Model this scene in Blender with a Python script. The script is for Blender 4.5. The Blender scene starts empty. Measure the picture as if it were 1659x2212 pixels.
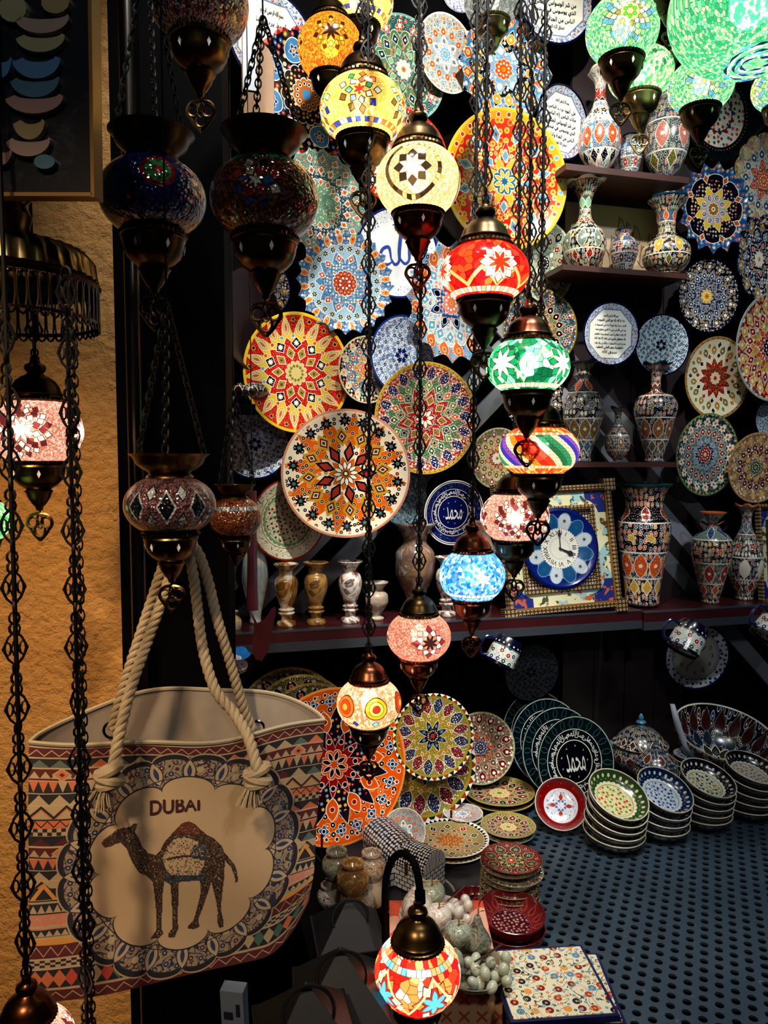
import bpy, math, random
import numpy as np
from mathutils import Vector, Matrix, Euler
from math import sin, cos, pi, radians as rad, sqrt, atan2, tan

C = bpy.context.scene.collection
SC = bpy.context.scene
V = Vector

# ------------------------------------------------------------------ camera, world, lights, exposure
FPX = 2212 * 26 / 36.0
PITCH = rad(3.8)
EYE = V((0, 0, 1.5))
FWD = V((0, cos(PITCH), -sin(PITCH)))
UPV = V((0, sin(PITCH), cos(PITCH)))
cam_data = bpy.data.cameras.new('camera')
cam_data.sensor_fit = 'VERTICAL'; cam_data.sensor_height = 36; cam_data.sensor_width = 27; cam_data.lens = 26
cam_data.clip_start = 0.02
cam = bpy.data.objects.new('camera', cam_data)
cam.location = EYE; cam.rotation_euler = (pi / 2 - PITCH, 0, 0)
C.objects.link(cam); SC.camera = cam
SC.view_settings.view_transform = 'Standard'; SC.view_settings.look = 'None'
SC.view_settings.exposure = 0.0; SC.view_settings.gamma = 1.0; SC.view_settings.use_curve_mapping = False
w = bpy.data.worlds.new('world'); SC.world = w; w.use_nodes = True
w.node_tree.nodes['Background'].inputs[0].default_value = (0.25, 0.4, 0.6, 1)
w.node_tree.nodes['Background'].inputs[1].default_value = 0.02

def spot(name, loc, aim, power, col, size, angle=60, blend=.5):
    d = bpy.data.lights.new(name, 'SPOT'); d.energy = power; d.color = col; d.shadow_soft_size = size
    d.spot_size = rad(angle); d.spot_blend = blend
    o = bpy.data.objects.new(name, d); C.objects.link(o); o.location = loc
    o.rotation_euler = (V(aim) - V(loc)).to_track_quat('-Z', 'Y').to_euler()
    return o
spot('ceiling_and_fill_spot', (0.25, 0.75, 3.2), (0.1, 2.0, 2.1), 270, (1, .93, .82), .03, 64, .8)
spot('ceiling_and_fill_spot', (-0.25, 0.65, 3.0), (-0.15, 1.9, 1.55), 60, (1, .93, .84), .03, 46, .6)
spot('ceiling_and_fill_spot', (1.1, 0.9, 3.0), (0.8, 2.1, 1.7), 70, (.86, .93, 1), .04, 62, .7)  # fill light added for the right side of the wall
spot('ceiling_and_fill_spot', (0.55, 1.0, 3.1), (0.45, 1.65, .65), 150, (.95, .97, 1), .04, 46, .7)
spot('ceiling_and_fill_spot', (0.1, 0.9, 3.1), (0.05, 1.6, .7), 110, (1, .93, .82), .04, 34, .7)  # extra spot added to brighten the lower left and the plate rack
spot('ceiling_and_fill_spot', (-0.5, -0.25, 2.4), (-0.35, 1.1, 0.9), 120, (1, .72, .44), .06, 44, .9)  # added warm light that brightens the hanging bag
spot('ceiling_and_fill_spot', (-0.75, 0.3, 2.2), (-0.72, 1.45, 1.0), 85, (1, .62, .3), .08, 50, .9)  # extra warm spot added to lift the glow on the ochre wall
spot('ceiling_and_fill_spot', (0.7, -0.4, 2.7), (0.15, 1.5, .75), 46, (1, .93, .84), .08, 40, .8)  # added camera-side fill for the gift box and counter front
spot('ceiling_and_fill_spot', (1.1, -0.3, 2.3), (0.95, 2.1, 1.15), 26, (.92, .95, 1), .08, 34, .8)  # front boost added so the plate clock under the shelf reads
spot('ceiling_and_fill_spot', (-0.1, -0.5, 2.6), (-.35, 1.05, 1.8), 13, (.95, .95, 1), .08, 44, .8)  # weak front fill added for the unlit lamps and relief picture

# ------------------------------------------------------------------ pixel <-> world helpers (they only find where things stand)
def ray(px, py):
    return V(((px - 829.5) / FPX, 0, 0)) + UPV * (-(py - 1106) / FPX) + FWD
def P(px, py, z): return EYE + ray(px, py) * z
WY = rad(15); TW = V((cos(WY), sin(WY), 0)); NW = V((sin(WY), -cos(WY), 0)); W0 = V((0, 2.02, 0))
def on_wall(px, py, off=0.0):
    r = ray(px, py); p0 = W0 + NW * off
    return EYE + r * ((p0 - EYE).dot(NW) / r.dot(NW))
def on_z(px, py, h):
    r = ray(px, py); return EYE + r * ((h - EYE.z) / r.z)
def depth(p): return (p - EYE).dot(FWD)
def frame(n, up=V((0, 0, 1))):
    n = n.normalized(); x = up.cross(n).normalized(); y = n.cross(x)
    return Matrix((x, y, n)).transposed()
def normal(yaw, lean):
    return V((sin(rad(yaw)) * cos(rad(lean)), -cos(rad(yaw)) * cos(rad(lean)), sin(rad(lean))))

# ------------------------------------------------------------------ mesh builder
class M:
    def __init__(s): s.v = []; s.f = []; s.m = []
    def add(s, vs, fs, m=0):
        b = len(s.v); s.v += [tuple(v) for v in vs]; s.f += [tuple(i + b for i in f) for f in fs]; s.m += [m] * len(fs)
        return s
    def lathe(s, prof, seg=32, mats=None, wob=None, origin=(0, 0, 0), m=0, a0=0.0):
        b = len(s.v); ox, oy, oz = origin
        for i, (r, z) in enumerate(prof):
            for k in range(seg):
                t = 2 * pi * k / seg + a0
                rr, zz = (r, z) if wob is None else wob(t, r, z, i)
                s.v.append((ox + rr * cos(t), oy + rr * sin(t), oz + zz))
        for i in range(len(prof) - 1):
            mi = m if mats is None else mats[i]
            for k in range(seg):
                a = b + i * seg + k; c = b + i * seg + (k + 1) % seg
                s.f.append((a, c, c + seg, a + seg)); s.m.append(mi)
        return s
    def box(s, c, size, R=None, m=0, taper=1.0):
        hx, hy, hz = size[0] / 2, size[1] / 2, size[2] / 2; vs = []
        for z in (-1, 1):
            k = taper if z > 0 else 1
            for x, y in ((-1, -1), (1, -1), (1, 1), (-1, 1)):
                p = V((x * hx * k, y * hy * k, z * hz))
                vs.append(V(c) + (R @ p if R else p))
        return s.add(vs, [(3, 2, 1, 0), (4, 5, 6, 7), (0, 1, 5, 4), (1, 2, 6, 5), (2, 3, 7, 6), (3, 0, 4, 7)], m)
    def tube(s, pts, r, n=6, closed=False, m=0):
        pts = [V(p) for p in pts]; N = len(pts); b = len(s.v); nrm = None
        rs = r if isinstance(r, (list, tuple)) else [r] * N
        for i, p in enumerate(pts):
            if closed: t = pts[(i + 1) % N] - pts[i - 1]
            else: t = pts[min(i + 1, N - 1)] - pts[max(i - 1, 0)]
            if t.length < 1e-9: t = V((0, 0, 1))
            t.normalize()
            if nrm is None: nrm = t.orthogonal().normalized()
            nrm = nrm - t * nrm.dot(t)
            if nrm.length < 1e-6: nrm = t.orthogonal()
            nrm.normalize(); bi = t.cross(nrm)
            for k in range(n):
                a = 2 * pi * k / n
                s.v.append(tuple(p + (nrm * cos(a) + bi * sin(a)) * rs[i]))
        L = N if closed else N - 1
        for i in range(L):
            j = (i + 1) % N
            for k in range(n):
                s.f.append((b + i * n + k, b + i * n + (k + 1) % n, b + j * n + (k + 1) % n, b + j * n + k)); s.m.append(m)
        if not closed:
            s.f.append(tuple(b + k for k in reversed(range(n)))); s.m.append(m)
            s.f.append(tuple(b + (N - 1) * n + k for k in range(n))); s.m.append(m)
        return s
    def prism(s, pts, z0, z1, m=0):
        n = len(pts); vs = [(x, y, z0) for x, y in pts] + [(x, y, z1) for x, y in pts]
        return s.add(vs, [tuple(range(n))[::-1], tuple(range(n, 2 * n))] + [(i, (i + 1) % n, (i + 1) % n + n, i + n) for i in range(n)], m)
    def xf(s, mat, start=0):
        for i in range(start, len(s.v)): s.v[i] = tuple(mat @ V(s.v[i]))
        return s
    def mesh(s, name, mats, smooth=True, ang=40):
        me = bpy.data.meshes.new(name); me.from_pydata(s.v, [], s.f)
        for m in (mats if isinstance(mats, (list, tuple)) else [mats]): me.materials.append(m)
        me.polygons.foreach_set('material_index', s.m)
        if smooth:
            me.polygons.foreach_set('use_smooth', [True] * len(s.f)); me.set_sharp_from_angle(angle=rad(ang))
        me.update(); return me
    def build(s, name, mats, parent=None, smooth=True, ang=40):
        return link(name, s.mesh(name, mats, smooth, ang), parent)
def link(name, me, parent=None, loc=None, rot=None, sc=None):
    o = bpy.data.objects.new(name, me); C.objects.link(o); o.parent = parent
    if loc is not None: o.location = loc
    if rot is not None: o.rotation_euler = rot.to_euler() if isinstance(rot, Matrix) else rot
    if sc is not None: o.scale = (sc, sc, sc)
    return o
def tag(o, label, cat, group=None, kind=None):
    if label: o['label'] = label
    if cat: o['category'] = cat
    if group: o['group'] = group
    if kind: o['kind'] = kind
    return o
def struct(o): o['kind'] = 'structure'; return o
def smoothpts(pts, n=8):
    out = []; pts = [V(p) for p in pts]
    for i in range(len(pts) - 1):
        a = pts[max(i - 1, 0)]; b = pts[i]; c = pts[i + 1]; d = pts[min(i + 2, len(pts) - 1)]
        for k in range(n):
            t = k / n
            out.append(.5 * ((2 * b) + (c - a) * t + (2 * a - 5 * b + 4 * c - d) * t * t + (3 * b - a - 3 * c + d) * t ** 3))
    out.append(pts[-1]); return out

# ------------------------------------------------------------------ node graph helpers
def lin(c): return c / 12.92 if c <= .04045 else ((c + .055) / 1.055) ** 2.4
def H(h, k=1.0): return tuple(lin(int(h[i:i + 2], 16) / 255) * k for i in (0, 2, 4)) + (1,)
CR, NV, BL, SK, TL = H('f1ecdf'), H('141c44'), H('2f6496'), H('86b4cc'), H('2a6470')
RD, OR, YE, GR, MI = H('b0281a'), H('dd7424'), H('dfbe52'), H('2f7048'), H('98c2a0')
BK, BR, MR, PK, OL = H('0a0b12'), H('6a3a1e'), H('561018'), H('d6968a'), H('8c8a38')
GY, TN = H('8a9097'), H('c39a5c')
WH = (1, 1, 1, 1)

class G:
    def __init__(s, name, rough=.3, metal=0.0):
        s.mat = bpy.data.materials.new(name); s.mat.use_nodes = True; s.t = s.mat.node_tree
        s.b = s.t.nodes['Principled BSDF']; s.o = s.t.nodes['Material Output']
        s.b.inputs['Roughness'].default_value = rough; s.b.inputs['Metallic'].default_value = metal
        s._c = None
    def n(s, t, **kw):
        nd = s.t.nodes.new(t)
        for k, v in kw.items(): setattr(nd, k, v)
        return nd
    def put(s, inp, v):
        if isinstance(v, K): s.t.links.new(v.s, inp)
        elif isinstance(v, bpy.types.NodeSocket): s.t.links.new(v, inp)
        else: inp.default_value = v
    def m(s, op, *a):
        nd = s.n('ShaderNodeMath', operation=op)
        for i, x in enumerate(a): s.put(nd.inputs[i], x)
        return K(s, nd.outputs[0])
    def mix(s, f, a, b):
        nd = s.n('ShaderNodeMix', data_type='RGBA')
        s.put(nd.inputs[0], f); s.put(nd.inputs[6], a); s.put(nd.inputs[7], b)
        return nd.outputs[2]
    def ramp(s, f, cols, interp='CONSTANT', pos=None):
        nd = s.n('ShaderNodeValToRGB'); r = nd.color_ramp; r.interpolation = interp
        while len(r.elements) < len(cols): r.elements.new(.5)
        for i, c in enumerate(cols):
            e = r.elements[i]; e.position = (pos[i] if pos else i / len(cols)); 
        for i, c in enumerate(cols): r.elements[i].color = c
        s.put(nd.inputs[0], f); return nd.outputs[0]
    def obj(s):
        if s._c is None:
            tc = s.n('ShaderNodeTexCoord'); sp = s.n('ShaderNodeSeparateXYZ'); s.t.links.new(tc.outputs['Object'], sp.inputs[0])
            s._c = (tc.outputs['Object'], K(s, sp.outputs[0]), K(s, sp.outputs[1]), K(s, sp.outputs[2]))
        return s._c
    def uv(s):
        tc = s.n('ShaderNodeTexCoord'); sp = s.n('ShaderNodeSeparateXYZ'); s.t.links.new(tc.outputs['UV'], sp.inputs[0])
        return tc.outputs['UV'], K(s, sp.outputs[0]), K(s, sp.outputs[1])
    def noise(s, vec, scale, detail=3, rough=.5, dist=0.0, col=False):
        nd = s.n('ShaderNodeTexNoise'); s.put(nd.inputs['Vector'], vec); nd.inputs['Scale'].default_value = scale
        nd.inputs['Detail'].default_value = detail; nd.inputs['Roughness'].default_value = rough; nd.inputs['Distortion'].default_value = dist
        return nd.outputs[1] if col else K(s, nd.outputs[0])
    def vor(s, vec, scale, rnd=1.0, feat='F1'):
        nd = s.n('ShaderNodeTexVoronoi', feature=feat, voronoi_dimensions='2D'); s.put(nd.inputs['Vector'], vec)
        nd.inputs['Scale'].default_value = scale; nd.inputs['Randomness'].default_value = rnd
        c = None
        if feat == 'F1':
            sp = s.n('ShaderNodeSeparateColor'); s.t.links.new(nd.outputs['Color'], sp.inputs[0]); c = K(s, sp.outputs[0])
        return K(s, nd.outputs['Distance']), c
    def bump(s, h, strength=.3, dist=.002):
        nd = s.n('ShaderNodeBump'); nd.inputs['Strength'].default_value = strength; nd.inputs['Distance'].default_value = dist
        s.put(nd.inputs['Height'], h); s.t.links.new(nd.outputs[0], s.b.inputs['Normal'])
    def color(s, c): s.put(s.b.inputs['Base Color'], c); return s
class K:
    def __init__(s, g, so): s.g = g; s.s = so
    def __add__(s, o): return s.g.m('ADD', s, o)
    __radd__ = __add__
    def __sub__(s, o): return s.g.m('SUBTRACT', s, o)
    def __rsub__(s, o): return s.g.m('SUBTRACT', o, s)
    def __mul__(s, o): return s.g.m('MULTIPLY', s, o)
    __rmul__ = __mul__
    def __truediv__(s, o): return s.g.m('DIVIDE', s, o)
    def __lt__(s, o): return s.g.m('LESS_THAN', s, o)
    def __gt__(s, o): return s.g.m('GREATER_THAN', s, o)
    def fr(s): return s.g.m('FRACT', s)
    def fl(s): return s.g.m('FLOOR', s)
    def ab(s): return s.g.m('ABSOLUTE', s)
    def sq(s): return s * s
    def rt(s): return s.g.m('SQRT', s)

# a painted pattern: layers over (T = turn 0..1, R = distance or height, rho = radius that turns T into length)
def paint(g, ctx, layers, col, mask=None):
    T, R, rho, pos = ctx
    def app(f, c, ol):
        nonlocal col
        if ol:
            k = f < ol[0]
            col = g.mix(k * mask if mask else k, col, ol[1])
        k = f < 0.0
        col = g.mix(k * mask if mask else k, col, c)
    def mk(k, c):
        nonlocal col
        col = g.mix(k * mask if mask else k, col, c)
    def cell(n, off):
        t = T * n + off; a = t.fr() - .5
        return a, t.fl(), a * (rho * (2 * pi / n))
    def pick(c, idx):
        if isinstance(c, list):
            if len(c) == 2: return g.mix((idx * .5).fr() > .25, c[0], c[1])
            wn = g.n('ShaderNodeTexWhiteNoise', noise_dimensions='1D'); g.put(wn.inputs['W'], idx + .37)
            return g.ramp(wn.outputs[0], c)
        return c
    for L in layers:
        if callable(L): col = L(g, ctx, col); continue
        k = L[0]; ol = L[-1] if isinstance(L[-1], tuple) and len(L[-1]) == 2 else None
        if k == 'fill': mk((R > L[1]) * (R < L[2]), L[3])
        elif k == 'line': mk((R - L[1]).ab() < L[2], L[3])
        elif k == 'star':
            _, n, off, r0, r1, c = L[:6]; a, i, p = cell(n, off); app(R - (1 - a.ab() * 2) * (r1 - r0) - r0, c, ol)
        elif k == 'scal':
            _, n, off, r0, r1, c = L[:6]; a, i, p = cell(n, off); app(R - (1 - a.sq() * 4).rt() * (r1 - r0) - r0, c, ol)
        elif k == 'ngon':
            _, n, off, r0, c = L[:5]; a, i, p = cell(n, off); app(R * g.m('COSINE', a * (2 * pi / n)) - r0, c, ol)
        elif k in ('dia', 'petal', 'dot', 'flo', 'sq', 'ring'):
            _, n, off, rc, w_, h_, c = L[:7]; a, i, p = cell(n, off); q = R - rc; c = pick(c, i)
            if k == 'dia': f = (p.ab() / w_ + q.ab() / h_ - 1) * (min(w_, h_) * .7)
            elif k == 'petal': f = p.ab() - (1 - (q / h_).sq()) * w_
            elif k == 'sq': f = g.m('MAXIMUM', p.ab() - w_, q.ab() - h_)
            elif k == 'dot': f = (p.sq() + q.sq()).rt() - w_
            elif k == 'ring': f = ((p.sq() + q.sq()).rt() - w_).ab() - h_
            else:
                d = (p.sq() + q.sq()).rt(); ph = g.m('ARCTAN2', q, p)
                f = d - (g.m('COSINE', ph * h_) * .22 + .78) * w_
            app(f, c, ol)
        elif k == 'sect':       # alternating sectors
            _, n, off, r0, r1, w_, c = L[:7]; a, i, p = cell(n, off); mk((R > r0) * (R < r1) * (a.ab() < w_), pick(c, i))
        elif k == 'tiles':      # a row of glass tiles with grout gaps
            _, n, rc, h_, c, gap = L[:6]; a, i, p = cell(n, 0); mk((R - rc).ab() < h_, gap)
            mk(((R - rc).ab() < h_ * .86) * (a.ab() < .44), pick(c, i))
        elif k == 'tri':        # a row of triangles between two heights
            _, n, off, v0, v1, c = L[:6]; a, i, p = cell(n, off); mk((R > v0) * (R < v1) * (((R - v0) / (v1 - v0)) < (1 - a.ab() * 2)) if v1 > v0 else (R < v0) * (R > v1) * (((v0 - R) / (v0 - v1)) < (1 - a.ab() * 2)), pick(c, i))
        elif k == 'zig':
            _, n, off, v0, v1, wd, c = L[:7]; a, i, p = cell(n, off); mk((R - (1 - a.ab() * 2) * (v1 - v0) - v0).ab() < wd, c)
        elif k == 'chk':
            _, n, v0, v1, rows, c = L[:6]; t = (T * n).fl() + ((R - v0) * (rows / (v1 - v0))).fl(); mk((R > v0) * (R < v1) * ((t * .5).fr() < .25), c)
        elif k == 'micro':      # small painted blossoms with a centre dot
            _, sc, sz, pal = L[:4]; r0, r1 = (L[4], L[5]) if len(L) > 5 else (None, None)
            d, c = g.vor(pos, sc, .55); kk = d < sz * 1.08; ring = d < sz * 1.26; ctr = d < sz * .34
            if r0 is not None:
                z = (R > r0) * (R < r1); kk = kk * z; ring = ring * z; ctr = ctr * z
            pc = g.ramp(c, pal) if len(pal) > 1 else pal[0]
            mk(ring, L[6] if len(L) > 6 else CR); mk(kk, pc); mk(ctr, L[7] if len(L) > 7 else CR)
        elif k == 'pep':        # raised dots of white glaze
            d, c = g.vor(pos, L[1], .8); mk((d < L[2]) * (R < L[4] if len(L) > 4 else 1.0) if len(L) > 4 else d < L[2], L[3])
        elif k == 'crack':      # crushed glass: random grains with dark joints
            _, sc, pal, joint = L[:4]; d, c = g.vor(pos, sc, 1); e, _x = g.vor(pos, sc, 1, 'DISTANCE_TO_EDGE')
            mk(c > -1, g.ramp(c, pal)); mk(e < (L[4] if len(L) > 4 else .06), joint)
        elif k == 'vine':       # curling stems
            _, sc, wd, c = L[:4]; nz = g.noise(pos, sc, 1.5, .5, 1.2); kk = ((nz * 6).fr() - .5).ab() < wd
            if len(L) > 5: kk = kk * (R > L[4]) * (R < L[5])
            mk(kk, c)
        elif k == 'sub':        # a whole little pattern repeated around the ring
            _, n, off, rc, md, lay = L[:6]; a, i, p = cell(n, off); q = R - rc; d = (p.sq() + q.sq()).rt()
            ph = g.m('ARCTAN2', q, p) / (2 * pi) + .5; k2 = d < md
            col = paint(g, (ph, d, d, pos), lay, col, k2 * mask if mask else k2)
    return col

def turn(g, x, y): return g.m('ARCTAN2', x, y * -1.0) / (2 * pi) + .5
def polar(g):
    pos, x, y, z = g.obj(); r = (x.sq() + y.sq()).rt(); th = g.m('ARCTAN2', y, x) / (2 * pi) + .5
    return (th, r, r, pos)
def cyl(g, k=.3):
    pos, x, y, z = g.obj(); r = (x.sq() + y.sq()).rt(); th = turn(g, x, y)
    cm = g.n('ShaderNodeCombineXYZ'); g.put(cm.inputs[0], th * (2 * pi * k)); g.put(cm.inputs[1], z)
    return (th, z, r, cm.outputs[0])
def glaze(name, layers, base=CR, ctx=polar, rough=.22):
    g = G(name, rough); gm = g.n('ShaderNodeGamma'); gm.inputs[1].default_value = 1.6
    g.put(gm.inputs[0], paint(g, ctx(g), layers, base)); g.color(gm.outputs[0])
    g.b.inputs['Coat Weight'].default_value = .25; g.b.inputs['Coat Roughness'].default_value = .12
    return g.mat
def plain(name, c, rough=.4, metal=0.0, nz=None, bump=0):
    g = G(name, rough, metal)
    f = g.noise(g.obj()[0], nz or 6, 4)
    g.color(g.mix(f * .6, c, tuple(x * .55 for x in c[:3]) + (1,)))
    if bump: g.bump(f, bump, .004)
    return g.mat
# ------------------------------------------------------------------ shared materials
brass = plain('antique_brass', H('5b4528'), .28, 1.0, 9)
copper = plain('dark_copper', H('5e3523'), .27, 1.0, 9)
bronze = plain('blackened_bronze', H('40321f'), .3, 1.0, 9)
silvery = plain('worn_silver_brass', H('8c7d55'), .3, 1.0, 9)
iron = plain('black_iron', H('050507'), .5, 0, 30)
iron.node_tree.nodes['Principled BSDF'].inputs['Specular IOR Level'].default_value = .25
black_paint = plain('black_paint', H('040406'), .6, 0, 5)
black_paint.node_tree.nodes['Principled BSDF'].inputs['Specular IOR Level'].default_value = .02
steel = plain('brushed_steel', H('4c4a46'), .24, 1.0, 3)
cable_m = plain('black_cable', H('030304'), .6, 0, 20)
cable_m.node_tree.nodes['Principled BSDF'].inputs['Specular IOR Level'].default_value = .15
redwood = plain('reddish_lacquered_wood', H('3b1216'), .3, 0, 7)
darkwood = plain('dark_wood', H('42231b'), .45, 0, 6)
grey_edge = plain('grey_shelf_board', H('33383f'), .4, 0, 6)
ink = plain('blue_black_ink', H('191b2c'), .4)
blueink = plain('cobalt_ink', H('1f3a9c'), .35)
white_gl = plain('white_glaze', H('efeee6'), .25)
navy_gl = plain('navy_glaze', H('0d1540'), .2)
gilt = plain('gilt_edge', H('a5793c'), .4, .6)
ivory = plain('ivory_paint', H('d8cfb8'), .4)

# ------------------------------------------------------------------ setting
COUNTER = 0.60
def wallpt(s, off, z): return W0 + TW * s + NW * off + V((0, 0, z))
mb = M().box(wallpt(.35, -.09, 1.6), (3.6, .04, 3.4), Matrix.Rotation(WY, 3, 'Z'))
struct(mb.build('wall_back', black_paint, smooth=False))
g = G('lattice_wood', .5); g.color(g.mix(g.noise(g.obj()[0], 5, 3), H('a4a8ae'), H('7c8088'))); lattice_m = g.mat
mb = M(); RW = Matrix.Rotation(WY, 3, 'Z')
for k in range(-44, 60):
    for sg in (1, -1):
        # slats at 45 degrees clipped to the wall rectangle
        u0 = k * .125
        a = max(0.6, (-.75 if sg > 0 else -9)); pts = []
        # line: s = u0 + sg*(z-.6)
        z0, z1 = .6, 3.1
        s0 = u0; s1 = u0 + sg * (z1 - z0)
        lo, hi = -1.0, 1.75
        t0, t1 = 0.0, 1.0; ds = s1 - s0
        ta, tb = (lo - s0) / ds, (hi - s0) / ds
        t0 = max(t0, min(ta, tb)); t1 = min(t1, max(ta, tb))
        if t1 - t0 < .01: continue
        A = (s0 + ds * t0, z0 + (z1 - z0) * t0); B = (s0 + ds * t1, z0 + (z1 - z0) * t1)
        L = sqrt((A[0] - B[0]) ** 2 + (A[1] - B[1]) ** 2); mid = ((A[0] + B[0]) / 2, (A[1] + B[1]) / 2)
        R = RW @ Matrix.Rotation(-sg * pi / 4, 3, 'Y')
        mb.box(wallpt(mid[0], -.002 if sg > 0 else -.015, mid[1]), (.046, .012, L), R)
struct(mb.build('trim_1', lattice_m, smooth=False))
struct(M().box((.3, 1.2, -.03), (5, 4, .04)).build('floor', black_paint, smooth=False))
struct(M().box((.3, 1.2, 3.42), (5, 4, .04)).build('ceiling', black_paint, smooth=False))
# ochre plaster wall on the left
g = G('ochre_plaster', .8); f = g.noise(g.obj()[0], 55, 6, .65); f2 = g.noise(g.obj()[0], 4, 3)
g.color(g.mix(f2, H('cc9c56'), H('b07e42'))); g.bump(f * 1.6 + g.noise(g.obj()[0], 18, 4) * 1.5, .9, .012)
xr = P(256, 1100, 1.45).x
struct(M().box(((xr - 1.6) / 2, 1.5, 1.7), (abs(xr + 1.6), .1, 3.4)).build('wall_left', g.mat, smooth=False))
# dark side cabinet beside it
x0, x1 = P(256, 1100, 1.42).x, P(491, 1100, 1.42).x
mb = M().box(((x0 + x1) / 2, 1.42 + .03, 1.7), (x1 - x0, .06, 3.3))
o = tag(mb.build('cabinet', black_paint, smooth=False), 'tall black cabinet side behind the hanging tote bag', 'cabinet')
tx = P(296, 1100, 1.38).x
o = M().lathe([(.0001, 0), (.0165, 0), (.0165, 3.35), (.0001, 3.35)], 24).build('steel_pole', steel); o.location = (tx, 1.385, .0)
tag(o, 'vertical brushed steel pole at the edge of the ochre wall', 'pole')

# perforated black counter, real holes
g = G('blackened_steel_counter', .3, .15)
nz = g.noise(g.obj()[0], 60, 5, .7); nz2 = g.noise(g.obj()[0], 5, 3)
c = g.mix((nz > .66) * .35, g.mix(nz2, H('1f2c38'), H('3c4c58')), H('8f9aa0')); g.color(c)
g.put(g.b.inputs['Roughness'], nz * .3 + .22); g.bump(nz, .25, .001)
counter_m = g.mat
mb = M(); s = .032; hh = s * .62; r = .0075; n = 10
S0, S1, O0 = 0.08, 1.52, .02
nu = int((S1 - S0) / s); nv = 60
org = W0 + V((0, 0, COUNTER))
for j in range(nv):
    for i in range(nu):
        cu = S0 + (i + (.5 if j % 2 else 0)) * s; cv = O0 + (j + .5) * hh
        cs = [(cu - s / 2, cv - hh / 2), (cu + s / 2, cv - hh / 2), (cu + s / 2, cv + hh / 2), (cu - s / 2, cv + hh / 2)]
        out = []; inn = []
        for k in range(12):
            t = 2 * pi * (k + .5) / 12; inn.append((cu + r * cos(t), cv + r * sin(t)))
            cx_, cy_ = cos(t), sin(t); q = min((s / 2) / max(abs(cx_), 1e-6), (hh / 2) / max(abs(cy_), 1e-6))
            out.append((cu + cx_ * q, cv + cy_ * q))
        vs = []
        for (a, b) in out + inn: vs.append(org + TW * a + NW * b)
        for (a, b) in inn: vs.append(org + TW * a + NW * b - V((0, 0, .004)))
        fs = []
        for k in range(12):
            l = (k + 1) % 12; fs.append((k, l, 12 + l, 12 + k)); fs.append((12 + k, 12 + l, 24 + l, 24 + k))
        # corner fill
        cb = [org + TW * a + NW * b for a, b in cs]
        base = len(vs); vs += cb
        for ci in range(4):
            qx, qy = cs[ci]
            ds_ = sorted(range(12), key=lambda k: (out[k][0] - qx) ** 2 + (out[k][1] - qy) ** 2)[:2]
            a_, b_ = sorted(ds_)
            if (a_, b_) == (0, 11): a_, b_ = 11, 0
            fs.append((a_, base + ci, b_))
        mb.add(vs, fs)
ctr = tag(mb.build('display_counter', counter_m, smooth=False), 'black perforated metal counter carrying the bowls and plates', 'counter')
RWm = Matrix.Rotation(WY, 3, 'Z')
M().box(wallpt(-.12, .45, COUNTER - .012), (.4, .96, .022), RWm).build('side_panel', black_paint, ctr, smooth=False)
M().box(wallpt(.6, .46, COUNTER - .15), (1.84, .9, .2), RWm).build('base', black_paint, ctr, smooth=False)

# shelves
def board(name, px0, px1, py_ref, pxr, off, thick, mats, label, cat='shelf', top=True):
    pr = on_wall(pxr, py_ref, off); z = pr.z
    a = on_wall(px0, py_ref, off); b = on_wall(px1, py_ref, off)
    sa = (a - W0).dot(TW); sb = (b - W0).dot(TW)
    mb = M().box(wallpt((sa + sb) / 2, off / 2 - .01, z - thick / 2), (sb - sa, off + .02, thick), RWm)
    o = tag(mb.build(name, mats, smooth=False), label, cat); return o, z, sa, sb
shA, ZA, *_ = board('shelf', 1222, 1489, 366, 1340, .16, .016, darkwood, 'topmost reddish wooden shelf with three painted vases')
shB, ZB, *_ = board('shelf', 1215, 1484, 580, 1340, .16, .014, darkwood, 'wooden shelf below the topmost one, in front of the cream calligraphy panel')
shC, ZC, *_ = board('shelf', 1212, 1462, 998, 1340, .16, .014, darkwood, 'thin dark shelf under the two blue round wall plates')
def long_shelf(px0, px1, pyr, pxr, label):
    o, z, sa, sb = board('shelf', px0, px1, pyr, pxr, .2, .026, redwood, label)
    M().box(wallpt((sa + sb) / 2, .1, z - .037), (sb - sa, .205, .022), RWm).build('lower_edge', grey_edge, o, smooth=False)
    M().box(wallpt((sa + sb) / 2, .195, z + .001), (sb - sa, .012, .004), RWm).build('front_lip', grey_edge, o, smooth=False)
    return z
ZD = long_shelf(480, 1386, 1332, 1180, 'long red-brown shelf carrying the onyx vases and the framed clock')
ZD2 = long_shelf(1391, 1800, 1318, 1500, 'red-brown shelf at the right carrying two tall mosaic vases')
for px in (1316, 1358):
    p = on_wall(px, 1400, .02); o = M().box((0, 0, 0), (.012, .012, .13)).box((0, -.07, .06), (.012, .14, .01)).build('shelf_bracket', steel, smooth=False)
    o.location = p + V((0, 0, .03)); o.rotation_euler = (0, 0, WY)
    tag(o, 'thin metal bracket under the long shelf, %s of the two' % ('left' if px < 1330 else 'right'), 'bracket', 'shelf brackets')
# dark boards behind the upper shelves
a = on_wall(1222, 500, -.02); b = on_wall(1492, 500, -.02); sa = (a - W0).dot(TW); sb = (b - W0).dot(TW)
g = G('dark_plank_boards', .5); pos, x, y, z = g.obj(); g.color(g.mix(g.noise(pos, 5, 4), H('2a1c1e'), H('161012')))
pl = M()
for i in range(4): pl.box(wallpt(sa + (sb - sa) * (i + .5) / 4, -.004, 1.75), ((sb - sa) / 4 - .003, .014, 2.3), RWm)
tag(pl.build('back_board', g.mat, smooth=False), 'dark vertical planks behind the three small wall shelves', 'panel')

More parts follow.
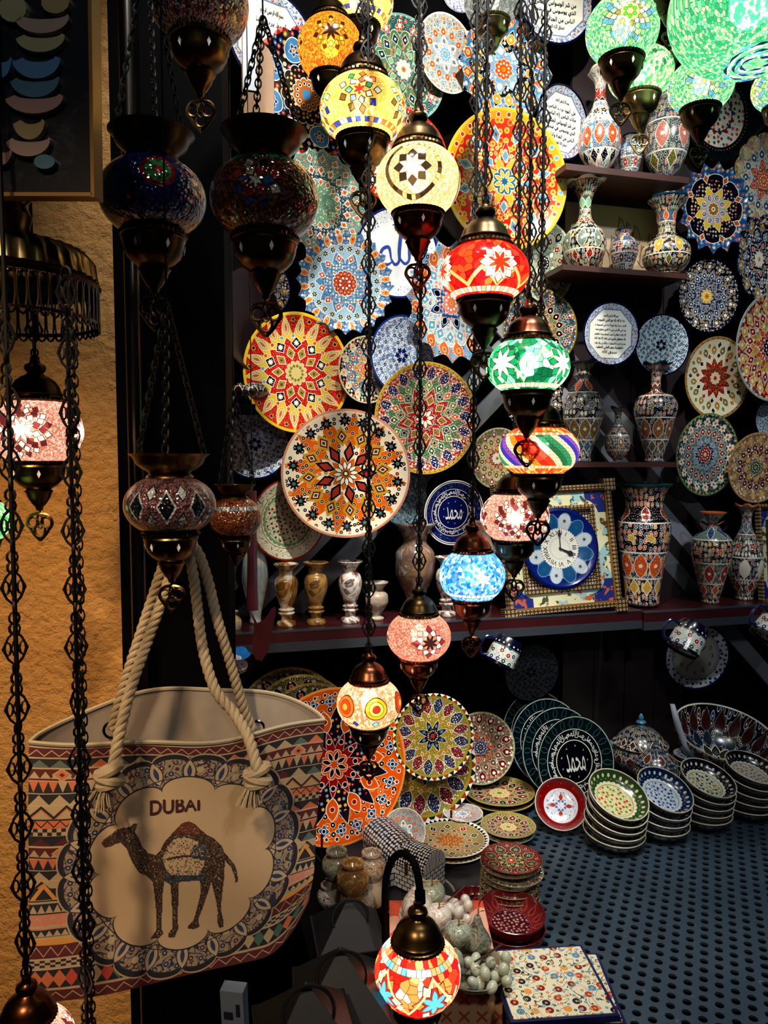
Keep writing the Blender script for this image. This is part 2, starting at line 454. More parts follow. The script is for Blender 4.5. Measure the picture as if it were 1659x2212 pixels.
# ------------------------------------------------------------------ text
FORMS = {}
def _f(ch, base, n): FORMS[ch] = [base + i for i in range(n)]
for ch, b, n in (('ا', 0xFE8D, 2), ('أ', 0xFE83, 2), ('إ', 0xFE87, 2), ('ؤ', 0xFE85, 2), ('ئ', 0xFE89, 4), ('ب', 0xFE8F, 4), ('ة', 0xFE93, 2), ('ت', 0xFE95, 4), ('ث', 0xFE99, 4),
                 ('ج', 0xFE9D, 4), ('ح', 0xFEA1, 4), ('خ', 0xFEA5, 4), ('د', 0xFEA9, 2), ('ذ', 0xFEAB, 2), ('ر', 0xFEAD, 2), ('ز', 0xFEAF, 2), ('س', 0xFEB1, 4), ('ش', 0xFEB5, 4),
                 ('ص', 0xFEB9, 4), ('ض', 0xFEBD, 4), ('ط', 0xFEC1, 4), ('ظ', 0xFEC5, 4), ('ع', 0xFEC9, 4), ('غ', 0xFECD, 4), ('ف', 0xFED1, 4), ('ق', 0xFED5, 4), ('ك', 0xFED9, 4),
                 ('ل', 0xFEDD, 4), ('م', 0xFEE1, 4), ('ن', 0xFEE5, 4), ('ه', 0xFEE9, 4), ('و', 0xFEED, 2), ('ى', 0xFEEF, 2), ('ي', 0xFEF1, 4), ('ء', 0xFE80, 1), ('\x01', 0xFEFB, 2)): _f(ch, b, n)
def shape(s):
    s = s.replace('لا', '\x01'); out = []
    for i, ch in enumerate(s):
        if ch not in FORMS: out.append(ch); continue
        f = FORMS[ch]; pv = i > 0 and s[i - 1] in FORMS and len(FORMS[s[i - 1]]) == 4
        nx = len(f) == 4 and i + 1 < len(s) and s[i + 1] in FORMS and len(FORMS[s[i + 1]]) > 1
        k = (3 if nx else 1) if pv and len(f) > 1 else (2 if nx else 0)
        out.append(chr(f[k]))
    return ''.join(reversed(out))
def text2d(body, size=1.0):
    c = bpy.data.curves.new('t', 'FONT'); c.body = body; c.size = size; c.align_x = 'CENTER'; c.align_y = 'CENTER'; c.resolution_u = 3
    o = bpy.data.objects.new('t', c); C.objects.link(o); bpy.context.view_layer.update()
    me = bpy.data.meshes.new_from_object(o.evaluated_get(bpy.context.evaluated_depsgraph_get()))
    vs = [tuple(v.co) for v in me.vertices]; fs = [tuple(p.vertices) for p in me.polygons]
    bpy.data.objects.remove(o); bpy.data.curves.remove(c); bpy.data.meshes.remove(me)
    return vs, fs
def put_text(mb, body, cx, cy, width=None, size=.1, rot=0, z=0.0, height=None, ar=False):
    vs, fs = text2d(shape(body) if ar else body, 1.0)
    if not vs: return
    xs = [v[0] for v in vs]; ys = [v[1] for v in vs]; W_ = max(xs) - min(xs); mx = (max(xs) + min(xs)) / 2; my = (max(ys) + min(ys)) / 2
    k = width / W_ if width else size
    ky = height / (max(ys) - min(ys)) if height else k
    if height and not width: k = ky
    c_, s_ = cos(rot), sin(rot); out = []
    for v in vs:
        x, y = (v[0] - mx) * k, (v[1] - my) * ky
        out.append((cx + x * c_ - y * s_, cy + x * s_ + y * c_, z))
    mb.add(out, fs)
def ring_text(mb, words, rr, size, z=0.0, n=None, w_=None):
    n = n or len(words)
    for i in range(n):
        a = pi / 2 - 2 * pi * i / n
        put_text(mb, words[i % len(words)], rr * cos(a), rr * sin(a), width=w_, size=size, rot=a - pi / 2, z=z, ar=True)

# ------------------------------------------------------------------ plate meshes and styles
PROF = [(.0001, .0), (.2, .0), (.4, .0), (.6, .005), (.72, .02), (.84, .05), (.93, .075), (.985, .092), (1.0, .09), (1.0, .075), (.93, .055), (.8, .02), (.62, -.025), (.6, -.045), (.56, -.045), (.54, -.02), (.0001, -.02)]
def plate_mesh(kind):
    fn = None; seg = 72
    if kind[0] == 'sc':      # rounded scallops
        n, amp = kind[1:]; seg = n * 8
        fn = lambda t, r, z, i: (r * (1 - amp * (1 - abs(sin(n * t / 2)) ** .7) * max(0, (r - .55) / .45)), z)
    elif kind[0] == 'pt':    # pointed rays
        n, amp = kind[1:]; seg = n * 8
        fn = lambda t, r, z, i: (r * (1 - amp * (1 - (abs((n * t / 2 / pi) % 1 - .5) * 2) ** 1.6) * max(0, (r - .55) / .45)), z)
    return M().lathe(PROF, seg, wob=fn)
PM = {}
def get_plate(kind, mat):
    k = (kind, mat.name)
    if k not in PM: PM[k] = plate_mesh(kind).mesh('wall_plate', mat, True, 50)
    return PM[k]
O2 = (.009, CR); O3 = (.013, CR)
def mand(n, g0, g1, g2, mp, pc, rim, center=None, seed=1, teeth=None):
    r = random.Random(seed); k1, k2 = r.choice(['petal', 'dia', 'flo']), r.choice(['dia', 'petal'])
    w1 = min(1.75 / n, .1); c0 = center or g0
    def sh(k, n, off, rc, w_, h_, c, ol): return (k, n, off, rc, w_, (6 if k == 'flo' else h_), c, ol)
    rc_ = tuple(.45 * a + .55 * b for a, b in zip(g0, CR)); rc2 = tuple(.45 * a + .55 * b for a, b in zip(g1, CR))
    L = [('micro', 9.5, .3, mp, -1, 9, rc_)]
    L += [sh(k1, n, 0, .79, w1, .14, pc[0], O2), ('dot', n, 0, .79, w1 * .34, 1, [YE, CR, OR][seed % 3], (.01, CR)), ('dot', n, 0, .88, .022, 1, CR)]
    L += [('star' if seed % 2 else 'scal', n, .5, .5, .72, g1, O3), ('micro', 11, .27, mp[::-1], .36, .66, rc2)]
    L += [sh(k2, n, .5, .56, w1 * .8, .1, pc[1], O2), ('dot', n, .5, .56, w1 * .25, 1, CR)]
    L += [('star', n // 2 * 1 or 6, 0, .26, .47, g2, O3), ('micro', 15, .27, mp, .18, .36), sh('petal', n // 2, 0, .33, .05, .07, pc[2 % len(pc)], O2)]
    L += [('scal', 10, 0, .13, .185, c0, O2), ('flo', 10, 0, .11, .024, 5, CR), ('fill', 0, .05, pc[0]), ('dot', 8, 0, .03, .01, 1, YE)]
    if teeth: L += [('tri', teeth[0], 0, .93, 1.02, teeth[1])]
    else: L += [('fill', .955, 1.2, rim), ('dot', 44, 0, .955, .014, 1, CR)]
    return [('fill', -1, 9, g0)] + L
def floral(bg, c1, c2, c3, rim):
    return [('fill', -1, 9, bg), ('vine', 3.2, .09, c1), ('micro', 6.5, .27, [c1, c2, c3], 0, .93, bg, bg), ('micro', 15, .2, [c2, c1], 0, .93, bg, bg), ('flo', 6, 0, .13, .09, 5, c2, (.02, bg)), ('fill', .95, 1.3, rim)]
RING = [('fill', .955, 1.2, YE), ('dot', 44, 0, .955, .012, 1, CR)]
def center(c0, c1, n=8): return [('scal', n, 0, .13, .19, c0, O2), ('petal', n, 0, .11, .025, .06, c1, O2), ('dot', 1, .5, .0, .03, 1, c0), ('fill', 0, .03, c0)]
KEY = {
 'starblue': [('fill', -1, 9, H('3c6c98')), ('micro', 9, .28, [OR, H('c9b979'), H('6c94b4'), H('a84838')], -1, 9, H('8cb0cc')), ('scal', 8, .5, .6, .74, H('121334'), O3), ('dia', 8, 0, .68, .06, .08, H('c07040'), O3), ('micro', 12, .28, [H('b8694a'), H('c9b979'), GY], .3, .62, H('34386c')), ('star', 8, 0, .28, .5, H('d8c05c'), O3), ('star', 8, .5, .22, .36, H('b8b4ac')), ('flo', 8, 0, .26, .075, 1, H('5280b0'), O2), ('dot', 8, 0, .26, .028, 1, OR, O2), ('scal', 10, 0, .1, .14, H('a88040'), O3), ('fill', 0, .05, CR), ('fill', 0, .03, OL)],
 'tabletan': [('fill', -1, 9, H('b8a878')), ('micro', 8, .25, [H('a8502c'), H('9c8c4c'), H('b89058')], 0, .86, H('d8cca4')), ('dia', 10, 0, .68, .085, .1, [H('b04424'), GR, H('1c2c3c')], O3), ('dot', 10, 0, .68, .025, 1, YE), ('flo', 10, .5, .5, .07, 5, [H('20404c'), H('b04c2c')], O3), ('star', 10, 0, .26, .42, H('b87830'), O3), ('micro', 14, .28, [H('d89c40'), H('9c4c24')], 0, .34, H('e0c890')), ('fill', .87, 2, CR), ('tri', 44, 0, .88, .98, H('1c3434'))],
 'tableyellow': [('fill', -1, 9, H('a89c54')), ('dia', 16, 0, .84, .05, .06, [H('1c2c2c'), H('9c3c24')], O2), ('petal', 8, 0, .66, .12, .17, H('a03c24'), O3), ('dot', 8, 0, .68, .035, 1, CR, (.03, H('1c1c24'))), ('petal', 8, .5, .62, .1, .15, H('222c24'), O3), ('dot', 8, .5, .64, .03, 1, YE), ('star', 8, 0, .3, .46, H('a84c30'), O3), ('scal', 12, 0, .24, .3, H('d8cc8c'), O2), ('flo', 10, 0, .17, .04, 4, H('a8a048'), O2), ('fill', 0, .07, H('8c8c34')), ('pep', 18, .12, CR), ('fill', .95, 2, H('c0b480'))],
 'tablered': [('fill', -1, 9, H('98341c')), ('petal', 8, 0, .68, .17, .2, H('5a5c30'), O3), ('flo', 8, 0, .68, .06, 4, H('a88c44'), O2), ('dot', 8, .5, .84, .035, 1, [H('c05c3c'), H('6c2414')], O2), ('star', 8, .5, .32, .52, H('5c6428'), O3), ('flo', 8, 0, .36, .06, 5, YE, O2), ('flo', 8, .5, .26, .05, 5, H('8c9c3c'), O2), ('scal', 8, 0, .13, .18, H('c8641c'), O2), ('fill', 0, .05, CR), ('pep', 16, .12, CR), ('fill', .95, 2, H('9c5434'))],
 'yellowred': [('fill', -1, 9, H('d8d4c0')), ('dia', 16, 0, .8, .06, .08, [NV, H('b89440'), H('8c9c5c')], O2), ('petal', 16, .5, .68, .06, .1, [H('b89440'), H('8c8450')], (.012, H('6c5c34'))), ('dot', 16, .5, .68, .02, 1, CR), ('dia', 12, 0, .55, .06, .07, [NV, H('a8502c')], O2), ('star', 12, .5, .34, .5, H('9c3418'), O3), ('flo', 10, 0, .32, .04, 4, H('c8843c')), ('flo', 10, .5, .24, .03, 4, GR), ('scal', 10, 0, .11, .16, H('d8c8b0'), (.01, NV)), ('fill', 0, .05, RD), ('pep', 20, .1, CR), ('fill', .93, 2, H('b09464')), ('dot', 36, 0, .96, .016, 1, MR)],
 'tealpink': [('fill', -1, 9, H('7c9c94')), ('micro', 10, .26, [H('b87868'), H('4c7474'), H('a8b8a0')], -1, 9, H('b0c0b0')), ('star', 20, .5, .54, .76, H('2c4468'), O2), ('dia', 18, 0, .82, .055, .06, H('b88074'), O2), ('micro', 14, .26, [H('7c98b8'), H('b8a890')], .4, .7, H('2c4468')), ('dia', 18, 0, .62, .055, .065, H('cc7440'), O3), ('dot', 18, 0, .62, .016, 1, TL), ('scal', 18, 0, .4, .46, H('74a090'), O2), ('dia', 16, .5, .4, .045, .055, H('c86c3c'), O2), ('micro', 15, .26, [H('c0b894'), H('3c6c6c')], 0, .36, H('9cb8a8')), ('pep', 24, .1, CR)],
 'bluedark': [('fill', -1, 9, H('161a2c')), ('micro', 9, .28, [H('c9b25a'), H('b85a54'), H('d0ccc0'), H('4c7cac')], -1, 9, H('3c4468')), ('dot', 8, 0, .66, .17, 1, H('5c94bc'), O3), ('flo', 8, 0, .66, .09, 5, H('2c5c94'), O2), ('dot', 8, 0, .66, .03, 1, H('d88c48'), O2), ('scal', 16, 0, .4, .46, H('181c34'), O3), ('micro', 13, .28, [H('b07040'), H('c8b078')], .2, .4, H('3c3444')), ('scal', 12, 0, .2, .25, H('b07c48'), O3), ('dot', 12, 0, .17, .02, 1, NV, O2), ('fill', 0, .08, H('5c94bc')), ('fill', .94, 2, H('c88c88')), ('tri', 50, 0, .93, 1.0, H('9c3c3c'))],

 'sunset': [('fill', -1, 9, H('e8b83c')), ('fill', -1, .86, H('dc4a1c')), ('micro', 9, .3, [YE, YE, OR, H('ecd89c'), H('e8b83c')], 0, .86, H('f0d8a0'), RD), ('dot', 34, 0, .91, .028, 1, [H('dc5a1c'), SK, H('c8381c')], O2), ('dia', 12, 0, .66, .06, .1, SK, O3), ('dia', 12, 0, .66, .02, .04, RD),
            ('star', 12, .5, .3, .56, H('dc4a1c'), O3), ('micro', 12, .28, [YE, H('ecd89c'), OR], 0, .5, H('f0d8a0'), RD), ('star', 8, 0, .16, .36, H('e8c04c'), O3), ('dia', 8, .5, .36, .05, .08, SK, O2)] + center(H('2c7c9c'), YE) + [('fill', .955, 2, H('e4c860'))],
 'redyellow': [('fill', -1, 9, H('cc3c1c')), ('star', 18, 0, .6, .97, H('e2cc58'), O2), ('petal', 18, 0, .76, .07, .13, H('d4c07c'), O2), ('petal', 18, 0, .76, .025, .08, H('c8843c'), O2), ('dot', 18, .5, .88, .026, 1, [NV, GR, H('3c2c6c')], (.012, YE)), ('dot', 18, .5, .62, .03, 1, [OR, SK, H('d8641c')], O2),
               ('star', 10, .5, .4, .6, H('cc3c1c'), O3), ('dia', 10, 0, .5, .095, .095, NV, O2), ('flo', 10, 0, .5, .05, 8, CR), ('dia', 10, .5, .34, .07, .1, H('b8a050'), O2), ('flo', 10, .5, .34, .03, 4, H('4c6c34')), ('scal', 12, 0, .14, .2, H('d8cc94'), O2), ('flo', 12, 0, .12, .03, 4, H('8c8c4c')), ('pep', 26, .1, CR), ('fill', .95, 2, H('e4cc58'))],
 'redgreen': [('fill', -1, 9, H('b04424')), ('micro', 15, .24, [OR, YE, CR]), ('star', 18, .5, .56, .8, H('6c9470'), O2), ('petal', 18, 0, .8, .085, .13, H('27477e'), O2), ('micro', 20, .2, [CR, OR], .68, .93, H('27477e'), CR), ('dia', 18, 0, .6, .06, .08, [H('8c9c5c'), OR, H('2f7048')], O2), ('dot', 18, 0, .6, .02, 1, CR),
              ('star', 9, 0, .3, .56, H('b83820'), O3), ('dia', 9, .5, .48, .09, .09, [H('4c7454'), H('9c8c44')], O2), ('flo', 9, .5, .48, .04, 5, NV, O2), ('dia', 9, 0, .34, .07, .09, H('a8883c'), O2), ('pep', 28, .13, CR), ('star', 9, .5, .1, .24, H('6c94ac'), O2)] + center(RD, CR) + [('fill', .94, 2, H('d0b868')), ('dot', 60, 0, .965, .012, 1, H('8c7434'))],
 'amber': [('fill', -1, 9, H('ece4d0')), ('star', 12, .5, .5, .95, H('dc8418'), (.02, H('ecc870'))), ('star', 12, 0, .3, .52, H('ece4d0'), (.02, H('ecc870'))), ('micro', 9.5, .25, [NV, H('8c3418'), H('2c5c54'), H('dc8418'), H('24487c'), H('6c2418')], 0, .94, H('ece4d0'), H('e0d8b0')),
            ('flo', 18, 0, .82, .085, 8, H('28101c'), (.008, H('6c3c5c'))), ('flo', 18, 0, .82, .035, 5, H('6c9490')), ('dia', 12, 0, .58, .075, .1, H('9c3c18'), (.03, H('c8b050'))), ('dia', 12, 0, .58, .03, .04, GR, O2), ('dia', 9, .5, .33, .055, .11, H('b85c4c'), (.022, H('281018'))),
            ('star', 9, 0, .16, .27, H('dc8418'), O2), ('petal', 12, 0, .13, .025, .06, CR, (.012, H('3c4c24'))), ('fill', 0, .05, H('4c5c2c')), ('fill', 0, .025, CR), ('fill', .965, 2, H('d8a890'))],
 'orangebig': [('fill', -1, 9, H('dc7814')), ('micro', 9, .27, [NV, H('b83018'), H('2c2450'), H('dc7814')], 0, 2, H('ecd8a0'), CR), ('flo', 22, 0, .82, .07, 4, H('3c7cac'), O2), ('dot', 22, 0, .82, .022, 1, NV, O2), ('star', 11, .5, .4, .76, H('2c1c3c'), O3), ('micro', 13, .26, [H('9c2c1c'), H('8ca4b4'), YE, OR], .3, .6, H('2c1c3c'), CR), ('petal', 11, 0, .56, .08, .14, H('dc7814'), O3), ('dot', 11, 0, .56, .03, 1, H('a82c18'), O2),
               ('star', 11, 0, .2, .42, H('a8281c'), O3), ('dot', 11, 0, .3, .03, 1, NV, O2)] + center(OR, NV) + [('fill', .93, .97, H('dc7814')), ('dot', 40, 0, .91, .02, 1, [H('3c1c3c'), H('b83018'), GR], O2), ('fill', .97, 2, H('e0a868'))],
 'sunflower': [('fill', -1, 9, H('a09838')), ('micro', 12, .22, [H('8c8430'), H('c8b04c'), OR], .3, .6, H('b8b060'), CR), ('petal', 16, 0, .72, .115, .19, [H('20486c'), H('8c1818')], O3), ('micro', 18, .2, [CR, H('6c94b4'), H('c8502c')], .6, .88, H('20486c'), CR), ('dot', 16, 0, .48, .028, 1, [OR, H('c8843c')], O2), ('star', 8, .5, .16, .38, H('141c48'), O3), ('flo', 8, .5, .24, .04, 5, H('6c94b4')), ('dot', 16, 0, .12, .014, 1, YE), ('fill', 0, .05, RD), ('pep', 24, .1, CR),
               ('fill', .885, .93, H('b0a848')), ('fill', .93, 2, CR), ('tri', 40, 0, .93, 1.02, [H('24404c'), H('b0602c')])],
 'bluesun': [('fill', -1, 9, H('5088b4')), ('micro', 12, .22, [H('88b4d0'), H('2c5c8c'), CR]), ('petal', 20, 0, .84, .05, .11, H('e09c4c'), O3), ('dot', 20, 0, .84, .016, 1, RD), ('scal', 24, 0, .7, .74, H('a4c4d4'), O2), ('flo', 24, 0, .66, .06, 6, H('161c44'), O2), ('dot', 24, 0, .66, .02, 1, H('b0b490')), ('star', 10, .5, .42, .6, H('5c94bc'), O3), ('dia', 12, 0, .48, .06, .07, H('c05c50'), O2), ('dot', 12, 0, .48, .02, 1, CR), ('micro', 16, .25, [H('88b4d0'), H('dcd8b0'), H('2c5c8c')], 0, .42, CR), ('scal', 14, 0, .2, .24, H('a8482c'), O3), ('dot', 14, 0, .18, .02, 1, H('e0a060')), ('dot', 8, 0, .1, .02, 1, CR), ('pep', 30, .12, CR)],
}
ST = {}
def S(k):
    if k not in ST:
        f = KEY.get(k) or STY[k]; ST[k] = glaze('painted_glaze_' + k, f)
    return ST[k]
STY = {
 'sunset': mand(20, YE, H('e9c46a'), H('d95f2b'), [RD, OR, YE, SK], [H('d7481f'), SK, YE], YE, OR, 3),
 'redyellow': mand(20, H('d8b93c'), H('e4cc55'), H('c63c1e'), [H('e9d68a'), H('d8b93c'), YE, OR], [H('ece0a8'), NV, H('c8b060')], H('e8cc50'), CR, 5) ,
 'redgreen': mand(20, H('b24a2c'), H('6f9a7c'), H('b13d26'), [MI, OR, CR, H('3a5a86')], [H('27477e'), GR, H('b13d26')], H('d9c684'), NV, 7),
 'amber': mand(14, H('e8e2d4'), H('d98a24'), H('c9761a'), [H('222a50'), H('8c3a20'), H('274a66'), H('d98a24'), H('4d6a3a')], [H('2c1626'), H('a84a3c'), H('7a3a1a')], H('c69a80'), H('e8e0c8'), 12),
 'bluesun': mand(18, H('5d93b8'), H('a6c4d0'), H('4f8cb5'), [SK, BL, H('c9b98a'), NV], [H('e0a458'), NV, H('c05040')], H('aac3d2'), H('b8563c'), 4),
 'lightblue': mand(16, H('8db6cf'), H('c8d6d8'), H('44689a'), [SK, OR, PK, BL], [H('d98a4a'), SK, NV], H('a8c4d4'), PK, 2),
 'bluedark': mand(16, H('202842'), H('5c8fb4'), H('33405e'), [H('c9b25a'), CR, H('b85a44'), H('6d9fc4'), H('22306a')], [H('5c8fb4'), H('c98a4c'), H('34508a')], H('c9a6a0'), OR, 8),
 'tealpink': mand(16, H('7fa79c'), H('3c5578'), H('8fb0a4'), [H('27477e'), H('d5a08a'), MI, TL], [H('d98c62'), H('ba7c72'), MI], H('b9c7bc'), TL, 6),
 'toothblue': mand(14, H('5f9ac0'), H('2b2a33'), H('8ab8d8'), [H('c9b25a'), SK, H('cf6a3a'), BL, CR], [H('d07a38'), H('c9b25a'), CR], CR, OR, 9, teeth=(64, [CR, BK])),
 'greenteal': mand(14, H('3f7f86'), H('6d9468'), H('5c8f88'), [H('c7543a'), SK, GR, OR, NV], [H('c86840'), H('28506a'), MI], H('9cbcb8'), CR, 10),
 'whitemulti': mand(12, H('c2c6bd'), H('9fb8c0'), CR, [GY, OR, BL, TN], [SK, OR, GY], CR, SK, 11),
 'redwall': mand(18, H('b8341f'), H('d9cdb0'), H('b8341f'), [NV, CR, OR, MI], [NV, CR, OR], H('c64a30'), NV, 13),
 'smalltan': mand(12, H('1f2a4c'), H('5d8fac'), H('c09a58'), [OR, MI, CR, RD], [H('d9d2b0'), H('b46a48'), H('c09a58')], H('d8cba8'), OR, 14),
 'smallred': mand(14, H('8b9a6a'), H('d9cdaa'), H('a8492c'), [RD, OL, OR, NV], [H('a8492c'), OL, YE], H('cfc6ae'), CR, 16),
 'darkgold': mand(16, H('4e6f7c'), H('8f8a4a'), H('7a6c34'), [H('7a6c34'), TL, NV, OR], [H('2f5672'), MR, H('c09a58')], H('a3985c'), MR, 17),
 'mintrose': mand(12, H('a9bf9f'), H('c8cdb4'), H('8fac94'), [NV, H('9c4a44'), MI, GY], [H('31426e'), H('9c4a44'), CR], H('ccd2b8'), NV, 18),
 'indigo': mand(14, H('161b3a'), H('2c4f76'), H('33506e'), [H('8c5a50'), GY, BL, OL], [H('6a4136'), H('3b5c86'), H('6f7c90')], H('1a2448'), YE, 19),
 'starblue': mand(8, H('3f6e98'), H('141536'), H('d2b75e'), [H('b8694a'), H('c9b979'), GY, H('5f86ac')], [H('c07040'), H('d2b75e'), BL], H('4f80a8'), OR, 20),
 'greenred': [('fill', -1, 9, CR), ('vine', 5, .05, MI), ('micro', 8, .25, [RD, OR, GR, BL], 0, .68, CR, OR), ('line', .36, .012, NV), ('tri', 16, 0, .36, .44, [BL, RD]), ('fill', .68, .72, MR), ('line', .765, .006, CR), ('fill', .72, 2, H('0b2e30')), ('dot', 60, 0, .745, .008, 1, CR)],
 'pale': mand(14, H('a8a894'), H('c2cdd0'), H('b8562f'), [MR, YE, GR, NV, OR], [H('c7bfa0'), H('54788c'), OR], TN, OR, 21),
 'nightmosaic': mand(10, H('171b34'), H('2b4464'), H('231f38'), [GY, PK, CR, BL], [H('c0a352'), H('8fa0a8'), PK], H('46688c'), CR, 22),
 'yellowred': mand(14, H('e2dfd0'), H('c7b668'), H('9c3a20'), [OL, OR, NV, H('8c8a6a')], [H('b59a4c'), NV, CR], H('cfc4a4'), CR, 23),
 'bigred': mand(20, H('a83024'), H('d2b850'), H('b8402c'), [YE, OR, CR, BL], [YE, H('b13326'), OR], H('b3c0b8'), NV, 25),
 'seagreen': mand(18, H('2e5a5c'), H('6f96a0'), H('2f4a76'), [H('a03c34'), MI, H('c49a50'), NV], [CR, H('9c4038'), SK], H('8c9860'), RD, 26),
 'tan': mand(16, H('b98f52'), H('8c4a30'), H('a07c4c'), [H('9c3a28'), H('4d5a90'), YE, CR], [H('c7a45e'), H('7a3a2c'), YE], H('c7a878'), GR, 27),
 'bluewhite': floral(H('e9eef0'), H('2c4fa0'), H('1b2f7a'), H('6a9ad0'), H('20307a')),
 'bluewhite2': floral(H('dfe8ee'), H('4d7fc0'), H('24408a'), H('7fb0dc'), H('3058a0')),
 'navyfloral': floral(H('c8d6dc'), H('14245c'), H('0e1640'), H('3b6ca0'), H('0c1440')),
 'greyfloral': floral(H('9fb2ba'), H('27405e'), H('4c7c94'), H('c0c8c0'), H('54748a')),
 'darkfloral': floral(H('6a7078'), H('181c2c'), H('3c2026'), H('202c48'), H('20242e')),  # floral pattern in dark grey, navy and maroon
 'redberry': [('fill', -1, 9, H('e6e2cf')), ('vine', 4, .08, H('5c8a62')), ('micro', 8.5, .24, [RD, H('c6442f'), H('4f8058')], 0, .6, H('e6e2cf'), H('8c1c18')), ('fill', .6, .72, H('dfe0cc')), ('line', .61, .008, RD), ('line', .71, .008, RD), ('scal', 30, 0, .63, .68, H('8fae88'), O2), ('fill', 0, .6, H('d6d6c0')), ('vine', 4, .08, H('5c8a62'), 0, .6), ('micro', 8.5, .24, [RD, H('9c2c24'), H('4f8058')], 0, .58, H('d6d6c0'), H('8c1c18')), ('fill', .96, 2, H('b8402c'))],
 'ayat': [('fill', -1, 9, H('cfd8e0')), ('vine', 5, .1, H('5a7ab0')), ('micro', 8, .22, [H('b03c34'), H('24408a'), H('6a8ab0')], .55, 1, CR, CR), ('ngon', 8, .5, .74, H('f2f1ea'), (.03, H('8fa0bc'))), ('fill', .945, 2, H('131c56'))],
 'allah': [('fill', -1, 9, H('e9edf0')), ('vine', 6, .07, H('5a78b0'), .7, 1), ('fill', .95, 2, H('1c3288'))],
 'callig': [('fill', -1, 9, H('1b2f72')), ('line', .93, .01, CR), ('line', .72, .007, CR), ('line', .5, .01, CR), ('vine', 5, .03, H('8fa4d0'), .76, .9), ('fill', .97, 2, CR)],
 'greencal': [('fill', -1, 9, H('12343c')), ('fill', 0, .46, H('0c1426')), ('line', .97, .01, H('c8d0c8')), ('line', .7, .007, CR), ('line', .46, .009, CR), ('petal', 22, 0, .84, .05, .12, H('12343c'), (.008, H('6f9a98')))],
 'clockp': [('fill', -1, 9, H('c9cfd0')), ('micro', 7, .27, [H('9c2c24'), H('2c5c94'), H('b89a3c'), NV], .72, .95, H('c9cfd0'), H('2c5c94')), ('fill', 0, .72, H('c2c2b8')), ('line', .72, .012, H('6f88a8')), ('fill', .95, 2, H('20306a'))],
 'orangebig': mand(16, H('d9781c'), H('e4dcc4'), H('d9781c'), [H('1c2148'), H('b83c22'), OR, H('3f6c9c'), H('34204a')], [H('3f6c9c'), H('2a1c3a'), OR], H('c98a3c'), MR, 28),
 'sunflower': mand(16, H('8a8c34'), H('a09c3c'), H('a09c3c'), [BL, H('8f8a3a'), CR, NV], [H('2a5a8c'), MR, YE], H('c9bf8c'), NV, 30, teeth=(40, [CR, H('a4592c')])),
 'rosegold': mand(14, H('8f7a60'), H('a08a6c'), H('9c5a48'), [MR, OL, OR, CR], [H('8c2c24'), H('8c6a54'), OR], H('bdbfa4'), BL, 31),
 'olive': mand(16, H('9a9648'), H('8a7c40'), H('3c3020'), [MR, NV, OL, CR], [H('5a1c28'), NV, OL], H('d6bf80'), MR, 32),
 'tabletan': mand(10, H('b9a874'), H('a8865a'), H('b07838'), [H('9c3c28'), GR, NV, CR, OR], [H('a2502f'), H('20303c'), MI], CR, YE, 34, teeth=(44, [CR, H('23403c')])),
 'tableyellow': mand(12, H('a89a50'), H('c0a06a'), H('9c4a2c'), [H('8c2c20'), GR, NV, CR], [H('a03c28'), H('2a3a2c'), YE], H('a8a058'), CR, 35),
 'tablered': mand(8, H('9c3c26'), H('5c6a34'), H('6f7c34'), [H('b8562f'), YE, GR, CR], [H('4f6434'), H('c9a850'), RD], H('8c4030'), OR, 37),
 'tabledark': mand(12, H('5c5240'), H('8c8a6a'), H('6a2c20'), [OL, MR, CR, NV], [H('6a2c20'), OL, CR], H('a89c7c'), CR, 38),
}
def wall_plate(label, cx, cy, w_, h_, style, off=.05, kind=('r',), lean=3, roll=0, cat='plate', group=None, name='wall_plate'):
    p = on_wall(cx, cy, off); z = depth(p); R = h_ / 2 * z / FPX; ta = (cx - 829.5) / FPX
    best = min(range(-10, 60), key=lambda d: abs(cos(rad(d)) - ta * sin(rad(d)) - w_ / h_)) if w_ / h_ < cos(0) + .02 else 3
    best = max(2, min(best, 34))
    n = normal(best, -lean)
    rot = frame(n) @ Matrix.Rotation(rad(roll), 3, 'Z')
    o = link(name, get_plate(kind, S(style)), None, p, rot, R)
    return tag(o, label, cat, group)
PI = 'plates hung on the back wall'
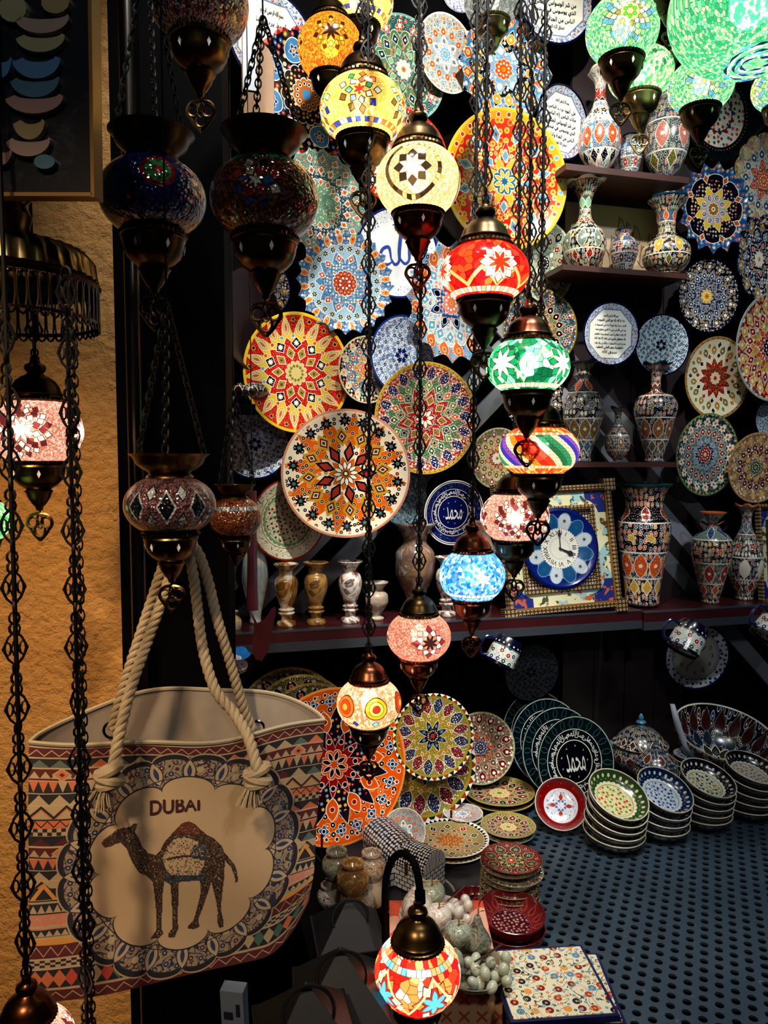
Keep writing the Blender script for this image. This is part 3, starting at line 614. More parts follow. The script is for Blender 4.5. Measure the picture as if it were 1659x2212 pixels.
# ------------------------------------------------------------------ the plates on the wall
WP = [
 # label, cx, cy, w, h, style, off, kind
 ('large yellow and orange plate, the biggest and brightest on the wall', 1090, 392, 262, 292, 'sunset', .10, ('r',), 'large enamel plates on the wall'),
 ('red and yellow star plate with a bright yellow rim', 640, 806, 226, 256, 'redyellow', .12, ('r',), 'large enamel plates on the wall'),
 ('red, green and blue mandala plate above the blue calligraphy plate', 918, 904, 220, 240, 'redgreen', .11, ('r',), 'large enamel plates on the wall'),
 ('large orange and white flower plate with its top in shade', 747, 1023, 281, 277, 'amber', .17, ('r',), 'large enamel plates on the wall'),
 ('blue sunburst plate with pointed edge, above the red and yellow star plate', 745, 612, 212, 220, 'bluesun', .11, ('pt', 20, .1), None),
 ('pale blue scalloped plate hanging behind the red lamp', 975, 655, 190, 258, 'lightblue', .05, ('pt', 16, .12), None),
 ('dark and blue mandala plate below the upper left calligraphy plate', 662, 205, 190, 262, 'bluedark', .06, ('sc', 16, .08), None),
 ('teal and pink plate with pointed edge behind the unlit mosaic bowl lamp', 692, 440, 176, 222, 'tealpink', .08, ('pt', 20, .08), None),
 ('sky blue plate with a black and white toothed border, above the large yellow plate', 1088, 150, 206, 226, 'toothblue', .05, ('pt', 12, .12), None),
 ('green and teal plate behind the yellow mosaic lamp', 872, 150, 130, 212, 'greenteal', .06, ('r',), None),
 ('small pale round plate between the green plate and the toothed plate', 962, 118, 100, 160, 'whitemulti', .04, ('r',), None),
 ('red rimmed plate behind the cream lamp', 868, 345, 196, 204, 'redwall', .06, ('r',), None),
 ('small round tan and blue plate beside the yellow rimmed plate', 790, 799, 106, 144, 'smalltan', .085, ('r',), None),
 ('blue and white flower plate above the red, green and blue plate', 868, 768, 116, 170, 'bluewhite2', .07, ('r',), None),
 ('blue and white floral plate at the left end of the wall', 551, 960, 150, 150, 'bluewhite', .07, ('r',), 'blue and white plates'),
 ('white plate with red berries and a thin red rim', 622, 1122, 150, 178, 'redberry', .09, ('r',), None),
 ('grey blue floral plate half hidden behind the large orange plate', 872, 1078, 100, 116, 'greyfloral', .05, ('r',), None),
 ('small red and olive plate between two hanging lamp chains', 1074, 990, 118, 132, 'smallred', .075, ('r',), None),
 ('dark gold and blue plate behind the cap of the green lamp', 1164, 712, 160, 170, 'darkgold', .06, ('r',), None),
 ('pale green and rose plate beside the red lamp', 1176, 568, 84, 172, 'mintrose', .055, ('r',), None),
 ('dark blue scalloped plate half hidden behind the green lamp', 1150, 860, 130, 140, 'indigo', .05, ('sc', 12, .07), None),
 ('blue and white floral plate above the third shelf', 1428, 746, 118, 131, 'navyfloral', .10, ('r',), None),
 ('dark navy scalloped plate with a cream edge right of the shelves', 1527, 640, 131, 156, 'indigo', .06, ('sc', 20, .05), None),
 ('blue star shaped plate with a yellow eight pointed centre', 1541, 452, 164, 192, 'starblue', .10, ('pt', 16, .16), None),
 ('dark green rimmed dish with a white and red flower centre', 1552, 246, 160, 202, 'greenred', .05, ('sc', 20, .04), None),
 ('pale mosaic plate cut by the right edge below the green rimmed dish', 1650, 390, 140, 190, 'pale', .06, ('sc', 16, .06), None),
 ('dark mosaic panel plate with white rosettes at the right edge', 1640, 560, 104, 182, 'nightmosaic', .05, ('sc', 10, .12), None),
 ('white plate with a rust red centre right of the third shelf', 1545, 817, 138, 176, 'yellowred', .06, ('r',), None),
 ('big red and yellow plate cut by the right edge', 1664, 750, 160, 232, 'bigred', .08, ('r',), 'large enamel plates on the wall'),
 ('blue green mandala plate tilted at the right of the third shelf', 1523, 982, 134, 178, 'seagreen', .07, ('r',), None),
 ('tan and rust plate at the right edge above the vase with handles', 1632, 1010, 126, 152, 'tan', .08, ('r',), None),
 ('dark blue and white plate peeking out at the right edge', 1664, 905, 70, 90, 'navyfloral', .04, ('r',), None),
 ('dark blue plate with white stripes at the top edge', 1000, -18, 120, 90, 'bluewhite', .05, ('r',), None),
 ('dark floral plate hanging below the long shelf', 1147, 1452, 118, 128, 'darkfloral', .05, ('r',), None),
 ('small dark mosaic plate behind the bell of the unlit bowl lamp', 572, 622, 84, 116, 'nightmosaic', .05, ('r',), None),
]
for i, (lb, cx, cy, w_, h_, st, off, kd, gp) in enumerate(WP):
    wall_plate(lb, cx, cy, w_, h_, st, off, kd, roll=(i * 37) % 90 if kd[0] == 'r' else 0, group=gp)
# plates carrying writing
NAS = ['بسم الله الرحمن الرحيم', 'قل أعوذ برب الناس', 'ملك الناس إله الناس', 'من شر الوسواس الخناس', 'الذي يوسوس في صدور', 'الناس من الجنة والناس', 'صدق الله العظيم']
KUR = ['بسم الله الرحمن الرحيم', 'الله لا إله إلا هو الحي القيوم لا', 'تأخذه سنة ولا نوم له ما في السموات', 'وما في الأرض من ذا الذي يشفع عنده', 'إلا بإذنه يعلم ما بين أيديهم وما خلفهم', 'ولا يحيطون بشيء من علمه إلا بما شاء', 'وسع كرسيه السموات والأرض ولا يؤده', 'حفظهما وهو العلي العظيم', 'صدق الله']
def ayat(lines):
    mb = M(); n = len(lines)
    for i, l in enumerate(lines):
        y = .56 - 1.12 * i / (n - 1)
        wd = 2 * min(sqrt(max(.70 ** 2 - y * y, .04)), .62) * (.9 if 0 < i < n - 1 else .62)
        for dx_ in (-.004, .004): put_text(mb, l, dx_, y + dx_, width=wd, height=(.145 if n < 8 else .115), z=.012, ar=True)
    return mb
for lb, cx, cy, w_, h_, off, ln in (
  ('white calligraphy plate with octagon border at the upper left, beside the hanging bowl lamp', 586, 92, 150, 208, .05, NAS),
  ('white calligraphy plate with octagon border cut by the top edge', 1200, 8, 158, 172, .09, NAS),
  ('white calligraphy plate with octagon border left of the topmost shelf', 1212, 266, 110, 154, .05, NAS),
  ('round plate with eight lines of black calligraphy, under the middle shelf', 1318, 722, 121, 136, .10, KUR)):
    o = wall_plate(lb, cx, cy, w_, h_, 'ayat', off, group='calligraphy plates')
    ayat(ln).build('inscription', ink, o, smooth=False)
o = wall_plate('white plate with large blue calligraphy and a blue rim behind the cream lamp', 857, 548, 176, 190, 'allah', .06)
mb = M()
def stroke(pts, ws, z=.01, n=8):
    pts = smoothpts([(x, y, 0) for x, y in pts], n); k = len(pts); vs = []
    for i, p in enumerate(pts):
        t = (pts[min(i + 1, k - 1)] - pts[max(i - 1, 0)]).normalized(); nn = V((-t.y, t.x, 0))
        f = i / (k - 1) * (len(ws) - 1); a = int(min(f, len(ws) - 2)); wd = ws[a] + (ws[a + 1] - ws[a]) * (f - a)
        vs += [p + nn * wd + V((0, 0, z)), p - nn * wd + V((0, 0, z))]
    mb.add(vs, [(2 * i, 2 * i + 1, 2 * i + 3, 2 * i + 2) for i in range(k - 1)])
stroke([(.52, .42), (.5, .1), (.52, -.3)], [.05, .045, .02])
stroke([(.33, .5), (.31, .1), (.3, -.12), (.2, -.2), (.08, -.1)], [.045, .045, .03, .03, .02])
stroke([(.1, .55), (.06, .1), (.06, -.15), (-.04, -.24), (-.14, -.12)], [.045, .045, .03, .03, .02])
stroke([(-.14, -.12), (-.2, .12), (-.36, .05), (-.4, -.18), (-.24, -.26), (-.1, -.18)], [.02, .035, .035, .035, .03, .01])
stroke([(.02, .72), (.0, .64), (-.05, .7), (-.1, .62), (-.14, .72)], [.015, .02, .015, .02, .012])
ring_text(mb, ['جل', 'جلاله', 'هو', 'الله'], .84, .14, .03, 14)
mb.build('inscription', blueink, o, smooth=False)
MUH = 'محمد'
def muhammad(o, mat, ringr=.6, sz=.15, big=.56):
    global mb
    mb = M()
    put_text(mb, MUH, .02, -.02, width=big, height=.4, z=.01, ar=True)
    for k in range(9): put_text(mb, 'ّ' if k > 99 else 'ء', cos(k * .7) * .34, sin(k * .7) * .34, size=.09, z=.01, ar=True)
    ring_text(mb, ['اللهم', 'صل', 'على', 'محمد', 'وعلى', 'آل', 'محمد', 'كما', 'صليت', 'على', 'إبراهيم', 'وبارك', 'على', 'محمد', 'وسلم', 'عليه'], ringr, sz, .022, 18)
    return mb.build('inscription', mat, o, smooth=False)
o = wall_plate('royal blue plate with white calligraphy in its centre', 979, 1107, 128, 141, 'callig', .07)
muhammad(o, white_gl, .61, .17)
# plate turned away, seen from its dark back
o = link('wall_plate', plate_mesh(('r',)).mesh('turned_plate', plain('dark_lacquer_plate', H('1a0e14'), .3)), None, P(537, 692, 1.75), frame(V((.88, -.47, 0))), .118)
tag(o, 'dark oval edge-on plate hanging beside the black cabinet', 'plate')
# wall clock plate
o = wall_plate('plate clock with plain numbers and a flowered rim under the right shelf', 1503, 1417, 140, 146, 'clockp', .08, cat='clock', name='plate_clock')
mb = M()
for k in range(1, 13):
    a = pi / 2 - 2 * pi * k / 12
    if k not in (9, 10, 11): put_text(mb, str(k), .5 * cos(a), .5 * sin(a), height=.13, z=.012)
    for j in range(5):
        b = a + 2 * pi * j / 60
        mb.box((.665 * cos(b), .665 * sin(b), .03), (.08 if j == 0 else .05, .012, .004), Matrix.Rotation(b, 3, 'Z'))
mb.build('numerals', ink, o, smooth=False)
for nm, ang, L, w_ in (('minute_hand', rad(228), .45, .016), ('hour_hand', rad(48), .42, .02), ('second_hand', rad(232), .3, .008)):
    M().box((L / 2, 0, .06), (L, w_, .008)).xf(Matrix.Rotation(ang, 4, 'Z')).build(nm, ink, o, smooth=False)

# ------------------------------------------------------------------ vases
VP = {
 'bottle': [(.30, 0), (.33, .012), (.30, .03), (.42, .06), (.72, .13), (.95, .24), (1.0, .32), (.95, .42), (.72, .54), (.42, .64), (.27, .74), (.24, .82), (.3, .9), (.55, .975), (.62, .99), (.6, 1.0), (.3, .93), (.2, .82), (.001, .8)],
 'trumpet': [(.5, 0), (.52, .02), (.6, .05), (.85, .14), (.98, .25), (.98, .34), (.8, .44), (.48, .52), (.3, .6), (.26, .72), (.36, .84), (.62, .94), (.86, .99), (.84, 1.0), (.55, .92), (.25, .8), (.001, .75)],
 'jar': [(.5, 0), (.52, .03), (.55, .08), (.78, .28), (.97, .48), (1.0, .6), (.9, .73), (.6, .82), (.42, .86), (.42, .92), (.62, .985), (.66, 1.0), (.55, .985), (.35, .9), (.001, .85)],
 'flask': [(.5, 0), (.62, .015), (.5, .04), (.7, .07), (.93, .16), (1.0, .27), (.93, .38), (.66, .46), (.42, .5), (.44, .53), (.36, .56), (.36, .7), (.45, .84), (.78, .96), (.84, .99), (.8, 1.0), (.4, .88), (.3, .7), (.001, .6)],
 'baluster': [(.42, 0), (.46, .015), (.42, .05), (.5, .12), (.78, .28), (.97, .42), (1.0, .5), (.92, .62), (.6, .74), (.36, .8), (.3, .84), (.44, .87), (.3, .9), (.4, .95), (.68, .99), (.66, 1.0), (.3, .93), (.001, .85)],
 'shoulder': [(.42, 0), (.46, .015), (.4, .05), (.62, .2), (.86, .4), (1.0, .52), (.97, .6), (.75, .67), (.36, .7), (.24, .74), (.22, .84), (.34, .92), (.66, .985), (.62, 1.0), (.3, .92), (.001, .85)],
 'tall': [(.6, 0), (.66, .02), (.64, .08), (.74, .25), (.88, .42), (.97, .55), (1.0, .64), (.93, .71), (.76, .76), (.7, .82), (.72, .88), (.88, .965), (1.0, .99), (.98, 1.0), (.7, .93), (.6, .8), (.001, .78)],
 'amphora': [(.4, 0), (.44, .02), (.42, .05), (.6, .2), (.85, .42), (1.0, .56), (.96, .68), (.7, .76), (.35, .8), (.26, .84), (.28, .9), (.6, .985), (.64, .99), (.6, 1.0), (.25, .92), (.001, .85)],
 'ewer': [(.45, 0), (.5, .02), (.46, .05), (.75, .18), (.97, .32), (1.0, .42), (.85, .54), (.5, .68), (.3, .78), (.27, .86), (.4, .95), (.62, .99), (.6, 1.0), (.3, .93), (.001, .85)],
 'onyx': [(.78, 0), (.8, .03), (.7, .07), (.44, .09), (.46, .16), (.5, .17), (.66, .19), (.66, .215), (.5, .235), (.64, .25), (.64, .275), (.48, .29), (.6, .36), (.86, .5), (.97, .62), (.96, .7), (.8, .78), (.58, .82), (.6, .89), (.85, .95), (1.02, .985), (1.0, 1.0), (.8, .985), (.45, .9), (.001, .85)],
 'onyxlow': [(.6, 0), (.62, .05), (.4, .1), (.42, .17), (.6, .25), (.95, .42), (1.0, .56), (.92, .68), (.6, .77), (.6, .84), (.9, .95), (1.0, .98), (.95, 1.0), (.5, .9), (.001, .85)],
}
def vstyle(g0, g1, g2, mp, pc, n, seed, top=None):
    r = random.Random(seed); a, b, c = .2 + r.random() * .05, .42 + r.random() * .06, .66 + r.random() * .05
    L = [('fill', -1, 2, g0), ('micro', 17, .3, mp), ('fill', a, b, g1), ('micro', 18, .3, mp[::-1], a, b), ('line', a, .006, CR), ('line', b, .006, CR),
         ('petal', n, 0, (a + b) / 2, .05, .1, pc[0], (.006, CR)), ('dot', n, 0, (a + b) / 2, .016, 1, CR),
         ('dia', n, .5, .08 + a / 3, .035, .06, pc[1], (.006, CR)), ('flo', n, .5, (b + c) / 2, .035, 5, pc[1 % len(pc)], (.006, CR)), ('dot', n, .5, (b + c) / 2, .01, 1, YE),
         ('fill', c, c + .13, g2), ('scal', n, 0, c + .13, c + .17, g2) if False else ('line', c, .005, CR), ('petal', max(6, n // 2), 0, c + .07, .03, .06, pc[2 % len(pc)], (.006, CR)),
         ('pep', 45, .13, CR)]
    if top: L.append(('fill', .975, 2, top))
    return L
VS = {
 'orangewhite': vstyle(H('d2d6d2'), H('6f9fbb'), H('24305a'), [NV, OR, CR, BL], [OR, NV, H('b84a30')], 10, 1, CR),
 'bluesmall': vstyle(H('3f78a0'), H('3a6f80'), H('3f78a0'), [NV, CR, RD, GR], [RD, GR, SK], 6, 2, NV),
 'greymosaic': vstyle(H('5a6c78'), H('6b7a7c'), H('49606c'), [NV, GY, PK, H('9aa890')], [PK, OL, GY], 6, 3, CR),
 'blackfloral': vstyle(H('16181c'), H('16181c'), H('5a6468'), [OR, MI, GY, YE], [H('8c9c90'), RD, MI], 8, 4, CR),
 'indigosmall': vstyle(H('232a5c'), H('2c3c74'), H('4a6a98'), [SK, PK, OR], [NV, MI, YE], 6, 5, BL),
 'navybulb': vstyle(H('12163a'), H('1a1f4a'), H('4f7c98'), [YE, MI, GY, OR], [YE, OL, OR], 7, 6, H('2c5a70')),
 'tealband': vstyle(H('27313f'), H('2b5570'), H('2f5e78'), [H('8c7a50'), CR, MR, BL], [H('9c8450'), H('5a86a0'), OR], 10, 7, H('2c4a5c')),
 'brownpaisley': vstyle(H('1d2238'), H('20263e'), H('2a4a5c'), [H('8c6a40'), GY, MR], [H('a0804c'), OR, GY], 6, 8, H('3b6c84')),
 'copperneck': vstyle(H('1a1c34'), H('231f38'), H('a4683c'), [H('8c7450'), PK, BL], [H('b07a48'), H('7c7a5c'), H('6a3428')], 8, 9, H('2a4a5c')),
 'talltiers': vstyle(H('1c2036'), H('31587a'), H('251c30'), [YE, OR, PK, BL], [OR, YE, RD], 9, 10, H('2f6a6c')),
 'amphoram': vstyle(H('2a2228'), H('557a74'), H('8aa094'), [RD, OR, H('6f9890'), YE], [RD, OR, BL], 6, 11, H('d88a64')),
 'ewerm': vstyle(H('1a1830'), H('23203c'), H('5f7c8c'), [RD, CR, BL, PK], [CR, RD, GY], 6, 12, H('e0a088')),
 'whitegold': vstyle(H('d0ccb4'), H('b9c7b0'), H('d8c890'), [OR, GR, RD], [OR, MI, RD], 7, 13, CR),
}
VM = {}
def vmat(k):
    if k not in VM: VM[k] = glaze('vase_enamel_' + k, VS[k], ctx=cyl)
    return VM[k]
def onyx(name, c1, c2, c3, sc=1.6):
    g = G(name, .16); pos = g.obj()[0]; f = g.noise(pos, sc, 3, .5, 2.2)
    c = g.ramp(f, [c1, c1, c2, c3, c2, c1], 'LINEAR', [0, .38, .47, .53, .62, .8]); g.color(c)
    g.b.inputs['Coat Weight'].default_value = .4; g.b.inputs['Subsurface Weight'].default_value = .0; return g.mat
ox1 = onyx('cream_onyx', H('e0d8c4'), H('a8742c'), H('5a3c1c')); ox2 = onyx('honey_onyx', H('7a5230'), H('a8823e'), H('54301c'))
ox3 = onyx('plum_onyx', H('5a3830'), H('d8d0c4'), H('3c2028')); ox4 = onyx('grey_onyx', H('b5b3a4'), H('8c8478'), H('b09478'))
ox5 = onyx('veined_onyx', H('a8a498'), H('6a4a44'), H('8c7048'), 2.2)
def vase(label, cx, base_y, top_y, wpx, zs, shape_, mat, off=.1, ruffle=None, cat='vase', group=None, name='painted_vase', mats=None, handles=None):
    p = on_wall(cx, base_y, off); p.z = zs + .001; z = depth(p); h = (base_y - top_y) / FPX * z; R = wpx / 2 / FPX * z / h
    wob = None
    if ruffle:
        n, amp = ruffle
        def wob(t, r, zz, i):
            k = max(0, (zz - .9) / .1); return (r * (1 + .12 * k * cos(n * t)), zz + amp * k * cos(n * t))
    prof = smoothpts([(a * R, b, 0) for a, b in VP[shape_]], 3)
    mb = M().lathe([(max(q.x, .0005), q.y) for q in prof] + [(.0005, .03)][:0], 40, wob=wob)
    mb.lathe([(.0005, .002), (VP[shape_][0][0] * R, .0)], 40)
    o = link(name, mb.mesh(name, mat, True, 60), None, p, None, h)
    if handles:
        for sg in (1, -1):
            pts = smoothpts([(sg * .26 * R * 1.0, 0, .86), (sg * .62 * R, 0, .9), (sg * .7 * R, 0, .84), (sg * .5 * R, 0, .78), (sg * .62 * R, 0, .74)], 5)
            M().tube(pts, .012, 8).build('handle', copper, o)
    o.rotation_euler = (0, 0, random.Random(label).random() * 1.2)
    return tag(o, label, cat, group)
UP = 'painted vases on the small shelves'
vase('tall white and orange bottle vase on the topmost shelf', 1294, 360, 142, 90, ZA, 'bottle', vmat('orangewhite'), .1, (3, .012), group=UP)
vase('small blue bottle vase between two tall ones on the topmost shelf', 1360, 370, 274, 50, ZA, 'jar', vmat('bluesmall'), .09, group=UP)
vase('tall grey mosaic bottle vase at the right of the topmost shelf', 1437, 381, 112, 94, ZA, 'bottle', vmat('greymosaic'), .1, (3, .012), group=UP)
vase('black flowered vase with a wavy flared mouth on the middle shelf', 1262, 572, 382, 92, ZB, 'trumpet', vmat('blackfloral'), .1, (5, .014), group=UP)
vase('small indigo vase in the middle of the middle shelf', 1347, 578, 482, 60, ZB, 'jar', vmat('indigosmall'), .09, group=UP)
vase('round bellied navy vase with a flared blue neck on the middle shelf', 1438, 588, 424, 100, ZB, 'flask', vmat('navybulb'), .115, group=UP)
vase('large teal banded vase at the left of the lowest small shelf', 1257, 996, 784, 84, ZC, 'baluster', vmat('tealband'), .1, group=UP)
vase('small dark ruffled vase in the middle of the lowest small shelf', 1333, 997, 880, 54, ZC, 'bottle', vmat('brownpaisley'), .09, (4, .02), group=UP)
vase('tall necked dark vase with a coppery shoulder on the lowest small shelf', 1413, 998, 788, 90, ZC, 'shoulder', vmat('copperneck'), .1, (5, .012), group=UP)
vase('large tiered mosaic vase standing beside the framed clock', 1386, 1312, 1054, 112, ZD, 'tall', vmat('talltiers'), .11)
vase('green and red vase with two copper handles on the right shelf', 1534, 1304, 1108, 86, ZD2, 'amphora', vmat('amphoram'), .12, handles=True)
vase('slender mosaic vase with a wavy pink mouth at the right edge', 1607, 1298, 1094, 74, ZD2, 'ewer', vmat('ewerm'), .1, (6, .014))
OG = 'onyx vases on the long shelf'
vase('cream onyx vase with a brown patch, leftmost of the tall onyx trio', 619, 1350, 1216, 53, ZD, 'onyx', ox1, .13, group=OG, name='onyx_vase')
vase('honey brown onyx vase in the middle of the tall onyx trio', 683, 1348, 1214, 53, ZD, 'onyx', ox2, .13, group=OG, name='onyx_vase')
vase('plum and white onyx vase, rightmost of the tall onyx trio', 757, 1345, 1213, 52, ZD, 'onyx', ox3, .13, group=OG, name='onyx_vase')
vase('short squat pale onyx vase right of the tall onyx trio', 814, 1340, 1259, 50, ZD, 'onyxlow', ox4, .12, group=OG, name='onyx_vase')
vase('large veined grey onyx vase behind the pink lamp chain', 896, 1334, 1140, 88, ZD, 'onyxlow', ox5, .06, group=OG, name='onyx_vase')
vase('brown onyx vase half hidden behind the light blue lamp', 965, 1334, 1206, 50, ZD, 'onyx', ox3, .12, group=OG, name='onyx_vase')
vase('pale onyx vase under the royal blue plate, mostly behind the blue lamp', 1043, 1332, 1140, 56, ZD, 'onyxlow', ox4, .06, group=OG, name='onyx_vase')
vase('tall white vase behind the dark red wooden hook', 552, 1352, 1138, 56, ZD, 'baluster', onyx('white_onyx', H('cfd0c4'), H('9fb8bc'), H('d8d2c0')), .08, group=OG, name='onyx_vase')
vase('white and gold vase seen beside the rope of the bag', 502, 1352, 1288, 40, ZD - .03, 'jar', vmat('whitegold'), .13)
vase('green and gold cup shaped vase below the white and gold one', 500, 1390, 1330, 34, ZD - .1, 'trumpet', vmat('whitegold'), .16)
# low painted bowl on a black bracket at the left
p = P(538, 852, 1.78)
o = link('lidded_bowl', M().lathe([(.0005, -.3), (.4, -.3), (.75, -.2), (1, .1), (.97, .3), (.75, .5), (.45, .62), (.2, .66), (.0005, .67)], 40).mesh('dark_dome', glaze('black_pearl_enamel', [('fill', -1, 9, H('0c0e20')), ('micro', 7, .3, [GY, BR, NV, SK]), ('petal', 8, 0, .1, .22, .26, MR, (.03, CR))], ctx=lambda g: cyl(g, 1)), True), None, p, None, .048)
tag(o, 'dark rounded vessel dotted with pearls on a black bracket', 'bowl')
tag(M().box((-.01, .05, 0), (.09, .2, .02)).build('wall_bracket', black_paint, smooth=False), 'small black bracket under the pearl dotted vessel', 'bracket').location = P(528, 885, 1.8)
# cream calligraphy panel behind the middle shelf vases
g = G('cream_board', .5); g.color(g.mix(g.noise(g.obj()[0], 8, 4), H('b4a184'), H('97866a'))); cream_m = g.mat
a = on_wall(1222, 500, .012); b = on_wall(1438, 500, .012); zt = on_wall(1330, 448, .012).z; w_ = (b - a).length; h_ = zt - ZB
o = link('calligraphy_board', M().box((0, 0, 0), (w_, h_, .008)).mesh('board', cream_m, False), None, (a + b) / 2 * 1.0 - V((0, 0, ((a + b) / 2).z)) + V((0, 0, ZB + h_ / 2 + .002)), frame(normal(15, 1)))
tag(o, 'cream board with thin brown lettering leaning behind the middle shelf vases', 'board')
mb = M()
rr = random.Random(4)
for k in range(13):
    x = -w_ * .45 + w_ * .9 * k / 12; y = rr.uniform(-.25, .25) * h_
    pts = smoothpts([(x, y, .005), (x + .012, y + .03, .005), (x + .026, y - .01, .005), (x + .01, y - .03, .005), (x - .008, y - .012, .005)], 5)
    mb.tube(pts, .0011, 4)
    mb.tube([(x, y - .02, .005), (x + .006, y + .035, .005)], .0011, 4)
mb.build('lettering', plain('brown_line', H('6a4a2c'), .5), o)

# ------------------------------------------------------------------ framed clock
def khatam(name, a, b, c, sc=90):
    g = G(name, .4); pos, x, y, z = g.obj(); d, cc = g.vor(pos, sc, .0); col = g.mix((d < .32) * 1.0, a, b); g.color(g.mix((d < .14) * 1.0, col, c)); return g.mat
kh1 = khatam('khatam_inlay', H('3a2618'), H('b59a64'), H('16100e')); kh2 = khatam('khatam_field', H('2c2030'), H('cdb98c'), H('b59a64'), 120)
def framed(label, px, py, zc_, wpx, hpx, yaw, roll, lean, full=True, zs=ZD):
    p = on_wall(px, py, zc_); z = depth(p); W_ = wpx / FPX * z; Hh = hpx / FPX * z
    o = link('framed_clock' if full else 'framed_picture', M().mesh('e', kh1) if False else None, None, p, frame(normal(yaw, lean)) @ Matrix.Rotation(rad(roll), 3, 'Z'))
    tag(o, label, 'clock' if full else 'picture')
    def ring_(nm, w0, w1, h0, h1, z0, z1, mat):
        mb = M()
        for sx, sy, w2, h2 in ((0, 1, w0, (h0 - h1) / 2), (0, -1, w0, (h0 - h1) / 2), (1, 0, (w0 - w1) / 2, h1), (-1, 0, (w0 - w1) / 2, h1)):
            mb.box((sx * (w0 + w1) / 4, sy * (h0 + h1) / 4, (z0 + z1) / 2), (w2, h2, z1 - z0))
        return mb.build(nm, mat, o, smooth=False)
    ring_('outer_frame', W_, W_ * .93, Hh, Hh * .93, 0, .02, kh1)
    ring_('gilt_line', W_ * .93, W_ * .90, Hh * .93, Hh * .90, 0, .014, gilt)
    g = G('painted_border' + label[:6], .35); pos, x, y, zz = g.obj(); hw, hh_ = W_ * .45, Hh * .45
    cx_, cy_ = x.ab() / hw, y.ab() / hh_
    f1 = g.noise(pos, 60, 2); f2 = g.noise(pos, 22, 3)
    base = g.mix(g.m('MULTIPLY', (f2 > .55), 1.0), H('c9c7a0'), H('8ab0b4')); base = g.mix(g.m('MULTIPLY', (f1 > .6), 1.0), base, H('3a4428'))
    base = g.mix(g.m('MULTIPLY', (g.noise(pos, 45, 1) > .68), 1.0), base, H('b8562c'))
    rr_ = ((cx_ - .55).sq() + (cy_ - .55).sq()).rt()
    corner = (cx_ > .6) * (cy_ > .6) * (rr_ > .3)
    cor = g.mix((f1 > .57) * 1.0, H('182468'), H('a8503c')); g.color(g.mix(corner, base, cor))
    ring_('miniature_border', W_ * .90, W_ * .68, Hh * .90, Hh * .68, 0, .008, g.mat)
    ring_('inner_frame', W_ * .68, W_ * .61, Hh * .68, Hh * .61, 0, .016, kh1)
    M().box((0, 0, -.002), (W_ * .66, Hh * .66, .01)).build('field', kh2, o, smooth=False)
    if not full: return o
    # little corner pieces
    for sx, sy in ((1, 1), (-1, -1), (1, -1), (-1, 1)):
        M().box((sx * W_ * .49, sy * Hh * .49, .008), (W_ * .1, Hh * .1, .03)).build('corner_block', kh1, o, smooth=False)
    R = W_ * .335
    cm = glaze('clock_enamel', [('fill', -1, 9, H('24408c')), ('vine', 6, .05, H('16286c'), .8, 1), ('sect', 12, 0, .48, .74, .5, H('8fa4b8')), ('dot', 12, 0, .715, .168, 1, H('8fa4b8')), ('sect', 12, 0, .48, .72, .46, [H('c4ccd0'), H('2f7098')]), ('dot', 12, 0, .715, .152, 1, [H('c4ccd0'), H('2f7098')]),
                                ('flo', 12, 0, .68, .05, 5, H('5a7088')), ('fill', 0, .5, H('dcdcd4')), ('dot', 48, 0, .49, .012, 1, NV), ('star', 24, 0, .24, .29, H('a8aca8')), ('star', 24, 0, .228, .278, H('dcdcd4')), ('fill', .955, 2, H('1c3078'))])
    d = link('clock_plate', M().lathe([(.0001, .0), (.5, .0), (.55, .02), (.8, .04), (.86, .05), (.93, .09), (1, .07), (1, .0)], 72).mesh('clock_plate', cm), o, (0, 0, .012), None, R)
    mb = M()
    for k, t in enumerate(['XII', 'I', 'II', 'III', 'IV', 'V', 'VI', 'VII', 'VIII', 'IX', 'X', 'XI']):
        a = pi / 2 - 2 * pi * k / 12; put_text(mb, t, .385 * cos(a), .385 * sin(a), height=.11, rot=a - pi / 2, z=.006)
    mb.build('numerals', ink, d, smooth=False)
    for nm, ang, L, w2 in (('minute_hand', rad(88), .5, .022), ('hour_hand', rad(-28), .4, .03), ('second_hand', rad(-22), .44, .01)):
        M().box((L / 2 - .04, 0, .03), (L, w2, .01)).lathe([(.0001, .02), (w2 * 2, .02), (w2 * 2, .04), (.0001, .04)], 10, origin=(L * .7, 0, 0)).xf(Matrix.Rotation(ang, 4, 'Z')).build(nm, ink, d, smooth=False)
    return o
framed('blue clock plate in a square inlaid frame on the long shelf', 1205, 1185, .15, 262, 268, 13, 2.5, 9)
framed('second inlaid frame cut by the right edge beside the slender vase', 1690, 1195, .12, 130, 215, 13, 0, 6, False)

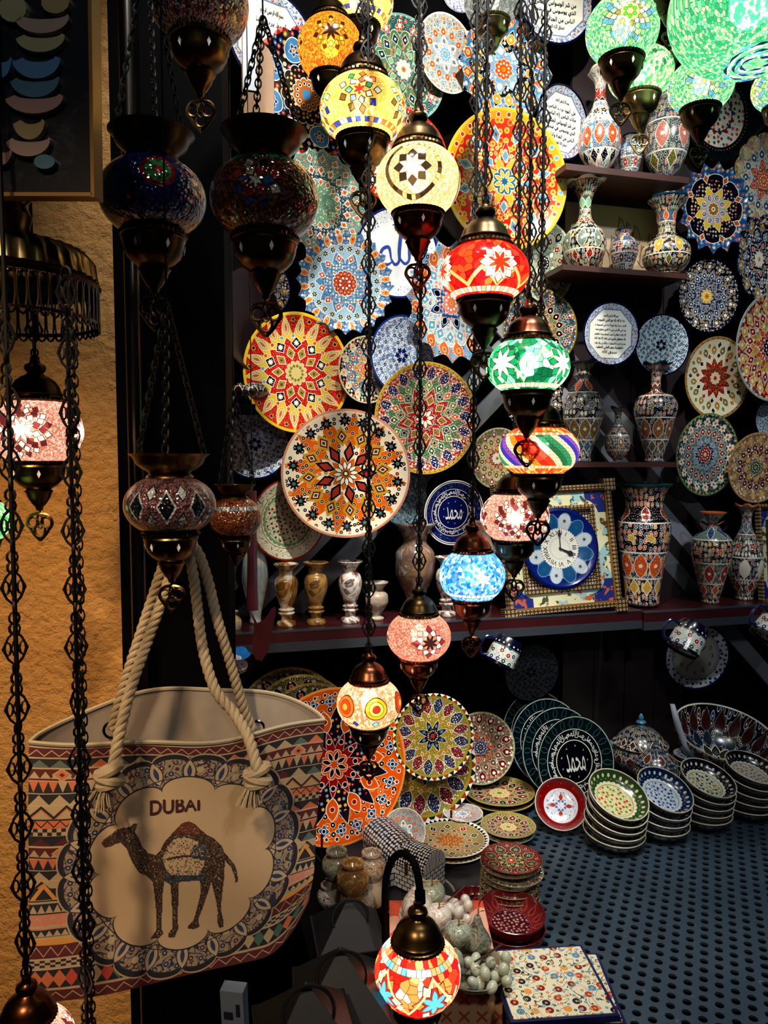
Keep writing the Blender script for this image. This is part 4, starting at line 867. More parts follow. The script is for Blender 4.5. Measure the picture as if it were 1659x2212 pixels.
# hanging cups, jug, wooden hook
cupm = glaze('flowered_cup_enamel', [('fill', -1, 9, H('dfe2dc')), ('vine', 4, .06, GR), ('micro', 4, .26, [RD, BL, GR]), ('fill', -1, .34, NV), ('scal', 16, 0, .28, .34, NV), ('dot', 16, 0, .25, .03, 1, CR), ('line', .36, .015, TL), ('fill', .9, 2, NV)], ctx=lambda g: cyl(g, .5))
for lb, px, py, z, roll, tilt in (('flowered cup hanging upside down below the framed clock', 1090, 1408, 1.9, 152, 12), ('flowered cup hanging in front of the plate clock', 1487, 1378, 1.78, 148, 14), ('white cup hanging at the right edge under the shelf', 1672, 1352, 1.8, 140, 10)):
    o = link('hanging_cup', M().lathe([(.0005, 0), (.42, 0), (.44, .03), (.5, .3), (.52, .7), (.53, 1), (.5, 1), (.48, .6), (.44, .08), (.0005, .06)], 36).mesh('cup', cupm, True), None, P(px, py, z), Euler((rad(tilt), rad(-roll), 0)), .075)
    o.location += -(o.rotation_euler.to_matrix() @ V((0, 0, .5))) * .075
    M().tube(smoothpts([(.5, 0, .85), (.72, 0, .9), (.86, 0, .6), (.78, 0, .3), (.5, 0, .25)], 6), [.055] * 25, 8).build('handle', navy_gl, o)
    tag(o, lb, 'cup', 'cups on hooks')
mb = M().tube([P(545, y, 1.45) for y in (1060, 1150, 1250, 1318)], [.008, .009, .010, .012], 10)
pr = smoothpts([P(x, y, 1.45) for x, y in ((545, 1318), (551, 1352), (560, 1405), (569, 1410), (581, 1370), (590, 1325), (591, 1305))], 6)
bl = [(540, 1318), (549, 1345), (544, 1405), (552, 1424), (566, 1428), (580, 1405), (588, 1360), (597, 1320), (596, 1311), (588, 1312), (572, 1338), (556, 1346)]
vs = [P(x, y, 1.44) for x, y in bl] + [P(x, y, 1.46) for x, y in bl]; n = len(bl)
mb.add(vs, [tuple(range(n)), tuple(range(n, 2 * n))[::-1]] + [(i, i + n, (i + 1) % n + n, (i + 1) % n) for i in range(n)])
hk_ = mb.build('wooden_hook', redwood, smooth=False)
q0 = P(545, 1062, 1.45); M().tube([q0, V((q0.x, q0.y, 3.4))], .0012, 5).build('cord', cable_m, hk_)
tag(hk_, 'dark red curved wooden blade hanging left of the onyx vases', 'ornament')
o = link('ruffled_pitcher', M().lathe([(.0005, 0), (.5, 0), (.8, .3), (.85, .6), (.5, .95), (.45, 1.1), (.95, 1.45), (.9, 1.45), (.4, 1.1), (.0005, 1.0)], 36, wob=lambda t, r, z, i: (r * (1 + .15 * max(0, z - 1.1) * cos(5 * t)), z + .2 * max(0, z - 1.2) * cos(5 * t))).mesh('pitcher', glaze('blue_pitcher_enamel', [('fill', -1, 9, H('c8ccd0')), ('micro', 5, .3, [RD, NV, BL]), ('fill', 1.1, 3, H('3d86b8'))], ctx=lambda g: cyl(g, .8)), True), None, P(508, 1452, 1.62), Euler((.25, .1, 0)), .032)
tag(o, 'blue ruffled pitcher behind the right rope of the bag', 'pitcher')
p = P(508, 1452, 1.62); tag(M().box((p.x - .01, p.y + .12, p.z - .012), (.07, .36, .016)).build('wall_bracket', black_paint, smooth=False), 'black bracket carrying the blue ruffled pitcher', 'bracket')
# ------------------------------------------------------------------ mosaic lamps
def gctx(g):
    pos, x, y, z = g.obj(); r = (x.sq() + y.sq()).rt(); th = turn(g, x, y)
    cm = g.n('ShaderNodeCombineXYZ'); g.put(cm.inputs[0], th * (2 * pi * .92)); g.put(cm.inputs[1], z)
    return (th, z, r * .0 + .92, cm.outputs[0])
def globe_mat(name, layers, lit=True, see=.13, sat=1.0):
    g = G(name, .15); col = paint(g, (polar(g) if name.endswith('bigleaf') else gctx(g)), layers, CR)
    if lit:
        tr = g.n('ShaderNodeBsdfTranslucent'); g.put(tr.inputs[0], col)
        df = g.n('ShaderNodeBsdfGlossy'); df.inputs['Roughness'].default_value = .12; df.inputs[0].default_value = (.9, .9, .9, 1)
        m1 = g.n('ShaderNodeMixShader'); m1.inputs[0].default_value = .06; g.put(m1.inputs[1], tr.outputs[0]); g.put(m1.inputs[2], df.outputs[0])
        tp = g.n('ShaderNodeBsdfTransparent'); g.put(tp.inputs[0], col)
        m2 = g.n('ShaderNodeMixShader'); m2.inputs[0].default_value = see; g.put(m2.inputs[1], m1.outputs[0]); g.put(m2.inputs[2], tp.outputs[0])
        g.t.links.new(m2.outputs[0], g.o.inputs[0])
    else:
        g.color(col); g.b.inputs['Roughness'].default_value = .12; g.b.inputs['Coat Weight'].default_value = .8
        d, c = g.vor(gctx(g)[3], 14, 1); 
        g.put(g.b.inputs['Metallic'], (c > .72) * .6); g.bump(d, .5, .004)
    return g.mat
GT = H('3a2410')     # grout
def stars(n, off, rings, star, md=.62, base=None, rc=0.0):
    lay = ([('fill', 0, md, base)] if base else [])
    for nn, o_, r_, s_, cols in rings: lay.append(('dia', nn, o_, r_, s_ * .92, s_, cols, (.018, GT)))
    for s_ in star: lay.append(s_)
    return ('sub', n, off, rc, md, lay)
def swirl(g, ctx, col):
    T, R, rho, pos = ctx; t = (T * 3 + R * .55).fr()
    c = g.ramp(t, [H('e87a1c'), H('c01c14'), H('d83020'), H('d9c8a0'), H('0e5c3c'), H('1e7a50'), H('d9c8a0'), H('1c2c9c'), H('6a3c9c'), H('d9c8a0')])
    cc = g.ramp((R.ab() > .36) * 1.0, [(1, 1, 1, 1), (0, 0, 0, 1)])
    d, rnd = g.vor(pos, 13, 1)
    c = g.mix(R.ab() > .4, c, g.ramp(rnd, [H('d85a1c'), H('c0301c'), H('e8b060'), H('a83c18')]))
    e, _ = g.vor(pos, 13, .4, 'DISTANCE_TO_EDGE'); return g.mix(e < .05, c, GT)
GL = {
 'amber': ([('crack', 24, [H('c86414'), H('e08a24'), H('a84c10'), H('e8a040')], GT, .07), stars(4, .5, [(14, 0, .44, .07, [H('3c1c08'), H('d88c28')]), (12, .5, .34, .07, [H('c87a1c'), H('e8b050')])], [('star', 8, 0, .1, .28, H('2c1408'))], .56, H('d87f1e'))], (1, .62, .28)),
 'lemon': ([('crack', 26, [H('e0c060'), H('f0dc90'), H('d8b048')], H('9c7a30'), .05), stars(5, 0, [(9, 0, .38, .075, [H('1c2c94'), H('e0702c'), H('2e8c5c'), H('b8c8d8'), H('6a4c28')]), (7, .5, .22, .07, [H('d8e0e0'), H('e06a2c'), H('3c9c74'), H('7c94c4')])], [('star', 6, 0, .05, .13, H('c03020'))], .48), ('tiles', 46, .56, .045, [H('c8a868'), H('e8d8a8'), H('7a5c38')], GT), ('crack', 22, [H('e0c060')], GT, 0) if False else ('tiles', 46, -.52, .04, [H('d8602c'), H('e8d8a8'), H('2c3c94'), H('c89858')], GT)], (1, .8, .5)),
 'cream': ([('crack', 30, [H('d8c08c'), H('e8d8b0'), H('b89858')], H('8c6c38'), .08), ('sub', 3, 0, .0, .72, [('tiles', 30, .6, .05, [H('281c10'), H('c8a868'), H('4a3820')], GT), ('dia', 8, .5, .3, .1, .1, H('2e2416'), (.015, GT)), ('star', 8, 0, .12, .3, H('f4ead0'), (.02, GT))]), ('tiles', 40, .6, .05, [H('e8d8b0'), H('d8c494')], GT)], (1, .85, .62)),
 'red': ([('crack', 6.5, [H('c01410'), H('d8281c'), H('e0481c'), H('8c0c10'), H('c01c14')], H('3c0808'), .03), ('zig', 8, 0, -.42, -.1, .05, H('e8a860')), stars(4, .5, [(8, .5, .3, .1, H('e8dcc0'))], [('star', 8, 0, .16, .36, H('e8dcc0'), (.02, GT)), ('star', 8, 0, .08, .24, H('e03414'), (.015, GT))], .46), ('tiles', 44, -.5, .05, [H('e8dcc0'), H('b0a078')], GT)], (1, .42, .3)),
 'green': ([('crack', 6.5, [H('0e6c40'), H('2c9c64'), H('7cc49c'), H('0a4c30'), H('b8d8b8')], H('0a2818'), .035), ('zig', 6, 0, -.4, .35, .05, H('a8c890')), stars(4, .5, [(8, .5, .3, .1, H('147c4c'))], [('star', 8, 0, .12, .34, H('d8e8d0'), (.02, GT))], .44), ('tiles', 44, -.5, .05, [H('e8e0c8'), H('a8a078')], GT)], (.6, 1, .62)),
 'swirl': ([swirl, ('tiles', 60, .4, .035, [H('d8c89c'), H('8c7c54')], GT), ('tiles', 60, -.4, .035, [H('d8c89c'), H('e0a060')], GT)], (1, .6, .35)),
 'pink': ([('crack', 28, [H('c88c7c'), H('e0b0a0'), H('a8644c')], H('6a3424'), .09), stars(4, .5, [(16, 0, .52, .068, [H('4c1420'), H('e8d4c0')]), (14, .5, .42, .07, [H('e8d4c0'), H('4c1420')]), (10, 0, .31, .075, [H('e8dcc8'), H('5a1c28')])], [('star', 8, 0, .1, .27, H('f0e4d4'), (.02, GT))], .62)], (1, .7, .58)),
 'blue': ([('crack', 13, [H('2c7cb8'), H('8cc4e0'), H('c8e4ec'), H('1c5ca8'), H('5ca4d0'), H('5c84d8')], H('1c4468'), .045), stars(4, .5, [], [('star', 6, 0, .06, .26, H('e0ecf0'))], .4), ('tiles', 36, -.52, .05, [H('d8e4dc'), H('b8c8c0')], GT)], (.55, .8, 1)),
 'rose': ([('crack', 26, [H('c07c68'), H('d8a08c'), H('9c5440')], H('6a3424'), .09), stars(3, 0, [(8, .5, .4, .1, [H('6a1c2c'), H('a85c54')]), (8, 0, .3, .095, H('ecdccc'))], [('star', 8, 0, .08, .24, H('2c1414'), (.02, GT))], .55)], (1, .65, .5)),
 'discs': ([('crack', 14, [H('d8b890'), H('c88c70'), H('c87c50'), H('dcc8a8')], H('6a4428'), .06), ('dot', 6, .5, .1, .3, 1, [H('d8961c'), H('c01c14'), H('7c2c14'), H('d85c1c')], (.03, GT)), ('dot', 6, .5, .1, .2, 1, [H('e8c050'), H('9c3c1c'), H('d03414')], (.02, GT)), ('dot', 6, .5, .1, .1, 1, [H('d88c2c'), H('c02818')], (.02, GT)), ('dia', 9, 0, -.38, .09, .09, [H('1c2c94'), H('1c7c4c'), H('5cacd0'), H('e8dcc0')], (.02, GT))], (1, .68, .4)),
 'table': ([('crack', 6, [H('c81c14'), H('e03820'), H('e88c48'), H('b8141c'), H('e8d8b8')], H('4a1008'), .035), ('sub', 5, 0, -.1, .5, [('fill', .0, .36, H('c81c14')), ('dia', 6, .5, .34, .1, .12, [H('e87c3c'), H('e8dcc0')], (.02, GT)), ('star', 6, 0, .1, .3, H('4cb0dc'), (.03, H('1c4c68')))]), ('zig', 5, 0, -.4, .4, .045, H('e8c888')), ('tiles', 44, .5, .06, [H('e8d8b8'), H('5cb0d8'), H('b89868')], GT)], (1, .5, .3)),
 'leaf': ([('crack', 22, [H('4c9c64'), H('84bc7c'), H('2c7c5c'), H('b8cc94')], H('245430'), .05), ('sub', 3, 0, -.04, .72, [('dia', 20, 0, .62, .075, .09, [H('4c84b4'), H('6cb05c')], (.012, GT)), ('dia', 18, .5, .51, .075, .09, [H('9cc474'), H('4c7cac')], (.012, GT)), ('dia', 16, 0, .40, .07, .085, [H('e0e8d0'), H('8cc484')], (.012, GT)), ('dia', 14, .5, .29, .06, .07, [H('8c7434'), H('e8e4c0')], (.012, GT)), ('fill', 0, .22, H('d8cc6c')), ('dot', 6, 0, .13, .045, 1, H('4ca02c'), (.012, GT))])], (.85, 1, .85)),
 'leaf2': ([('crack', 12, [H('4c9c54'), H('9cc484'), H('2c7c4c'), H('d0d89c'), H('7cb87c')], H('1c4c2c'), .045), ('dia', 9, 0, .2, .07, .08, H('0e5434'), (.012, GT)), ('dia', 9, .5, -.1, .06, .07, H('0e6438'), (.012, GT))], (.85, 1, .85)),
 'bigleaf': ([('crack', 30, [H('3c9c64'), H('7cc48c'), H('2c8454'), H('a8d08c')], H('1c5438'), .06), ('star', 9, 0, .0, .0, H('1c5438')), ('sub', 1, 0, .0, .93, [('dia', 34, 0, .86, .06, .07, [H('2c5cb4'), H('4c84d0')]), ('dia', 34, .5, .78, .06, .07, H('0c1c2c')), ('dia', 30, 0, .7, .06, .07, H('d8e8d8')), ('dia', 28, .5, .61, .055, .07, [H('4ca05c'), H('7cc474')]), ('dia', 26, 0, .52, .055, .065, H('101c3c')), ('dia', 22, .5, .44, .055, .06, [H('5c84dc'), H('3c6ccc')]), ('dia', 18, 0, .35, .055, .06, H('d8e8d8')), ('dia', 14, .5, .26, .05, .06, H('101c3c')), ('dot', 8, .5, .14, .05, 1, H('5cb85c'))])], (.85, 1, .9)),
 'crystal': ([('crack', 9, [H('a8aca8'), H('c8ccc4'), H('8c9090')], H('4c5050'), .05)], (1, 1, .9)),
}
UG = {
 'patchwork': [('crack', 26, [H('b89c90'), H('9c3020'), H('d8c8bc'), H('3c2c44'), H('a86c50')], H('2c2424'), .08), ('sub', 4, .5, 0, .45, [('dia', 8, .5, .36, .1, .12, H('c85c28'), (.02, CR)), ('star', 6, 0, .1, .3, H('141c4c'), (.02, GY))])],
 'navy': [('crack', 26, [H('0c1444'), H('101c5c'), H('081034')], H('04081c'), .05), ('dot', 5, 0, .2, .3, 1, H('6c1410')), ('dot', 5, 0, .2, .22, 1, H('2c6c3c')), ('dot', 5, 0, .2, .08, 1, H('8c2418'))],
 'harlequin': [('crack', 24, [H('5c2014'), H('7c3c20'), H('3c1810'), H('5c4c2c')], H('140c0c'), .07), stars(4, .5, [(8, 0, .34, .1, [H('b0a890'), H('100c14'), H('8c2c1c'), H('24385c')]), (6, .5, .2, .1, [H('1c4c7c'), H('b8a878'), H('7c1c14')])], [('star', 6, 0, .04, .12, H('d0c8b0'))], .5), ('tiles', 50, .52, .06, [H('0c5c44'), H('107c5c'), H('0a4434')], H('04140e'))],
 'garnet': [('crack', 24, [H('3c1c24'), H('5c2c34'), H('2c141c')], H('8c7c78'), .04), ('dia', 9, 0, .0, .16, .3, H('0c0c10'), (.03, GY)), ('dia', 9, .5, .3, .1, .15, H('8c9498'), (.02, BK)), ('dia', 9, .5, -.3, .1, .15, H('6c747c'), (.02, BK))],
 'amberdark': [('crack', 22, [H('5c3410'), H('7c4c1c'), H('3c1c0c'), H('8c2c14')], H('14100c'), .07), ('tiles', 18, .38, .09, [H('a8a49c'), H('6c6c6c')], BK)],
}
GMC = {}
def gmat(k, lit=True):
    if k not in GMC: GMC[k] = globe_mat('mosaic_glass_' + k, GL[k][0] if lit else UG[k], lit)
    return GMC[k]
CAPP = [(.60, -.02), (.63, .02), (.61, .07), (.57, .09), (.56, .13), (.585, .16), (.55, .2), (.5, .34), (.42, .46), (.31, .55), (.2, .6), (.17, .64), (.21, .68), (.235, .75), (.21, .82), (.13, .86), (.1, .92), (.1, 1.0), (.0005, 1.02)]
HOLP = [(.58, .02), (.64, .0), (.62, -.06), (.58, -.08), (.6, -.13), (.58, -.17), (.56, -.3), (.5, -.44), (.4, -.55), (.29, -.62), (.26, -.64), (.31, -.68), (.27, -.74), (.24, -.83), (.15, -.98), (.09, -1.04), (.07, -1.12), (.0005, -1.14)]
def rib(t, r, z, i, R0=.6): return (r * (1 + .018 * cos(40 * t)) if abs(z) < .12 and r > .5 else r, z)
CAPM = M().lathe(CAPP, 80, wob=rib); HOLM = M().lathe(HOLP, 80, wob=rib)
MEs = {}
def shared(key, fn):
    if key not in MEs: MEs[key] = fn()
    return MEs[key]
def orn(ring=.0017, s=1.0):
    "one ornamental chain motif: two pointed eyes side by side"
    mb = M()
    for sg in (1, -1):
        mb.tube([(0, 0, .0195 * s), (sg * .007 * s, 0, .012 * s), (sg * .0125 * s, 0, 0), (sg * .007 * s, 0, -.012 * s), (0, 0, -.0195 * s)], ring, 4)
        mb.tube([(sg * .0075 * s + .0032 * s * cos(a), 0, .0075 * s * sin(a)) for a in np.linspace(0, 2 * pi, 9)[:-1]], ring * .8, 4, True)
        mb.tube([(0, 0, .012 * s), (sg * .004 * s, 0, 0), (0, 0, -.012 * s)], ring * .7, 4)
    return mb
def ringm(r, th=.001):
    return M().tube([(r * cos(a), 0, r * 1.25 * sin(a)) for a in np.linspace(0, 2 * pi, 10)[:-1]], th, 4, True)
ORN = orn(); RNG = ringm(.0054, .0015)
def chain_mesh(L, seed=0, kind='orn'):
    r = random.Random(seed); mb = M(); z = .006
    while z < L:
        if kind == 'orn':
            for src, dz in ((RNG, .0), (RNG, .012), (ORN, .034), (RNG, .056)):
                a = r.uniform(-.5, .5) + (pi / 2 if src is RNG and dz == .012 else 0); Rm = Matrix.Translation((0, 0, z + dz)) @ Matrix.Rotation(a, 4, 'Z')
                mb.add([Rm @ V(v) for v in src.v], src.f)
            z += .068
        else:
            Rm = Matrix.Translation((0, 0, z)) @ Matrix.Rotation((pi / 2) * (int(z / .0105) % 2) + .3, 4, 'Z')
            mb.add([Rm @ V((v[0] * .75, v[1], v[2] * 1.15)) for v in RNG.v], RNG.f); z += .0105
    return mb
def finial(s=1.0):
    mb = M(); t = .035 * s
    def lp(cx, cz, rx, rz): mb.tube([(cx + rx * cos(a), 0, cz + rz * sin(a)) for a in np.linspace(0, 2 * pi, 13)[:-1]], t * .8, 5, True)
    mb.tube([(0, 0, 0), (0, 0, -.12)], t, 5)
    lp(-.15, -.28, .12, .12); lp(.15, -.28, .12, .12); lp(0, -.46, .12, .15); lp(0, -.26, .07, .16)
    for sg in (1, -1): mb.tube(smoothpts([(0, 0, -.08), (sg * .2, 0, -.12), (sg * .29, 0, -.3), (sg * .2, 0, -.46), (sg * .12, 0, -.58), (0, 0, -.7)], 4), t, 5)
    return mb
FINM = finial()
def globe_prof(hb, neck=.57, e=.9):
    tt = math.acos(neck ** (1 / e)); out = []
    for i in range(29):
        t = -tt + 2 * tt * i / 28; out.append((max(cos(t), 0) ** e, hb * sin(t) / sin(tt)))
    return out
def lamp(label, px, py, wpx, hpx, z, glass, power=1.2, cap=bronze, hold=bronze, rot=0.0, chain=True, lit=True, bowl=False, top=-160, group='hanging mosaic lamps', seed=1, fin=True, chz=None, hashold=True, br=.8):
    p = P(px, py, z); a = wpx / 2 / FPX * z; hb = hpx / wpx
    root = bpy.data.objects.new('mosaic_lamp', None); C.objects.link(root); root.location = p; root.scale = (a,) * 3; root.rotation_euler = (0, 0, rot)
    root.empty_display_size = .1
    tag(root, label, 'lamp', group)
    neck = .5 if bowl else .57
    gp_ = globe_prof(hb, neck)
    if not hashold: gp_ = [(neck * q_, -hb - .06 * (1 - q_ ** 2)) for q_ in (.01, .3, .6, .85)] + gp_
    M().lathe(gp_, 72).build('glass_globe', gmat(glass, lit), root, ang=180)
    ho = None
    if hashold: ho = link('holder', shared('hol' + hold.name, lambda: HOLM.mesh('holder', hold)), root, (0, 0, -hb))
    M2 = shared('stud', lambda: M().add([(.0, -.59, -.2), (.04, -.585, -.29), (0, -.56, -.38), (-.04, -.585, -.29), (0, -.5, -.29)], [(0, 3, 2, 1), (0, 1, 4), (1, 2, 4), (2, 3, 4), (3, 0, 4)]).mesh('stud', white_gl, False))
    if ho:
        for k in range(6): link('mirror_stud', M2, ho, None, Euler((0, 0, 2 * pi * k / 6 + .35)))
    if fin: link('finial', shared('fin' + hold.name, lambda: FINM.mesh('finial', hold)), root, (0, 0, -hb - 1.12), Euler((0, 0, -rot)))
    if not bowl:
        link('cap', shared('cap' + cap.name, lambda: CAPM.mesh('cap', cap)), root, (0, 0, hb))
        zt = hb + 1.0
    else:
        bp = [(.3, -.02), (.52, .0), (.5, .06), (.44, .1), (.47, .16), (.62, .22), (.78, .36), (.84, .52), (.93, .6), (.95, .62), (.92, .62), (.8, .5), (.72, .36), (.5, .24), (.001, .2)]
        bp = [(x_ * br / .95 if x_ > .6 else x_, z_ * .85) for x_, z_ in bp]
        b = link('bowl', shared('bowl%g' % br + cap.name, lambda: M().lathe(bp, 64).mesh('bowl', cap)), root, (0, 0, hb))
        hk = V((0, 0, hb + .6 + (chz or 2.4)))
        for k in range(3):
            t = 2 * pi * k / 3 + .5; A = V((br * .95 * cos(t), br * .95 * sin(t), hb + .52)); d = (hk - A); L = d.length * a
            cm_ = chain_mesh(L, k, 'plain').mesh('chain', iron)
            link('chain', cm_, root, A, d.to_track_quat('Z', 'Y').to_matrix(), 1 / a)
        zt = hk.z
    if chain:
        zw = P(px, top, z).z; L = zw - (p.z + zt * a)
        if L > .02:
            link('chain', chain_mesh(L, seed).mesh('chain', iron), root, (0, 0, zt), Euler((0, 0, -rot + random.Random(seed).uniform(-.3, .3))), 1 / a)
        Lc = 3.4 - (p.z + zt * a)
        cb = M().tube([(.0, 0, 0), (.0015, 0, .3 * Lc), (-.001, 0, .6 * Lc), (0, 0, Lc)], .0027, 6).mesh('cable', cable_m)
        link('cable', cb, root, (0, 0, zt), None, 1 / a)
    elif bowl:
        Lc = 3.4 - (p.z + zt * a); link('cable', M().tube([(0, 0, 0), (0, 0, Lc)], .0014, 5).mesh('cable', iron), root, (0, 0, zt), None, 1 / a)
    if lit:
        bc = tuple(.45 + .55 * c for c in GL[glass][1]); bk_ = 'bulb%g_' % power + glass
        def mkb():
            g = G('glowing_bulb_' + glass); em = g.n('ShaderNodeEmission'); em.inputs[0].default_value = bc + (1,); em.inputs[1].default_value = 62 * power / .85
            g.t.links.new(em.outputs[0], g.o.inputs[0]); return g.mat
        bm_ = shared(bk_ + 'mat', mkb)
        rb = .27
        M().lathe([(max(.001, rb * cos(t)), rb * 1.15 * sin(t)) for t in np.linspace(-pi / 2, pi / 2, 7)], 10).build('bulb', bm_, root, ang=180).location = (0, 0, .05)
    return root
PW = .62
lamp('amber star lamp hanging behind the yellow one, near the top', 713, 106, 140, 112, 1.5, 'amber', PW, rot=.1, seed=1)
lamp('pale yellow lamp with coloured diamonds cut by the top edge', 774, 5, 152, 100, 1.62, 'lemon', PW, rot=.4, seed=2, chain=False)
lamp('yellow mosaic lamp with blue, green and orange diamonds', 784, 238, 186, 118, 1.25, 'lemon', PW, rot=-.05, hold=brass, seed=3)
lamp('cream lamp with a white star inside an arc of dark tiles', 903, 393, 182, 130, 1.25, 'cream', PW, rot=-.18, hold=copper, seed=4)
lamp('red lamp with a white and red eight pointed star', 1047, 590, 190, 112, 1.2, 'red', PW, rot=.2, seed=5)
lamp('green and white triangle mosaic lamp below the red one', 1140, 792, 180, 105, 1.22, 'green', PW, cap=copper, rot=.75, seed=6)
lamp('red, green, blue and orange swirled lamp below the green one', 1164, 974, 172, 98, 1.28, 'swirl', PW, rot=.3, seed=7)
lamp('pink lamp with a maroon and white checkered star, in front of the framed clock', 1112, 1116, 148, 98, 1.36, 'pink', PW, rot=-.15, seed=8)
lamp('light blue crushed glass lamp left of the framed clock', 1020, 1243, 142, 100, 1.33, 'blue', PW, cap=copper, hold=copper, rot=.2, seed=9)
lamp('rose coloured lamp with a small dark star, lower right of the onyx vases', 905, 1374, 138, 92, 1.33, 'rose', PW, hold=copper, rot=.3, seed=10)
lamp('lamp with red and yellow round rosettes, lowest of the central cascade', 797, 1518, 140, 92, 1.28, 'discs', PW, cap=copper, rot=.25, seed=11)
lamp('pink lamp with purple star in front of the ochre wall', 80, 932, 190, 128, 1.12, 'pink', PW * .85, hold=brass, rot=.1, seed=12, top=700)
lamp('green diamond mosaic lamp at the upper right, left of the large green one', 1344, 66, 154, 118, 1.4, 'leaf', PW, cap=silvery, rot=-.1, seed=13)
lamp('green crackle lamp with dark green diamonds, behind two other green lamps', 1384, 160, 138, 88, 1.6, 'leaf2', PW, hold=silvery, rot=.1, seed=14, chain=False)
lamp('small green diamond lamp in front of the dark green rimmed dish', 1514, 187, 136, 92, 1.45, 'leaf', PW, cap=silvery, rot=-.1, seed=15, chain=False)
lamp('very large green and blue mosaic shade in the upper right corner', 1622, 14, 340, 222, 1.3, 'bigleaf', PW * .8, rot=-.1, seed=16, chain=False, fin=False, hashold=False)
lamp('green lamp cut off by the right edge', 1690, 190, 124, 80, 1.5, 'leaf', PW, rot=.3, seed=17, chain=False)
lamp('green lamp above the small green lamps, only its dark holder in view', 1450, -42, 120, 70, 1.35, 'leaf2', PW, rot=.3, seed=18)
lamp('green crackle lamp cut off by the left edge', -34, 1125, 110, 80, 1.05, 'leaf2', PW, rot=.3, seed=19, chain=False)
lamp('faintly lit clear crystal lamp at the top edge over the toothed plate', 1064, 2, 122, 84, 1.55, 'crystal', .12, hold=silvery, rot=.3, seed=20, chain=False, fin=False)  # weak bulb glows inside this globe
UL = 'unlit mosaic lamps in the dark on the left'
lamp('unlit red and white patchwork lamp at the upper left', 430, 8, 212, 150, 1.15, 'patchwork', lit=False, hold=brass, rot=.2, chain=False, group=UL)
lamp('unlit dark navy lamp under a shallow bronze bowl', 330, 428, 226, 150, 1.1, 'navy', lit=False, bowl=True, chain=False, group=UL, chz=3.4, rot=.4)
lamp('unlit harlequin lamp with a green beaded band under a bronze bowl', 572, 432, 232, 160, 1.0, 'harlequin', lit=False, bowl=True, chain=False, group=UL, hold=brass, chz=2.0)
lamp('unlit garnet lamp with black diamonds hanging above the rope handles', 368, 1091, 195, 118, .98, 'garnet', lit=False, bowl=True, cap=brass, hold=brass, chain=False, group=UL, chz=3.2, rot=.2, br=.88)
lamp('small unlit amber lamp under a bowl beside the dark red hook', 508, 1118, 112, 84, 1.25, 'amberdark', lit=False, bowl=True, cap=bronze, chain=False, group=UL, chz=3.5, fin=False)

# lamps of the big ring chandelier: two long chains and the low lamp
lamp('brass capped lamp at the bottom left corner with a pink globe', 62, 2262, 190, 130, .85, 'pink', PW * 1.2, cap=copper, rot=.3, seed=22, top=700)
o = link('hanging_chain', chain_mesh(P(190, 690, .9).z - P(190, 2300, .9).z, 5).mesh('chain', iron), None, P(190, 2300, .9) + V((0, 0, 0)))
tag(o, 'long ornamental black chain hanging in front of the bag, right of the two', 'chain')
cb = M().tube([(0, 0, 0), (0, 0, P(190, 690, .9).z - P(190, 2300, .9).z)], .0024, 6).build('cable', cable_m, o)
link('second_chain', chain_mesh(P(190, 690, .9).z - P(190, 2300, .9).z, 9, 'plain').mesh('chain', iron), o, (.004, .006, 0))
# ring chandelier
RC = P(12, 612, .95); RR = 190 / FPX * .95
root = bpy.data.objects.new('ring_chandelier', None); C.objects.link(root); root.location = RC
tag(root, 'large bronze ring chandelier with pierced rim cut by the left edge', 'chandelier')
k = RR
M().lathe([(k * .96, .008), (k * 1.0, .004), (k * 1.02, .0), (k * 1.0, -.004), (k * .96, -.004), (k * .94, 0), (k * .96, .008)], 96).lathe([(k * .98, -.045), (k * 1.0, -.046), (k * 1.0, -.05), (k * .98, -.05)], 96).build('ring', bronze, root)
M().lathe([(k * .98, .008), (k * .95, .03), (k * .86, .042), (k * .8, .04), (k * .8, .036), (k * .88, .03), (k * .94, .01)], 144, wob=lambda t, r, z, i: (r * (1 + .02 * cos(36 * t + z * 60)), z)).build('gadroon_rim', silvery, root)
mb = M()
for i in range(56):
    t = 2 * pi * i / 56; c_, s_ = cos(t), sin(t); rr = k * .99
    for dd in (-.022, .022): mb.tube([(rr * cos(t + dd), rr * sin(t + dd), -.004), (rr * cos(t + dd * .35), rr * sin(t + dd * .35), -.014), (rr * cos(t + dd * .35), rr * sin(t + dd * .35), -.034), (rr * cos(t + dd), rr * sin(t + dd), -.046)], .0013, 4)
    mb.tube([(rr * cos(t + .112 * q), rr * sin(t + .112 * q), -.048 - .008 * (1 - (2 * q - 1) ** 2)) for q in (0, .25, .5, .75, 1)], .0016, 4)
mb.build('filigree_band', bronze, root)
M().lathe([(k * .8, .04), (k * .6, .05), (k * .3, .06), (.03, .07), (.034, .085), (.026, .1), (.04, .115), (.046, .135), (.03, .15), (.02, .16), (.03, .17), (.012, .2), (.0005, .21)], 48).build('dome', brass, root)
M().tube([(0, 0, .2), (0, 0, 3.4 - RC.z)], .004, 8).build('rod', iron, root)

